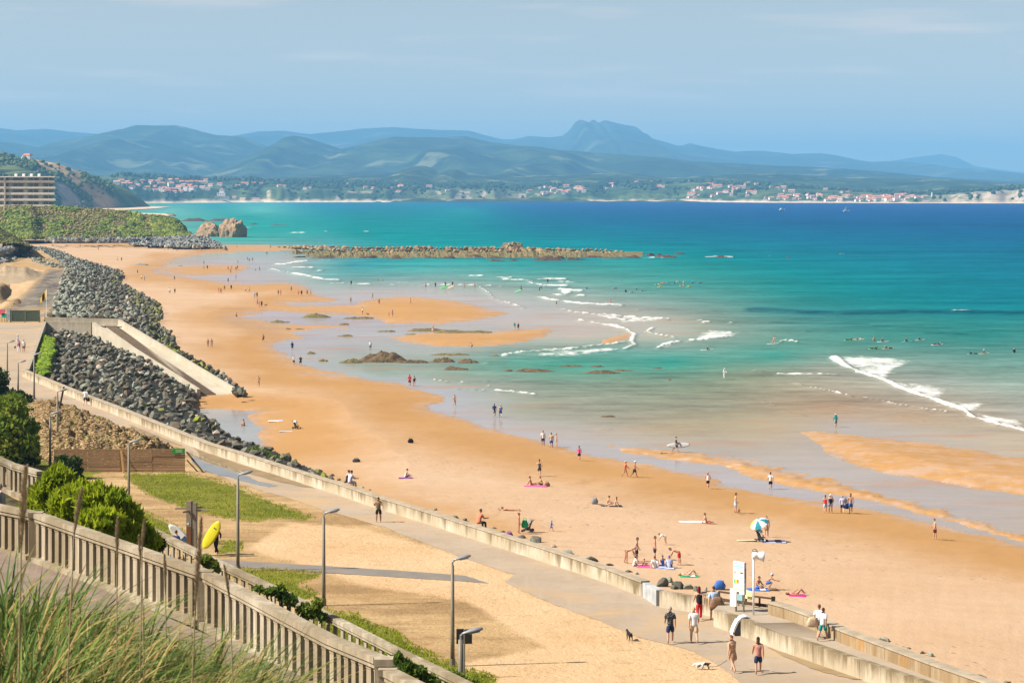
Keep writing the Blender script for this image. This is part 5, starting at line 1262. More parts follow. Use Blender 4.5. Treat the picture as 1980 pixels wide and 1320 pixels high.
B2 = [WY(255, 1002, 85.8), WY(420, 1083, 80.0), WY(537, 1137, 77.0), WY(627, 1182, 74.6), WY(700, 1219, 72.6), WY(761, 1250, 70.9), WY(851, 1293, 68.5), WY(1000, 1366, 64.5)]
balustrade('farther, smaller looking balustrade of the lower path seen over the near one', B2, 1.0, .43, .17, .06, None, False)
B3 = [WY(-60, 858, 88), WY(26, 896, 87), WY(78, 911, 85)]
balustrade('short piece of balustrade at the stair landing behind the shrubs at far left', B3, 1.05, .348, .19, .14, None, False)

# ---- street lamps
M_pole = plain('grey_green_pole_paint', (0.175, 0.155, 0.115), .6, .3, .15, 3, .2)
M_head = plain('grey_lamp_housing', (0.26, 0.265, 0.275), .45, .4, .08, 3, .3)
M_lens = plain('lamp_glass', (0.55, 0.55, 0.50), .2, .5, .05)
head_me = MB()
prof = [(0, .05), (.12, .085), (.3, .125), (.55, .145), (.75, .115), (.84, .05)]
hv = []; hf = []; nn = 10
for i, (x, r_) in enumerate(prof):
    for k in range(nn):
        a = 2 * math.pi * k / nn; z = math.sin(a) * r_ * (.85 if math.sin(a) > 0 else .42)
        hv.append((x, math.cos(a) * r_, z + .03 * x))
for i in range(len(prof) - 1):
    for k in range(nn): hf.append((i * nn + k, (i + 1) * nn + k, (i + 1) * nn + (k + 1) % nn, i * nn + (k + 1) % nn))
hf.append(tuple(range(nn))); hf.append(tuple(len(prof) * nn - nn + k for k in reversed(range(nn))))
hme = mesh('lamp_head', hv, hf, True)
LAMPS = [(875, 1287, 1093, 'tall one beside the shorter lamp', 0), (626, 1170, 1001, 'between the side path and the dark shrub on the balustrade', 0), (460, 1104, 926, 'rising behind the balustrade just right of the yellow surfboard', 0), (249, 985, 862, 'in front of the plank hoarding', 0),
         (97, 900, 806, 'behind the left bush, nearer of the two beside the dug earth', 0), (111, 864, 762, 'standing on the dug earth heap, beside the leaning dark post', 0), (66, 772, 690, 'where the promenade wall meets the plaza wall', 0), (35, 770, 705, 'between the other two lamps of the plaza, half behind bushes', 0), (14, 742, 666, 'at the left edge beside the walking family on the plaza', 0)]
for px, py, pt, lab, rz in LAMPS:
    p = W(px, py, ZP); h = (py - pt) * p.y / F
    L_ = empty('street_lamp', p, R(8) + rz, 'slim grey street lamp with a single drooping head, ' + lab, 'street lamp', 'street lamps along the promenade')
    if len(L_['label'].split()) > 16: L_['label'] = 'slim grey street lamp ' + lab
    MB().tube([(0, 0, 0), (0, 0, h * .32), (0, 0, h)], [.105, .095, .075], 10).build('pole', M_pole, L_, True)
    MB().tube([(0, 0, 0), (0, 0, .35)], [.14, .13], 10).build('pole_base', M_pole, L_)
    MB().tube([(0, 0, h - .02), (0, 0, h + .16), (.10, 0, h + .25)], [.05, .045, .045], 8).build('bracket', M_head, L_)
    hd = link('lamp_head', hme, M_head, L_, (.04, 0, h + .25), (0, R(-11), 0))
    MB().box((.5, 0, -.05), (.42, .17, .03)).build('lens', M_lens, hd)
# the short lamp in front, and the signs behind it
p = WY(891, 1316, 96); p.z = hill_z(p.x, p.y); top = WY(891, 1236, 96).z
L_ = empty('street_lamp', p, R(6), 'shorter looking grey street lamp in front of the dark sign boards, lowest in the photo', 'street lamp', 'street lamps along the promenade')
h = top - p.z
MB().tube([(0, 0, 0), (0, 0, h)], [.12, .10], 10).build('pole', M_pole, L_, True); MB().tube([(0, 0, h - .02), (0, 0, h + .16), (.10, 0, h + .25)], [.05, .045, .045], 8).build('bracket', M_head, L_)
hd = link('lamp_head', hme, M_head, L_, (.04, 0, h + .22), (0, R(-11), 0)); MB().box((.5, 0, -.05), (.42, .17, .03)).build('lens', M_lens, hd)
p = W(898, 1310, ZP); s = p.y / F
sg = empty('sign_post', p, R(10), 'pair of dark sign boards on a thin post behind the short lamp', 'sign')
M_dark = plain('dark_sign_back', (0.055, 0.05, 0.045), .6, .3, .15)
hh = (1310 - 1216) * s
MB().tube([(0, 0, 0), (0, 0, hh)], .035, 8).build('post', M_pole, sg)
MB().box((-.19, .06, hh - .32), (.34, .04, .68)).build('board', M_dark, sg); MB().box((.19, .06, hh - .34), (.34, .04, .66)).build('board', M_dark, sg)
# leaning post
M_wood = plain('dark_weathered_wood', (0.10, 0.075, 0.05), .9, .1, .25, 3)
p = W(107, 824, ZP)
setp(MB().beam((0, 0, -.2), (.75, .3, 3.7), .16, .16).build('leaning_post', M_wood, None, False, p), 'dark wooden post leaning beside the lamps on the dug earth', 'post')

# ---- plank hoarding
def wood_mat(name, a, b, sc=(1, 1, 8)):
    t = NT(name); p = t.objc(); n_ = t.noise(p, 3.0, 5, .65, (.35, 2, 9))
    c = t.mix(t.ramp(n_, .35, .65), a, b)
    c = t.mix(t.ramp(t.rand(), 0, 1, 0, .45), c, tuple(x * .68 for x in a)); return t.done(c, .85, t.bump(n_, .25, .02), .15)
M_plank = wood_mat('brown_plank', (0.245, 0.145, 0.075), (0.33, 0.205, 0.115)); M_batten = wood_mat('yellow_batten', (0.48, 0.27, 0.08), (0.60, 0.36, 0.13))
hl, hr_ = W(104, 911, ZP), W(358, 912, ZP)
hd_ = empty('plank_hoarding', hl, 0, 'brown plank hoarding with yellow battens and a green sign in front of the dug earth', 'hoarding')
Lh = hr_ - hl; hgt = 43.5 * hl.y / F; npl = 9; ph = hgt / npl
for bay in range(4):
    for k in range(npl):
        a = Lh * (bay / 4) + Vector((.01, 0, (k + .5) * ph)); b = Lh * ((bay + 1) / 4) + Vector((-.01, 0, (k + .5) * ph))
        dz = .05 * (bay / 4); o = MB().beam((0, 0, 0), b - a, .045, ph - .018).build('plank', M_plank, hd_, False, a + Vector((0, rng.uniform(-.012, .012), dz)))
for px in (139, 169, 233, 295):
    q = W(px, 912, ZP) - hl; MB().box((q.x, -.07, hgt * (.5 if px != 139 else .32)), (.16, .09, hgt + (.05 if px != 139 else -.55))).build('batten', M_batten, hd_)
q = W(236, 912, ZP) - hl; MB().beam((q.x - .1, -.14, hgt), (q.x + .22, -.95, 0), .13, .07).build('brace', M_batten, hd_)
q = Lh; MB().beam((q.x + .05, .1, hgt - .25), (q.x + 1.45, -.6, 0), .12, .10).build('brace', M_wood, hd_); MB().beam((q.x + .05, .2, hgt * .5), (q.x + .9, .1, 0), .10, .08).build('brace', M_wood, hd_)
sgn = MB().box((0, 0, 0), (25 * hl.y / F, .03, 10.5 * hl.y / F)).build('green_sign', plain('green_sign_paint', (0.03, 0.26, 0.05), .5, .3, .1), hd_, False, W(345, 912, ZP) - hl + Vector((0, -.06, hgt - .12)))
M_lw = plain('pale_lettering', (0.35, 0.55, 0.30), .6, .2, .05)
for k in range(3): MB().box((0, 0, 0), ((.62, .5, .56)[k], .008, .045)).build('text_line', M_lw, hd_, False, sgn.location + Vector((.06, -.022, .09 - k * .09)))
MB().box((0, 0, 0), (.07, .008, .07)).build('emblem', M_lw, hd_, False, sgn.location + Vector((-.43, -.022, .12)))

# ---- shower post (thick timber with four arms)
p = W(370, 1074, ZP); s = p.y / F
tp = empty('timber_post', p, R(-8), 'thick grey timber post with four short arms beside the two surfers', 'post')
M_gw = wood_mat('grey_timber', (0.20, 0.165, 0.12), (0.30, 0.255, 0.19)); M_rw = wood_mat('red_brown_timber', (0.20, 0.085, 0.04), (0.13, 0.06, 0.03))
ht = (1074 - 968) * s
MB().box((-.12, 0, ht / 2), (.30, .34, ht)).build('post', M_gw, tp); MB().box((.19, .03, ht / 2 - .05), (.28, .34, ht - .1)).build('post', M_gw, tp)
MB().box((-.12, -.18, 1.05), (.29, .02, 1.5)).build('metal_panel', M_rw, tp)
for x0, x1, y, z in ((-.27, -1.0, 0, .46), (.33, 1.05, 0, .56), (-.1, -.4, -.55, .60), (.2, .55, .5, .42)):
    MB().beam((x0 if abs(x1) > .6 else x0, 0 if y == 0 else (-.17 if y < 0 else .2), ht - z), (x1, y, ht - z - .02), .09, .11).build('arm', M_gw, tp)
MB().beam((-.02, -.18, ht - .62), (.1, -.2, ht - 1.0), .06, .1).build('arm_strut', M_gw, tp)
MB().box((-.16, -.175, ht - 1.36), (.12, .02, .13)).build('sticker', plain('pale_blue_sticker', (0.45, 0.62, 0.66), .5), tp)

# ---- information board, loudspeaker, bin, guard rail
M_sw = plain('white_sign_paint', (0.80, 0.81, 0.82), .45, .35, .04); M_cyan = plain('pale_blue_print', (0.22, 0.58, 0.72), .5, .3, .05); M_sgr = plain('grey_sign_edge', (0.40, 0.44, 0.52), .5, .3, .06)
p = W(1430, 1181, ZT); s = p.y / F
ib = empty('information_board', p, R(-52), 'tall white beach information board with blue text on two posts by the slipway', 'sign')
Wd, Hd, zb = .80, 1.62, .88
MB().box((0, 0, zb + Hd / 2), (Wd, .13, Hd)).build('panel', M_sw, ib)
MB().box((Wd / 2 + .004, 0, zb + Hd / 2), (.02, .135, Hd + .01)).build('panel_edge', M_sgr, ib)
fr = -.068
def strip_(x0, x1, z0, z1, m, nm='text_line'): MB().box(((x0 + x1) / 2, fr, (z0 + z1) / 2), (x1 - x0, .008, z1 - z0)).build(nm, m, ib)
strip_(-.36, .30, zb + 1.50, zb + 1.555, M_cyan); strip_(-.36, .36, zb + 1.36, zb + 1.43, M_cyan); strip_(-.36, .36, zb + 1.28, zb + 1.33, M_cyan)
strip_(-.36, -.18, zb + 1.05, zb + 1.12, plain('brown_print', (0.30, 0.17, 0.09), .5), 'picture'); strip_(-.18, .12, zb + 1.07, zb + 1.10, plain('sand_print', (0.62, 0.50, 0.36), .5), 'picture'); strip_(.12, .34, zb + 1.03, zb + 1.13, plain('brown_print', (0.22, 0.13, 0.07), .5), 'picture')
strip_(-.36, .36, zb + .88, zb + .91, M_cyan); strip_(-.36, .30, zb + .83, zb + .855, M_cyan)
for k, c in enumerate([(0.08, 0.50, 0.12), (0.85, 0.62, 0.05), (0.85, 0.14, 0.06)]): strip_(-.34 + k * .12, -.23 + k * .12, zb + .52, zb + .72, plain('flag_print', c, .5), 'flag_picture')
strip_(-.36, .36, zb + .41, zb + .44, M_cyan); strip_(-.36, .26, zb + .36, zb + .39, M_cyan)
strip_(-.38, .38, zb + .18, zb + .30, plain('pale_yellow_print', (0.80, 0.66, 0.36), .5), 'text_block')
for x in (-.28, .30): MB().tube([(x, 0, 0), (x, 0, zb + .02)], .045, 8).build('post', M_pole, ib)
def text_obj(name, s_, size, mat, parent, loc, rot, ext=.004):
    cu = bpy.data.curves.new(name, 'FONT'); cu.body = s_; cu.size = size; cu.extrude = ext; cu.align_x = 'CENTER'; cu.align_y = 'CENTER'
    o = bpy.data.objects.new(name, cu); COL.objects.link(o); dg = bpy.context.evaluated_depsgraph_get(); me = bpy.data.meshes.new_from_object(o.evaluated_get(dg)); bpy.data.objects.remove(o)
    return link(name, me, mat, parent, loc, rot)
text_obj('lettering', 'BIARRITZ', .17, plain('dark_lettering', (0.10, 0.11, 0.14), .5), ib, (Wd / 2 + .018, 0, zb + .95), (R(90), R(90), R(90)))
p2 = W(1418, 1181, ZT); o = empty('small_board', p2, R(-35), 'small white notice board on a short post left of the information board', 'sign')
MB().box((0, 0, .70), (.36, .05, .88)).build('panel', M_sw, o); MB().tube([(.12, .06, 0), (.12, .06, 1.0)], .05, 8).build('post', M_pole, o)
p2 = W(1434, 1177, ZT) + Vector((0, .9, 0)); o = empty('small_board', p2, R(-55), 'teal and yellow notice boards low behind the information board', 'sign')
MB().box((0, 0, .62), (.40, .05, .66)).build('panel', plain('teal_paint', (0.20, 0.36, 0.38), .5), o); MB().box((.1, .5, .55), (.5, .04, .42)).build('yellow_panel', plain('pale_yellow_paint', (0.78, 0.76, 0.30), .5), o)
for x in (-.15, .15): MB().tube([(x, .04, 0), (x, .04, .9)], .03, 6).build('post', M_pole, o)

p = W(1457, 1188, ZT); s = p.y / F; h = (1188 - 1073) * s
sp = empty('loudspeaker_pole', p, 0, 'white horn loudspeaker on a tall thin white pole beside the information board', 'loudspeaker')
M_wp = plain('white_pole_paint', (0.72, 0.72, 0.72), .5, .3, .08, 3)
MB().tube([(0, 0, 0), (0, 0, h - .1)], .05, 10).build('pole', M_wp, sp, True)
Mx = Matrix.Rotation(R(90), 4, 'Y')
MB().lathe([(.14, -.10), (.19, -.06), (.20, .08), (.165, .18), (.19, .22), (.23, .38), (.27, .50), (.25, .51), (.10, .3)], 18, Matrix.Translation((0.03, -.02, h)) @ Matrix.Rotation(R(96), 4, 'Y')).build('horn', M_wp, sp, True)
MB().tube([(.05 + .12 * math.cos(a), -.02, h + .22 + .10 * math.sin(a)) for a in np.linspace(0, math.pi, 7)], .018, 6).build('handle', M_pole, sp)
MB().box((.08, -.02, h + .19), (.26, .10, .05)).build('bracket', M_pole, sp)

p = W(1447, 1226, ZP) + Vector((-.42, -.14, 0)); s = p.y / F
bn = empty('litter_bin', p, R(10), 'curved white and dark litter bin standing against the slipway wall', 'litter bin')
arc = [(-.42, 0), (-.46, .14), (-.36, .45), (-.20, .75), (.02, .93), (.26, .98), (.46, .90)]
m_ = MB(); n_ = len(arc); vs = []
for y in (-.26, .26):
    for x, z in arc: vs.append((x, y, z))
    for x, z in arc: vs.append((x * .93 + .05, y, z - .07 if z > .2 else z))
fs = []
for i in range(n_ - 1):
    fs += [(i, i + 1, 2 * n_ + i + 1, 2 * n_ + i), (n_ + i + 1, n_ + i, 3 * n_ + i, 3 * n_ + i + 1), (i + 1, i, n_ + i, n_ + i + 1), (2 * n_ + i, 2 * n_ + i + 1, 3 * n_ + i + 1, 3 * n_ + i)]
m_.add(vs, fs).build('hood', M_sw, bn)
m_ = MB(); pr = [(-.34, 0), (-.36, .14), (-.27, .42), (-.10, .70), (.07, .84), (.14, .70), (.16, .0)]
vs = [(x, y, z) for y in (-.22, .22) for x, z in pr]; k = len(pr); fs = [tuple(range(k)), tuple(reversed(range(k, 2 * k)))] + [((i + 1) % k, i, i + k, (i + 1) % k + k) for i in range(k)]
m_.add(vs, fs).build('body', plain('dark_bin', (0.06, 0.07, 0.085), .5, .3, .1), bn)
MB().box((-.05, 0, .03), (.72, .5, .06)).build('foot', plain('dark_bin_base', (0.05, 0.05, 0.055), .6), bn)
MB().lathe([(.035, 0), (.035, .012)], 8, Matrix.Translation((-.40, -.265, .14)) @ Matrix.Rotation(R(90), 4, 'X')).build('lock', plain('dark_bin_base', (0.05, 0.05, 0.055), .6), bn)

gr_ = [Vector((q.x, q.y + .2, q.z)) for q in (W(1391, 1163, 8.75), W(1440, 1170, 8.75), W(1496, 1177, 8.75))]
go = empty('guard_rail', gr_[0], 0, 'low dark brown guard rail with two bars on the wall behind the information board', 'railing')
M_rail = plain('brown_rail_paint', (0.075, 0.05, 0.03), .6, .3, .15, 3)
for z, w in ((.50, .09), (.10, .16)):
    for i in range(2): MB().beam(gr_[i] - gr_[0] + Vector((0, 0, z)), gr_[i + 1] - gr_[0] + Vector((0, 0, z)), .07, w).build('bar', M_rail, go)
for k in range(5):
    q = (gr_[0].lerp(gr_[2], k / 4)) - gr_[0]; w = .10 if k < 4 else .2
    MB().box((q.x, q.y, .25 if k < 4 else .14), (w, .09, .52 if k < 4 else .95)).build('post', M_rail, go)
p = W(1505, 1186, 8.85); yo = empty('warning_sign', p + Vector((0, -.02, 0)), R(-38), 'yellow and white warning sign fixed on the inner face of the slipway wall', 'sign')
MB().box((0, 0, .24), (.48, .03, .50)).build('board', M_sw, yo); MB().box((0, -.02, .27), (.44, .012, .30)).build('yellow_panel', plain('sign_yellow', (0.85, 0.68, 0.01), .5, .3, .03), yo)
MB().beam((.02, -.03, .30), (.12, -.03, .36), .02, .035).build('symbol', M_dark, yo); MB().beam((.03, -.03, .26), (.09, -.03, .30), .02, .03).build('symbol', M_dark, yo)
MB().box((0, -.02, .455), (.30, .012, .05)).build('text_line', plain('sign_red', (0.6, 0.08, 0.06), .5), yo)

# ---- gate, fence, banners and flag at the building site
M_green = plain('green_fence_paint', (0.025, 0.075, 0.055), .5, .3, .1)
p = W(21, 623, ZP); s = p.y / F
gt = empty('mesh_gate', p, 0, 'dark green wire mesh double gate closing off the gravel track', 'gate')
gw_, gh = 55 * s, 24 * s
for x in (0, gw_ * .5, gw_): MB().box((x, 0, gh / 2), (.14, .14, gh)).build('post', M_green, gt)
for i in range(2):
    for z in (.25, gh - .1): MB().box((gw_ * (.25 + .5 * i), 0, z), (gw_ * .5 - .2, .07, .07)).build('bar', M_green, gt)
    m_ = MB()
    for k in range(22): m_.box((gw_ * .5 * i + .1 + (k + .5) * (gw_ * .5 - .2) / 22, .02, gh / 2), (.085, .05, gh - .3))
    m_.build('wire_mesh', M_green, gt)
bx = 0
for k, (x, y0_, y1_, c, lab) in enumerate([(4, 598, 609, (0.72, 0.16, 0.22), 'red and white banner on the site fence, left of the gate'), (8, 606, 614, (0.03, 0.42, 0.36), 'green banner low on the site fence at the left edge'), (17, 598, 619, (0.40, 0.42, 0.52), 'narrow pale blue banner beside the gate post'), (82, 605, 612, (0.75, 0.70, 0.66), 'small white notice right of the mesh gate')]):
    p = W(x, 622, ZP); s = p.y / F; w_ = (10, 9, 5, 9)[k] * s
    o = empty('banner', p, 0, lab, 'banner')
    MB().box((0, 0, (622 - (y0_ + y1_) / 2) * s), (w_, .05, (y1_ - y0_) * s)).build('cloth', plain('banner_cloth', c, .8, .1, .3, 1.5), o)
    for e in (-1, 1): MB().tube([(e * w_ / 2, .06, 0), (e * w_ / 2, .06, (622 - y0_) * s + .1)], .05, 6).build('post', M_pole, o)
p = W(90, 613, 8.9); s = p.y / F
fo = empty('flag_pole', p, 0, 'yellow and black flag hanging from a thin pole at the corner of the ramp', 'flag')
MB().tube([(0, 0, 0), (0, 0, 55 * s)], .05, 6).build('pole', M_wp, fo)
m_ = MB(); z1 = 54 * s; fx = [0, -.35, -.75, -1.05]; 
vs = []
for i, x in enumerate(fx):
    for z in (z1 - i * .55, z1 - 1.5 - i * .28): vs += [(x, .10 * math.sin(i * 2), z), (x, .10 * math.sin(i * 2) + .03, z)]
fs = []
for i in range(3): b_ = i * 4; fs += [(b_, b_ + 2, b_ + 6, b_ + 4), (b_ + 1, b_ + 5, b_ + 7, b_ + 3), (b_, b_ + 4, b_ + 5, b_ + 1), (b_ + 2, b_ + 3, b_ + 7, b_ + 6)]
m_.add(vs, fs); m_.m = [0] * 4 + [1] * 4 + [0] * 4
m_.build('flag', None, fo, mats=[plain('flag_yellow', (0.80, 0.50, 0.01), .7), plain('flag_black', (0.03, 0.03, 0.03), .7)])

# ---- shrubs and trees
def leaves(name, C_, n, size, mat, parent=None, long=1.0, up=.3, kind='stuff'):
    """leaf cards through the volume of several ellipsoids (cx,cy,cz,rx,ry,rz)"""
    tot = sum((c[3] * c[4] * c[5]) ** .67 for c in C_); Vs = []; T = []
    for c in C_:
        k = max(10, int(n * (c[3] * c[4] * c[5]) ** .67 / tot)); d = nrs.normal(size=(k, 3)); d /= np.linalg.norm(d, axis=1)[:, None]
        r = nrs.rand(k) ** .38; lump = 1 + .55 * (fbm(d[:, 0] * 3.3 + c[0], d[:, 1] * 3.3 + d[:, 2] * 3 + c[1], 3) * 2)
        q = d * (r * lump)[:, None] * np.array(c[3:6])[None] + np.array(c[:3])[None]
        ax = nrs.normal(size=(k, 3)) + d * .8 + np.array([0, 0, up * 2]); ax /= np.linalg.norm(ax, axis=1)[:, None]
        bx = np.cross(ax, nrs.normal(size=(k, 3))); bx /= np.linalg.norm(bx, axis=1)[:, None] + 1e-9
        s = size * nrs.uniform(.6, 1.3, k)[:, None]; L_, w_ = ax * s * long, bx * s * .5
        Vs.append(np.stack([q - L_ * .5, q + w_ * .6 - L_ * .05, q + L_ * .5, q - w_ * .6 + L_ * .05], 1).reshape(-1, 3)); T.append(np.repeat(nrs.rand(k), 4))
    V_ = np.concatenate(Vs); me = np_mesh(name, V_, np.arange(len(V_)).reshape(-1, 4), False); fattr(me, 'tint', np.concatenate(T))
    o = link(name, me, mat, parent)
    if kind and parent is not None: setp(o, kind=kind)
    return o
LF_lime = leafy('lime_feathery_leaves', (0.17, 0.235, 0.010), (0.33, 0.37, 0.022), (0.11, 0.17, 0.012), .5, trans=.45)
LF_dark = leafy('dark_glossy_leaves', (0.020, 0.042, 0.012), (0.055, 0.095, 0.022), (0.11, 0.15, 0.025), .5, .5, trans=.25)
LF_mid = leafy('mid_green_leaves', (0.06, 0.11, 0.016), (0.15, 0.215, 0.026), (0.23, 0.26, 0.035), .5, trans=.35)
M_bark = plain('grey_bark', (0.12, 0.09, 0.065), .95, .1, .25, 4)
def plant(name, label, cat, base, blobs, n, size, mat, long=1.0, up=.3, group=None, stems=4):
    """blobs relative to base; stems run from the base into the blobs"""
    root = empty(name, base, 0, label, cat, group)
    m_ = MB()
    for k in range(min(stems, len(blobs))):
        c = blobs[k]; m_.tube([(c[0] * .1, c[1] * .1, -.4), (c[0] * .5, c[1] * .5, max(c[2], .1) * .45), (c[0], c[1], c[2] + c[5] * .3)], [.10 * c[3] ** .5, .07 * c[3] ** .5, .02], 6)
        for j in range(3):
            a = rng.uniform(0, 6.28); m_.tube([(c[0] * .6, c[1] * .6, c[2] * .55), (c[0] + math.cos(a) * c[3] * .7, c[1] + math.sin(a) * c[4] * .7, c[2] + c[5] * rng.uniform(-.1, .6))], [.035, .01], 5)
    m_.build('stem' if name != 'tree' else 'trunk', M_bark, root)
    leaves('foliage' if name != 'tree' else 'crown', blobs, n, size, mat, root, long, up, None)
    return root
def pxblobs(base, spec, Yc):                           # (px, py, rx_px, ry_px, dY): positions in the photo turned into metres round the base
    out = []
    for px, py, rx, ry, dy in spec:
        q = WY(px, py, Yc + dy); s = (Yc + dy) / F; out.append((q.x - base.x, q.y - base.y, q.z - base.z, rx * s, rx * s * 1.05, ry * s))
    return out
def hbase(px, Y): x = (px - CX) * Y / F; return Vector((x, Y, hill_z(x, Y)))
b = hbase(110, 76); plant('shrub', 'big lime green feathery shrub behind the near balustrade, left of the two', 'shrub', b, pxblobs(b, [(105,955,36,38,0),(80,985,34,34,1),(135,975,34,34,-1),(110,930,26,24,0),(70,1010,30,24,1),(125,1005,40,26,0),(160,955,22,22,1)], 76), 16000, .17, LF_lime, 2.3, .9)
b = hbase(215, 72); plant('shrub', 'lime green feathery shrub spilling over behind the near balustrade, right of the two', 'shrub', b, pxblobs(b, [(180,975,34,36,0),(215,985,36,34,0),(245,1005,30,30,0),(195,1015,42,30,-1),(265,1030,26,24,1),(230,1035,40,24,0),(285,1048,22,18,1)], 72), 16000, .16, LF_lime, 2.3, .9)
b = W(133, 925, ZP); plant('shrub', 'small dark glossy leaved shrub at the left end of the plank hoarding', 'shrub', b, pxblobs(b, [(132,905,24,20,0),(120,890,13,13,0),(145,893,13,12,0),(150,914,12,11,0)], b.y), 1500, .32, LF_dark)
b = W(28, 905, ZP); plant('tree', 'round sunlit tree at the left edge beside the dug earth', 'tree', b, pxblobs(b, [(20,800,34,36,0),(0,840,46,44,-2),(42,835,32,36,0),(30,865,44,34,-2),(10,785,26,22,1),(50,872,24,26,-1),(-40,830,50,50,0),(62,852,13,18,0)], b.y), 9000, .46, LF_mid)
b = W(20, 898, ZP) + Vector((-1.5, -4, 0)); plant('shrub', 'dark shrub in the shade under the left tree', 'shrub', b, pxblobs(b, [(25,880,40,22,0),(60,885,22,16,0),(-5,885,30,20,0)], b.y), 2200, .36, LF_dark)
b = W(2, 772, ZP); plant('tree', 'dark green tree at the left edge below the plaza', 'tree', b, pxblobs(b, [(0,735,16,24,0),(-8,755,22,20,0),(6,760,14,14,0),(-30,730,26,34,0)], b.y), 2600, .42, LF_dark)
b = W(38, 775, ZP); plant('shrub', 'low dark bushes around the foot of the plaza lamps', 'bush', b, pxblobs(b, [(22,765,14,12,0),(40,764,12,9,0),(54,769,9,7,0),(10,772,14,12,0),(30,778,18,9,-4),(60,776,6,4,-3)], b.y), 2600, .34, LF_dark)
b = W(512, 880, 5.4); plant('shrub', 'bright green bush growing among the boulders outside the promenade wall', 'bush', b, pxblobs(b, [(492,871,11,8,0),(508,877,13,8,-1),(525,885,12,6,-2),(538,890,8,4,-3)], b.y), 1500, .28, LF_mid)
for k, (spec, Yc, lab) in enumerate([([(545,1148,11,13,0),(562,1160,13,11,0),(522,1143,15,6,0),(588,1178,15,10,0),(614,1168,11,12,0),(622,1192,9,9,0),(540,1140,6,9,0),(500,1138,10,5,0),(600,1186,14,8,0)], 74, 'dark green leafy shrub growing through the farther balustrade'),
        ([(785,1288,16,10,0),(805,1298,18,9,0),(770,1275,8,12,0),(830,1312,14,8,0)], 64, 'small green shrub climbing the farther balustrade near its lower end'),
        ([(872,1308,20,10,0),(895,1316,22,8,0),(860,1318,20,8,0),(915,1322,14,8,0)], 72, 'green shrub at the foot of the two lamps by the bottom edge'),
        ([(398,1082,12,8,0),(410,1092,12,8,0),(416,1102,8,8,0)], 76, 'small leafy plant on the farther balustrade below the timber post'), ([(295,1045,16,12,0),(310,1052,10,10,0)], 82, 'dark twiggy shrub at the upper end of the farther balustrade')]):
    b = hbase(spec[0][0], Yc); plant('shrub', lab, 'shrub', b, pxblobs(b, spec, Yc), 2000, .15, (LF_mid, LF_mid, LF_mid, LF_mid, LF_dark)[k], 1.2, .4, None, 5)
m_ = MB(); b = hbase(905, 80)
r = random.Random(4)
for k in range(26):
    a = r.uniform(0, 6.28); l = r.uniform(.5, 1.5); q = Vector((math.cos(a) * l * .5, math.sin(a) * l * .4, l)); m_.tube([(0, 0, -.2), q * .6, q], [.018, .010, .004], 4)
o = m_.build('dry_shrub', plain('dry_twigs', (0.30, 0.25, 0.12), .9, .1), None, False, b + Vector((0, 0, .3))); setp(o, 'bare dry twiggy bush beside the short lamp at the bottom edge', 'bush')
# grass strip under the plaza wall
Pl = [tuple(W(x + nrs.normal(), y, 7.9 + nrs.rand() * .5)) for x, y, z in fill([(84,648),(104,656),(100,680),(108,676),(96,692),(90,724),(70,720),(76,690)], [(80, 660, 7.6), (80, 720, 7.6)], 1.6, 31)]
lumps('bank_grass', Pl, nrs.uniform(.25, .5, len(Pl)), leafy('bright_grass', (0.10, 0.17, 0.012), (0.20, 0.27, 0.02), (0.07, 0.11, 0.012), .3), 1, .7, .4)

# ---- grass: lawn tufts and the long dune grass in front of the camera
def blades(name, base, length, az, lean, width, mat, segs=5, droop=1.0, kind='stuff', tint=None):
    n = len(base); t_ = np.linspace(0, 1, segs + 1); V_ = np.zeros((n, segs + 1, 2, 3)); d = np.stack([np.cos(az), np.sin(az), 0 * az], 1); sd_ = np.stack([-np.sin(az), np.cos(az), 0 * az], 1)
    tw = nrs.uniform(-1.2, 1.2, n)
    for i, s in enumerate(t_):
        hx = lean * s + droop * .55 * lean * s ** 2.6; hz = s * np.sqrt(np.clip(1 - (lean * .8) ** 2, .1, 1)) - droop * .42 * lean * s ** 3
        c = base + (d * hx[:, None] + np.array([0, 0, 1.0]) * hz[:, None]) * length[:, None]
        w = (width * (1 - s) ** .7 * (.7 + .6 * min(s * 4, 1)) * .5)[:, None]
        sv = sd_ * np.cos(tw)[:, None] + d * np.sin(tw)[:, None]
        V_[:, i, 0] = c - sv * w; V_[:, i, 1] = c + sv * w
    ix = np.arange(n * (segs + 1) * 2).reshape(n, segs + 1, 2); Q = np.stack([ix[:, :-1, 0], ix[:, :-1, 1], ix[:, 1:, 1], ix[:, 1:, 0]], -1).reshape(-1, 4)
    me = np_mesh(name, V_.reshape(-1, 3), Q, True); fattr(me, 'tint', np.repeat(nrs.rand(n) if tint is None else tint, (segs + 1) * 2))
    return setp(link(name, me, mat), kind=kind)
P = []
for g in GRASS[:5]:
    x0, x1 = min(q[0] for q in g), max(q[0] for q in g); y0, y1 = min(q[1] for q in g), max(q[1] for q in g)
    k = int((x1 - x0) * (y1 - y0) * .42); X = nrs.uniform(x0, x1, k); Y = nrs.uniform(y0, y1, k); m = (sdf(X + 14 * fbm(X / 18, Y / 9), Y, g, 2.5) > -4) & (fbm(X / 12, Y / 4, 3) > -.12)
    P += [tuple(W(a, b, ZP - .02)) for a, b in zip(X[m], Y[m])]
P = np.array(P); n = len(P)
LW = leafy('lawn_blades', (0.15, 0.18, 0.012), (0.27, 0.30, 0.024), (0.36, 0.31, 0.06), .3, trans=.4)
blades('lawn_grass', P, nrs.uniform(.08, .22, n), nrs.uniform(0, 6.28, n), nrs.uniform(.2, .7, n), nrs.uniform(.03, .07, n), LW, 2)
t = NT('dune_grass_blade'); ti = t.attr('tint')
cr = t.n('ShaderNodeValToRGB', {0: ti}); e = cr.color_ramp
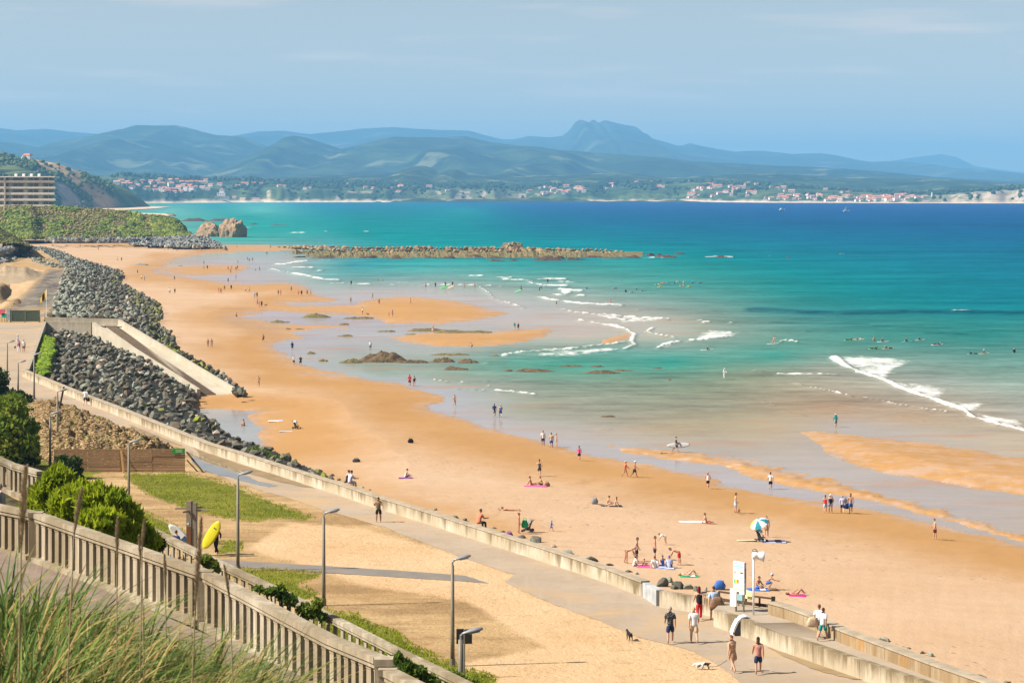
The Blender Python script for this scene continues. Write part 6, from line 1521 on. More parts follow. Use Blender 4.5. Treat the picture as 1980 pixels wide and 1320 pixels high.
for pos_, c in ((0, (0.060, 0.105, 0.030)), (.35, (0.120, 0.180, 0.050)), (.62, (0.22, 0.255, 0.055)), (.80, (0.40, 0.32, 0.13)), (1.0, (0.34, 0.21, 0.09))):
    el = e.elements[0] if pos_ == 0 else (e.elements[len(e.elements) - 1] if pos_ == 1.0 else e.elements.new(pos_)); el.color = C4(c)
e.elements[0].position = 0
t.done(cr.outputs[0], .8); dfb = t.n('ShaderNodeBsdfDiffuse', {'Color': cr.outputs[0]}); DG = t.mat; tr = t.n('ShaderNodeBsdfTranslucent', {'Color': cr.outputs[0]}); mxs = t.n('ShaderNodeMixShader', {0: .25}); t.t.links.new(dfb.outputs[0], mxs.inputs[1]); t.t.links.new(tr.outputs[0], mxs.inputs[2]); t.t.links.new(mxs.outputs[0], t.out.inputs[0])
base = []; ln = []; azs = []; le = []; wi = []; ti_ = []
def tuft(px, py_top, Y, n, L, spread=.35, dry=.25, wide=.013, lean=(.15, .95), z=None):
    x = (px - CX) * Y / F; zz = hill_z(x, Y); Lz = min(max(WY(px, py_top, Y).z - zz, .35), 2.4)
    for k in range(n):
        a = rng.uniform(0, 6.28); r_ = rng.uniform(0, spread)
        base.append((x + math.cos(a) * r_, Y + math.sin(a) * r_, zz - .05)); ln.append(Lz * rng.uniform(.55, 1.12) * L); azs.append(a + rng.uniform(-.7, .7)); le.append(rng.uniform(*lean)); wi.append(wide * rng.uniform(.7, 1.3))
        ti_.append(rng.uniform(0, .6) if rng.random() > dry else rng.uniform(.7, 1))
for px, pt, Y in [(10,1085,14),(-40,1060,15),(60,1060,15.5),(110,1120,14.5),(30,1150,13),(90,1180,13),(150,1130,15),(200,1165,14.5),(240,1200,14),(170,1230,13),(290,1215,14.5),(330,1190,15),(360,1235,14.5),(400,1205,15.5),(300,1270,13.5),(430,1250,15),(230,1275,13),(120,1260,12.5),(40,1230,12.3),(460,1262,15.5),(380,1290,14),(70,1290,11.8),(160,1300,12),(-20,1200,12.5),(270,1240,14),(345,1225,15.5),(310,1240,15)]:
    tuft(px, pt - 20, Y, 300, 1.05, .38, .26, .020, (.15, 1.0))
for k in range(110):
    x_ = rng.uniform(-60, 500); tuft(x_, 1120 + max(x_, 0) * .40 + rng.uniform(-20, 90), rng.uniform(11.5, 17), 95, 1.05, .5, .42, .016, (.2, 1.0))
blades('dune_grass', np.array(base), np.array(ln), np.array(azs), np.array(le), np.array(wi), DG, 7, 1.35, 'stuff', np.array(ti_))
M_stalk = plain('brown_seed_stalk', (0.32, 0.25, 0.14), .9, .1, .2, 4); M_plume = plain('brown_seed_head', (0.42, 0.32, 0.20), .95, .05, .25, 20)
for k, (px, pt, pb, Y, w) in enumerate([(50,905,1060,9.0,15),(160,945,1035,11,9),(227,1002,1092,12.5,7),(268,1036,1105,13,6),(280,1005,1065,12.5,6),(318,1072,1150,13.5,6),(390,1000,1180,10.5,11),(433,1092,1165,13,6)]):
    q0 = WY(px, pt, Y); x = q0.x + rng.uniform(-.1, .1); zb_ = hill_z(x, Y); s = Y / F
    o = empty('grass_stalk', (x, Y, zb_), 0, ('tall brown feathery grass stalk rising in front of the balustrade' if k not in (0, 6) else ('thickest feathery grass stalk, blurred, at the far left in front of the lime shrub' if k == 0 else 'tall broad feathery grass stalk crossing the balustrade pier below the surfers')), 'grass stalk', 'feathery grass stalks')
    top = Vector((q0.x - x, 0, q0.z - zb_)); bot = Vector(((q0.x - x) * .6, 0, WY(px, pb, Y).z - zb_))
    MB().tube([(0, 0, 0), bot * .6, bot, top], [.004, .0035, .003, .0015], 5).build('stem', M_stalk, o)
    pm = []; n_ = 420
    tt = nrs.rand(n_); bs = np.array(bot)[None] * (1 - tt)[:, None] + np.array(top)[None] * tt[:, None]
    V_ = []; az = nrs.uniform(0, 6.28, n_)
    L_ = w * s * (.35 + .9 * np.sin(np.clip(tt, 0, 1) * 3.0)) * 1.3
    dd = np.stack([np.cos(az) * L_ * .5, np.sin(az) * L_ * .5, L_ * 1.1], 1); sdv = np.stack([-np.sin(az), np.cos(az), 0 * az], 1) * .0034
    V_ = np.stack([bs - sdv, bs + sdv, bs + dd], 1).reshape(-1, 3)
    link('seed_head', np_mesh('seed_head', V_, np.arange(len(V_)).reshape(-1, 3), False), M_plume, o)
# ================================================================= people, dogs and beach things
TMP = bpy.data.scenes.new('workshop')
def skin_eval(verts, edges, radii, sub=1):
    me = bpy.data.meshes.new('tmp'); me.from_pydata([tuple(v) for v in verts], edges, []); me.update()
    ob = bpy.data.objects.new('tmp', me); TMP.collection.objects.link(ob)
    md = ob.modifiers.new('s', 'SKIN'); md.use_smooth_shade = True; md.branch_smoothing = .3
    sv = me.skin_vertices[0].data
    for i, r_ in enumerate(radii):
        sv[i].radius = (r_ * 1.16, r_ * 1.16) if not isinstance(r_, tuple) else (r_[0] * 1.14, r_[1] * 1.14)
        sv[i].use_root = (i == 0)
    if sub: ob.modifiers.new('u', 'SUBSURF').levels = sub
    vl = TMP.view_layers[0]; vl.update(); dg = vl.depsgraph
    ev = ob.evaluated_get(dg); m2 = ev.to_mesh()
    V_ = np.zeros(len(m2.vertices) * 3, np.float32); m2.vertices.foreach_get('co', V_); V_ = V_.reshape(-1, 3).copy()
    Fs = [tuple(p.vertices) for p in m2.polygons]
    ev.to_mesh_clear(); bpy.data.objects.remove(ob); bpy.data.meshes.remove(me)
    return V_, Fs
def ldir(p, b, s):
    p, b = R(p), R(b); return Vector((s * math.sin(b), math.sin(p) * math.cos(b), -math.cos(p) * math.cos(b)))
# lean, head nod, (arm pitch, abduction, elbow) right / left, (leg pitch, abduction, knee) right / left, turn ('up', 'prone', 'back')
POSES = {
 'stand': (2, 5, (4, 9, 14), (-4, 9, 12), (3, 4, 3), (-3, 4, 3), 'up'),
 'stand_hip': (3, 12, (-25, 35, 75), (6, 10, 20), (6, 6, 6), (-4, 3, 3), 'up'),
 'walk': (4, 6, (-22, 8, 18), (24, 8, 26), (22, 2, 6), (-16, 2, 26), 'up'),
 'walk_b': (5, 8, (22, 10, 30), (-20, 9, 14), (-18, 2, 30), (20, 2, 8), 'up'),
 'jog': (9, 4, (-30, 12, 85), (32, 12, 88), (34, 2, 40), (-22, 2, 55), 'up'),
 'phone': (3, 28, (18, 14, 105), (22, 14, 108), (4, 5, 3), (-3, 5, 4), 'up'),
 'reach': (8, 14, (38, 16, 6), (-14, 10, 16), (18, 2, 6), (-14, 2, 22), 'up'),
 'carry': (3, 4, (-6, 28, 32), (14, 9, 18), (20, 2, 6), (-16, 2, 26), 'up'),
 'bend': (72, 30, (14, 8, 10), (30, 6, 10), (4, 5, 6), (-6, 5, 6), 'up'),
 'crouch': (40, 0, (60, 10, 25), (50, 10, 25), (105, 12, 135), (95, 12, 128), 'up'),
 'sit': (14, 12, (34, 12, 40), (28, 14, 45), (112, 12, 92), (106, 10, 84), 'sit'),
 'sit_long': (-12, 4, (-34, 12, 6), (-30, 14, 8), (88, 6, 6), (98, 8, 34), 'sit'),
 'sit_cross': (16, 18, (38, 10, 55), (36, 10, 55), (82, 42, 128), (82, 42, 126), 'sit'),
 'sit_wall': (10, 18, (30, 8, 60), (26, 8, 66), (84, 6, 82), (82, 6, 78), 'wall'),
 'prone': (0, -35, (150, 20, 60), (150, 20, 60), (0, 6, 2), (0, 6, 4), 'prone'),
 'lie_knees': (0, 5, (-8, 30, 10), (10, 24, 20), (58, 8, 108), (50, 8, 98), 'back'),
 'paddle': (-18, -30, (60, 30, 40), (110, 24, 30), (0, 6, 2), (0, 6, 6), 'prone'),
 'surf': (28, -5, (50, 45, 20), (-20, 50, 25), (52, 14, 62), (-14, 16, 52), 'up'),
}
_body = {}
def skeleton(pose):
    lean, nod, aR, aL, lR, lL, mode = POSES[pose]
    J = {}
    J['pelvis'] = Vector((0, 0, .93)); sd_ = Vector((0, math.sin(R(lean)), math.cos(R(lean))))
    J['waist'] = J['pelvis'] + sd_ * .17; J['chest'] = J['pelvis'] + sd_ * .36; J['neck'] = J['pelvis'] + sd_ * .54
    hd = Vector((0, math.sin(R(lean * .55 + nod)), math.cos(R(lean * .55 + nod)))); J['head'] = J['neck'] + hd * .17; J['hdir'] = hd
    for s, a, l, k in ((1, aR, lR, 'R'), (-1, aL, lL, 'L')):
        sh = J['pelvis'] + sd_ * .475 + Vector((s * .185, 0, 0)); J['sh' + k] = sh
        u = ldir(a[0], a[1], s); J['el' + k] = sh + u * .29
        f = ldir(a[0] + a[2], a[1] * .4, s); J['wr' + k] = J['el' + k] + f * .25; J['ha' + k] = J['wr' + k] + f * .085; J['hf' + k] = f
        hp = J['pelvis'] + Vector((s * .095, 0, -.03)); J['hp' + k] = hp
        J['kn' + k] = hp + ldir(l[0], l[1], s) * .43; g = ldir(l[0] - l[2], l[1] * .3, s); J['an' + k] = J['kn' + k] + g * .41
        fw = Vector((0, -g.z, g.y)).normalized() * 1.0
        if fw.y < 0 and mode == 'up': fw = -fw
        J['to' + k] = J['an' + k] + fw * .15 + g * .05
    return J, mode
def finish(V_, J, mode):
    if mode in ('prone', 'back'):
        s = 1 if mode == 'back' else -1         # prone: face down, head towards +Y
        M_ = np.array([[1, 0, 0], [0, 0, 1], [0, -1, 0]]) if mode == 'prone' else np.array([[1, 0, 0], [0, 0, 1], [0, 1, 0]])
        V_ = V_ @ M_.T
        if mode == 'back': V_[:, 0] *= -1
    return V_
def person_mesh(pose, part):
    if (pose, part) in _body: return _body[(pose, part)]
    J, mode = skeleton(pose)
    vs = []; es = []; rs = []
    def v(p, r): vs.append(Vector(p)); rs.append(r); return len(vs) - 1
    def chain(i, *pr):
        for p, r in pr:
            j = v(p, r); es.append((i, j)); i = j
        return i
    mixp = lambda a, b, t_: J[a].lerp(J[b], t_)
    extra = None; flip = mode == 'back'
    if part == 'body':
        r0 = v(J['pelvis'], (.135, .11)); w = chain(r0, (J['waist'], (.125, .095))); c = chain(w, (J['chest'], (.15, .11))); chain(c, (J['neck'], .058), (J['neck'].lerp(J['head'], .55), .052))
        for k in 'RL':
            chain(c, (J['sh' + k], .068), (mixp('sh' + k, 'el' + k, .5), .05), (J['el' + k], .041), (mixp('el' + k, 'wr' + k, .35), .043), (J['wr' + k], .029), (J['ha' + k], .034))
            chain(r0, (J['hp' + k], .092), (mixp('hp' + k, 'kn' + k, .45), .082), (J['kn' + k], .056), (mixp('kn' + k, 'an' + k, .35), .056), (J['an' + k], .036), (J['to' + k], .034))
        V_, Fs = skin_eval(vs, es, rs)
        m_ = MB()
        hv_ = ICO2[0].copy(); z = hv_[:, 2]; y = hv_[:, 1]; x = hv_[:, 0]
        hv_[:, 0] = x * .078 * (1 - .22 * np.clip(-z, 0, 1)); hv_[:, 1] = y * .098 + np.where((y > .75) & (np.abs(x) < .35) & (np.abs(z) < .4), .02, 0) + np.where((z < -.4) & (y > 0), .012, 0); hv_[:, 2] = z * .122
        hd = J['hdir']; yy = Vector((0, hd.z, -hd.y)); M_ = np.array([(1, 0, 0), tuple(yy), tuple(hd)]).T
        hv_ = hv_ @ M_.T + np.array(J['head']); m_.add([tuple(q) for q in hv_], [tuple(f) for f in ICO2[1]])
        for s in (-1, 1): m_.box(tuple(J['head'] + Vector((s * .08, 0, 0))), (.018, .035, .055))
        for k, s in (('R', 1), ('L', -1)):
            f = J['hf' + k]; pal = J['ha' + k]; side = f.cross(Vector((s, 0, 0))); side = side.normalized() if side.length > .1 else Vector((0, 1, 0)); inn = Vector((-s, 0, 0))
            for q, (o_, l_) in enumerate(((-.028, .060), (-.010, .072), (.010, .068), (.028, .052))):
                a = pal + side * o_ + f * .02; b = a + f * l_ * .55 + inn * .008; c_ = b + f * l_ * .4 + inn * .022; m_.tube([a, b, c_], [.0105, .0095, .007], 5)
            a = pal + side * .03 - f * .03; m_.tube([a, a + side * .03 + f * .03, a + side * .035 + f * .065 + inn * .012], [.013, .011, .008], 5)
        n0 = len(V_); V_ = np.concatenate([V_, np.array(m_.v, np.float32)]); Fs = Fs + [tuple(n0 + i for i in f) for f in m_.f]
    elif part in ('tshirt', 'tank', 'longsleeve'):
        r0 = v(J['pelvis'].lerp(J['waist'], -.75), (.158, .135)); w = chain(r0, (J['pelvis'], (.156, .132)), (J['waist'], (.146, .118))); c = chain(w, (J['chest'], (.165, .125)))
        chain(c, (J['chest'].lerp(J['neck'], .82), .085))
        for k in 'RL':
            if part == 'tank': chain(c, (J['chest'].lerp(J['sh' + k], .72), .082))
            elif part == 'tshirt': chain(c, (J['sh' + k], .080), (mixp('sh' + k, 'el' + k, .92), .070))
            else: chain(c, (J['sh' + k], .080), (mixp('sh' + k, 'el' + k, .5), .060), (J['el' + k], .052), (J['wr' + k], .038))
        V_, Fs = skin_eval(vs, es, rs)
    elif part == 'bikini_top':
        r0 = v(J['waist'].lerp(J['chest'], .72), (.150, .112)); chain(r0, (J['waist'].lerp(J['chest'], 1.15), (.158, .122))); V_, Fs = skin_eval(vs, es, rs)
    elif part in ('shorts', 'briefs', 'trousers'):
        r0 = v(J['pelvis'], (.148, .126)); chain(r0, (J['pelvis'].lerp(J['waist'], .45 if part != 'briefs' else .12), (.138, .112)))
        for k in 'RL':
            if part == 'briefs': chain(r0, (J['hp' + k] + Vector((0, 0, 0)), .104))
            elif part == 'shorts': chain(r0, (J['hp' + k], .108), (mixp('hp' + k, 'kn' + k, .45), .104), (mixp('hp' + k, 'kn' + k, .98), .098))
            else: chain(r0, (J['hp' + k], .106), (mixp('hp' + k, 'kn' + k, .5), .094), (J['kn' + k], .074), (mixp('kn' + k, 'an' + k, .5), .066), (mixp('kn' + k, 'an' + k, 1.05), .066))
        V_, Fs = skin_eval(vs, es, rs)
    elif part == 'dress':
        hem = (J['knR'] + J['knL']) / 2
        r0 = v(J['waist'], (.128, .105)); chain(r0, (J['chest'], (.160, .125)), (J['chest'].lerp(J['neck'], .5), .10)); chain(r0, (J['pelvis'], (.165, .14)), (J['pelvis'].lerp(hem, .45), (.20, .17)), (J['pelvis'].lerp(hem, .93), (.235, .20)))
        V_, Fs = skin_eval(vs, es, rs)
    else:                                                        # hair and hats, in head space
        hd = J['hdir']; yy = Vector((0, hd.z, -hd.y)); M_ = np.array([(1, 0, 0), tuple(yy), tuple(hd)]).T
        v0 = ICO2[0].copy(); hv_ = v0 * np.array([.090, .110, .130])[None]; hv_[:, 1] -= .012
        keep = (v0[:, 2] > -.15 + .55 * np.clip(v0[:, 1] * 1.3, -.8, 1))
        if part == 'long_hair': keep |= (v0[:, 1] < .05); hv_[:, 2] = np.where((v0[:, 1] < .05) & (v0[:, 2] < -.1), hv_[:, 2] * 2.3, hv_[:, 2])
        if part == 'bun': hv_[:, 1] = np.where((v0[:, 1] < -.6) & (v0[:, 2] > .1), hv_[:, 1] - .07, hv_[:, 1])
        Fs = [tuple(f) for f in ICO2[1] if keep[f].all()]
        V_ = hv_
        if part in ('cap', 'hat'):
            m_ = MB(); m_.add([tuple(q) for q in hv_], Fs)
            if part == 'cap': m_.add([(-.07, .08, .035), (.07, .08, .035), (.05, .19, .02), (-.05, .19, .02), (-.07, .08, .05), (.07, .08, .05), (.05, .19, .03), (-.05, .19, .03)], [(3, 2, 1, 0), (4, 5, 6, 7), (0, 1, 5, 4), (1, 2, 6, 5), (2, 3, 7, 6), (3, 0, 4, 7)])
            else: m_.lathe([(.09, .03), (.17, .015), (.175, .022), (.09, .05)], 14, None, False)
            V_ = np.array(m_.v); Fs = m_.f
        V_ = V_ @ M_.T + np.array(J['head']) + np.array(hd) * .012
    V_ = np.asarray(V_, float)
    # common ground reference from the joints
    Jn = np.array([J[k] for k in ('toR', 'toL', 'anR', 'anL', 'pelvis', 'knR', 'knL', 'haR', 'haL', 'chest', 'head')], float)
    V_ = finish(V_.copy(), J, mode); Jn = finish(Jn.copy(), J, mode)
    if mode == 'up': off = np.array([-Jn[4, 0], -(Jn[0, 1] + Jn[1, 1]) / 2 if POSES[pose][0] > 60 else -Jn[4, 1], -min(Jn[0, 2], Jn[1, 2], Jn[2, 2] - .02, Jn[3, 2] - .02) + .035])
    elif mode == 'sit': off = np.array([0, -Jn[4, 1], -Jn[4, 2] + .125])
    elif mode == 'wall': off = np.array([0, -Jn[4, 1], -Jn[4, 2] + .115])
    else: off = np.array([0, -Jn[4, 1], -Jn[4, 2] + .125])
    V_ += off
    me = bpy.data.meshes.new(part); me.from_pydata([tuple(q) for q in V_], [], [tuple(reversed(f)) for f in Fs] if mode == 'prone' and False else Fs); me.update()
    bm = bmesh.new(); bm.from_mesh(me); bmesh.ops.recalc_face_normals(bm, faces=bm.faces); bmesh.ops.delete(bm, geom=[q for q in bm.verts if not q.link_faces], context='VERTS'); bm.to_mesh(me); bm.free()
    me.polygons.foreach_set('use_smooth', [True] * len(me.polygons)); me.materials.append(None)
    _body[(pose, part)] = me
    return me
CL = {'white': (.66, .66, .66), 'black': (.02, .02, .022), 'navy': (.025, .04, .10), 'blue': (.05, .14, .42), 'sky': (.34, .48, .66), 'red': (.55, .035, .04), 'orange': (.72, .20, .12), 'pink': (.62, .10, .30), 'magenta': (.70, .02, .30), 'grey': (.22, .23, .24),
      'dgrey': (.06, .065, .075), 'beige': (.50, .37, .25), 'brown': (.20, .12, .07), 'olive': (.13, .12, .06), 'teal': (.02, .27, .27), 'turq': (.05, .46, .50), 'green': (.03, .30, .13), 'yellow': (.70, .50, .06), 'purple': (.20, .06, .25), 'rose': (.42, .20, .17), 'lav': (.42, .45, .66),
      'hblack': (.018, .014, .012), 'hbrown': (.07, .038, .02), 'hblond': (.42, .28, .11), 'hred': (.18, .045, .025), 'hgrey': (.30, .28, .26), 'wred': (.12, .012, .02)}
SKIN = [(.50, .27, .17), (.42, .215, .13), (.56, .33, .22), (.34, .165, .095)]
def cmat(c):
    return plain('cloth', CL[c], .85, .1, .10, 12) if not c.startswith('h') or c in ('h',) else plain('hair', CL[c], .7, .2, .15, 20)
t = NT('patterned_cloth'); pz = t.n('ShaderNodeTexVoronoi', {'Vector': t.objc(), 'Scale': 22.0}).outputs[0]
M_pat = t.done(t.mix(t.ramp(pz, .30, .36), (0.30, 0.31, 0.31), (0.018, 0.02, 0.022)), .85, None, .1)
t = NT('flowered_cloth'); pz = t.n('ShaderNodeTexVoronoi', {'Vector': t.objc(), 'Scale': 18.0}).outputs[0]
M_flo = t.done(t.mix(t.ramp(pz, .25, .4), (0.60, 0.46, 0.34), (0.34, 0.20, 0.12)), .85, None, .1)
def pskin(i): return plain('skin', SKIN[i % 4], .6, .3, .06, 8)
FACE = {'a': 0, 't': math.pi, 'l': math.pi / 2, 'r': -math.pi / 2, 'al': .6, 'ar': -.6, 'tl': 2.4, 'tr': -2.4}
def person(loc, pose, face, spec, label, h=1.72, sk=None, rz=None, group=None):
    """spec: 'tshirt:white shorts:navy short_hair:hblack'"""
    s = h / 1.75; rot = FACE[face] if rz is None else rz
    o = empty('person', loc, rot + rng.uniform(-.12, .12), label, 'person', group); o.scale = (s, s, s)
    link('body', person_mesh(pose, 'body'), None, o); b = o.children[0] if o.children else None
    bd = [c for c in COL.objects if c.parent == o]
    def put(part, m):
        q = link(part, person_mesh(pose, part), None, o); q.material_slots[0].link = 'OBJECT'; q.material_slots[0].material = m; return q
    bo = bd[-1]; bo.material_slots[0].link = 'OBJECT'; bo.material_slots[0].material = pskin(rng.randrange(3) if sk is None else sk)
    for it in spec.split():
        g, c = it.split(':')
        m = M_pat if c == 'pattern' else (M_flo if c == 'flower' else cmat(c))
        put({'hair': 'short_hair', 'lhair': 'long_hair', 'bikini': 'bikini_top', 'long': 'longsleeve', 'brief': 'briefs'}.get(g, g), m)
    return o
# speed: the children lookup above walks the collection, so keep the last linked object at hand
def person(loc, pose, face, spec, label, h=1.72, sk=None, rz=None, group=None):
    s = h / 1.75; rot = FACE[face] if rz is None else rz
    o = empty('person', loc, rot + rng.uniform(-.12, .12), label, 'person', group); o.scale = (s, s, s)
    def put(part, m):
        q = link(part, person_mesh(pose, part), None, o); q.material_slots[0].link = 'OBJECT'; q.material_slots[0].material = m; return q
    put('body', pskin(rng.randrange(3) if sk is None else sk))
    for it in spec.split():
        g, c = it.split(':')
        m = M_pat if c == 'pattern' else (M_flo if c == 'flower' else cmat(c))
        put({'hair': 'short_hair', 'lhair': 'long_hair', 'bikini': 'bikini_top', 'long': 'longsleeve', 'brief': 'briefs'}.get(g, g), m)
    return o
PP = lambda x, y: W(x, y, ZP + .006)
# --- on the promenade
person(PP(1296, 1243), 'walk', 'a', 'tshirt:pattern shorts:navy hair:hgrey', 'person in black patterned t-shirt and blue shorts walking away beside the white-shirted one', 1.78)
person(PP(1342, 1242), 'walk_b', 'a', 'tshirt:white shorts:beige', 'bald person in white t-shirt and beige shorts walking away on the promenade', 1.78, 0)
person(PP(1352, 1198), 'walk', 'a', 'tank:black trousers:red lhair:wred', 'person in black tank top and long red trousers with dark red hair, by the rail', 1.72)
p4_ = person(PP(1380, 1199), 'walk_b', 'a', 'tshirt:sky shorts:brown hair:hbrown', 'person in pale blue t-shirt with a big shoulder bag, walking along the rail', 1.78)
p5_ = person(PP(1417, 1299), 'reach', 'al', 'dress:flower hair:hred', 'auburn-haired person in a patterned beige dress holding a dog leash', 1.68)
person(PP(1466, 1302), 'walk', 'a', 'tank:rose shorts:navy lhair:hbrown cap:dgrey', 'long-haired person in dusty pink top, navy shorts and dark cap at the bottom edge', 1.68)
person(W(1591, 1238, 8.85), 'walk', 'ar', 'tshirt:white shorts:teal hair:hbrown', 'person in white t-shirt and teal shorts walking down the slipway', 1.55)
person(W(1583, 1233, 8.85), 'walk_b', 'ar', 'tshirt:white shorts:beige hair:hred', 'person in white t-shirt half hidden behind the teal shorts on the slipway', 1.62)
person(PP(732, 1009), 'phone', 't', 'tank:olive shorts:black lhair:hblack', 'dark-haired person in olive top looking at a phone alone on the promenade', 1.66, 3)
person(PP(165, 784), 'walk', 'a', 'tshirt:white shorts:dgrey hair:hblack', 'person in printed white t-shirt walking away beside the upper promenade wall', 1.76)
person(PP(34, 671), 'stand', 'r', 'tshirt:lav shorts:sky cap:white', 'person in lavender shirt and white cap on the plaza, tallest of three', 1.75)
person(PP(37, 681), 'walk', 't', 'tank:purple trousers:white lhair:hbrown', 'person in white trousers and dark top in the middle of the plaza trio', 1.66)
person(PP(46, 681), 'stand', 't', 'tshirt:white shorts:brown hair:hblack', 'person in white top and brown shorts, right one of the plaza trio', 1.68)
b = hbase(2, 83); person(b, 'walk', 'l', 'tshirt:grey shorts:turq hair:hgrey', 'person in grey shirt and turquoise shorts cut off by the left edge on the stairs', 1.74)
s1 = person(PP(340, 1081), 'carry', 'ar', 'long:navy trousers:navy hair:hbrown', 'surfer in navy wetsuit carrying the white and blue surfboard', 1.74)
s2 = person(PP(418, 1071), 'carry', 'al', 'long:black trousers:black hair:hbrown', 'surfer in black wetsuit half hidden behind the upright yellow surfboard', 1.76)
Wt = lambda x, y: W(x, y, ZT) + Vector((.2, .12, 0))
person(Wt(671, 934), 'sit_wall', 'r', 'tshirt:lav shorts:sky hair:hblack', 'person in pale blue shirt sitting on the promenade wall looking at a phone', 1.74, None, -.9)
person(Wt(666, 932), 'sit_wall', 'r', 'tank:black shorts:dgrey bun:hbrown', 'person in black top sitting on the promenade wall, left one of the pair', 1.64, None, -.9)
person(Wt(920, 1012), 'sit_wall', 'r', 'tshirt:orange trousers:dgrey hair:hbrown', 'person in coral orange t-shirt sitting alone on the promenade wall', 1.74, None, -.9)
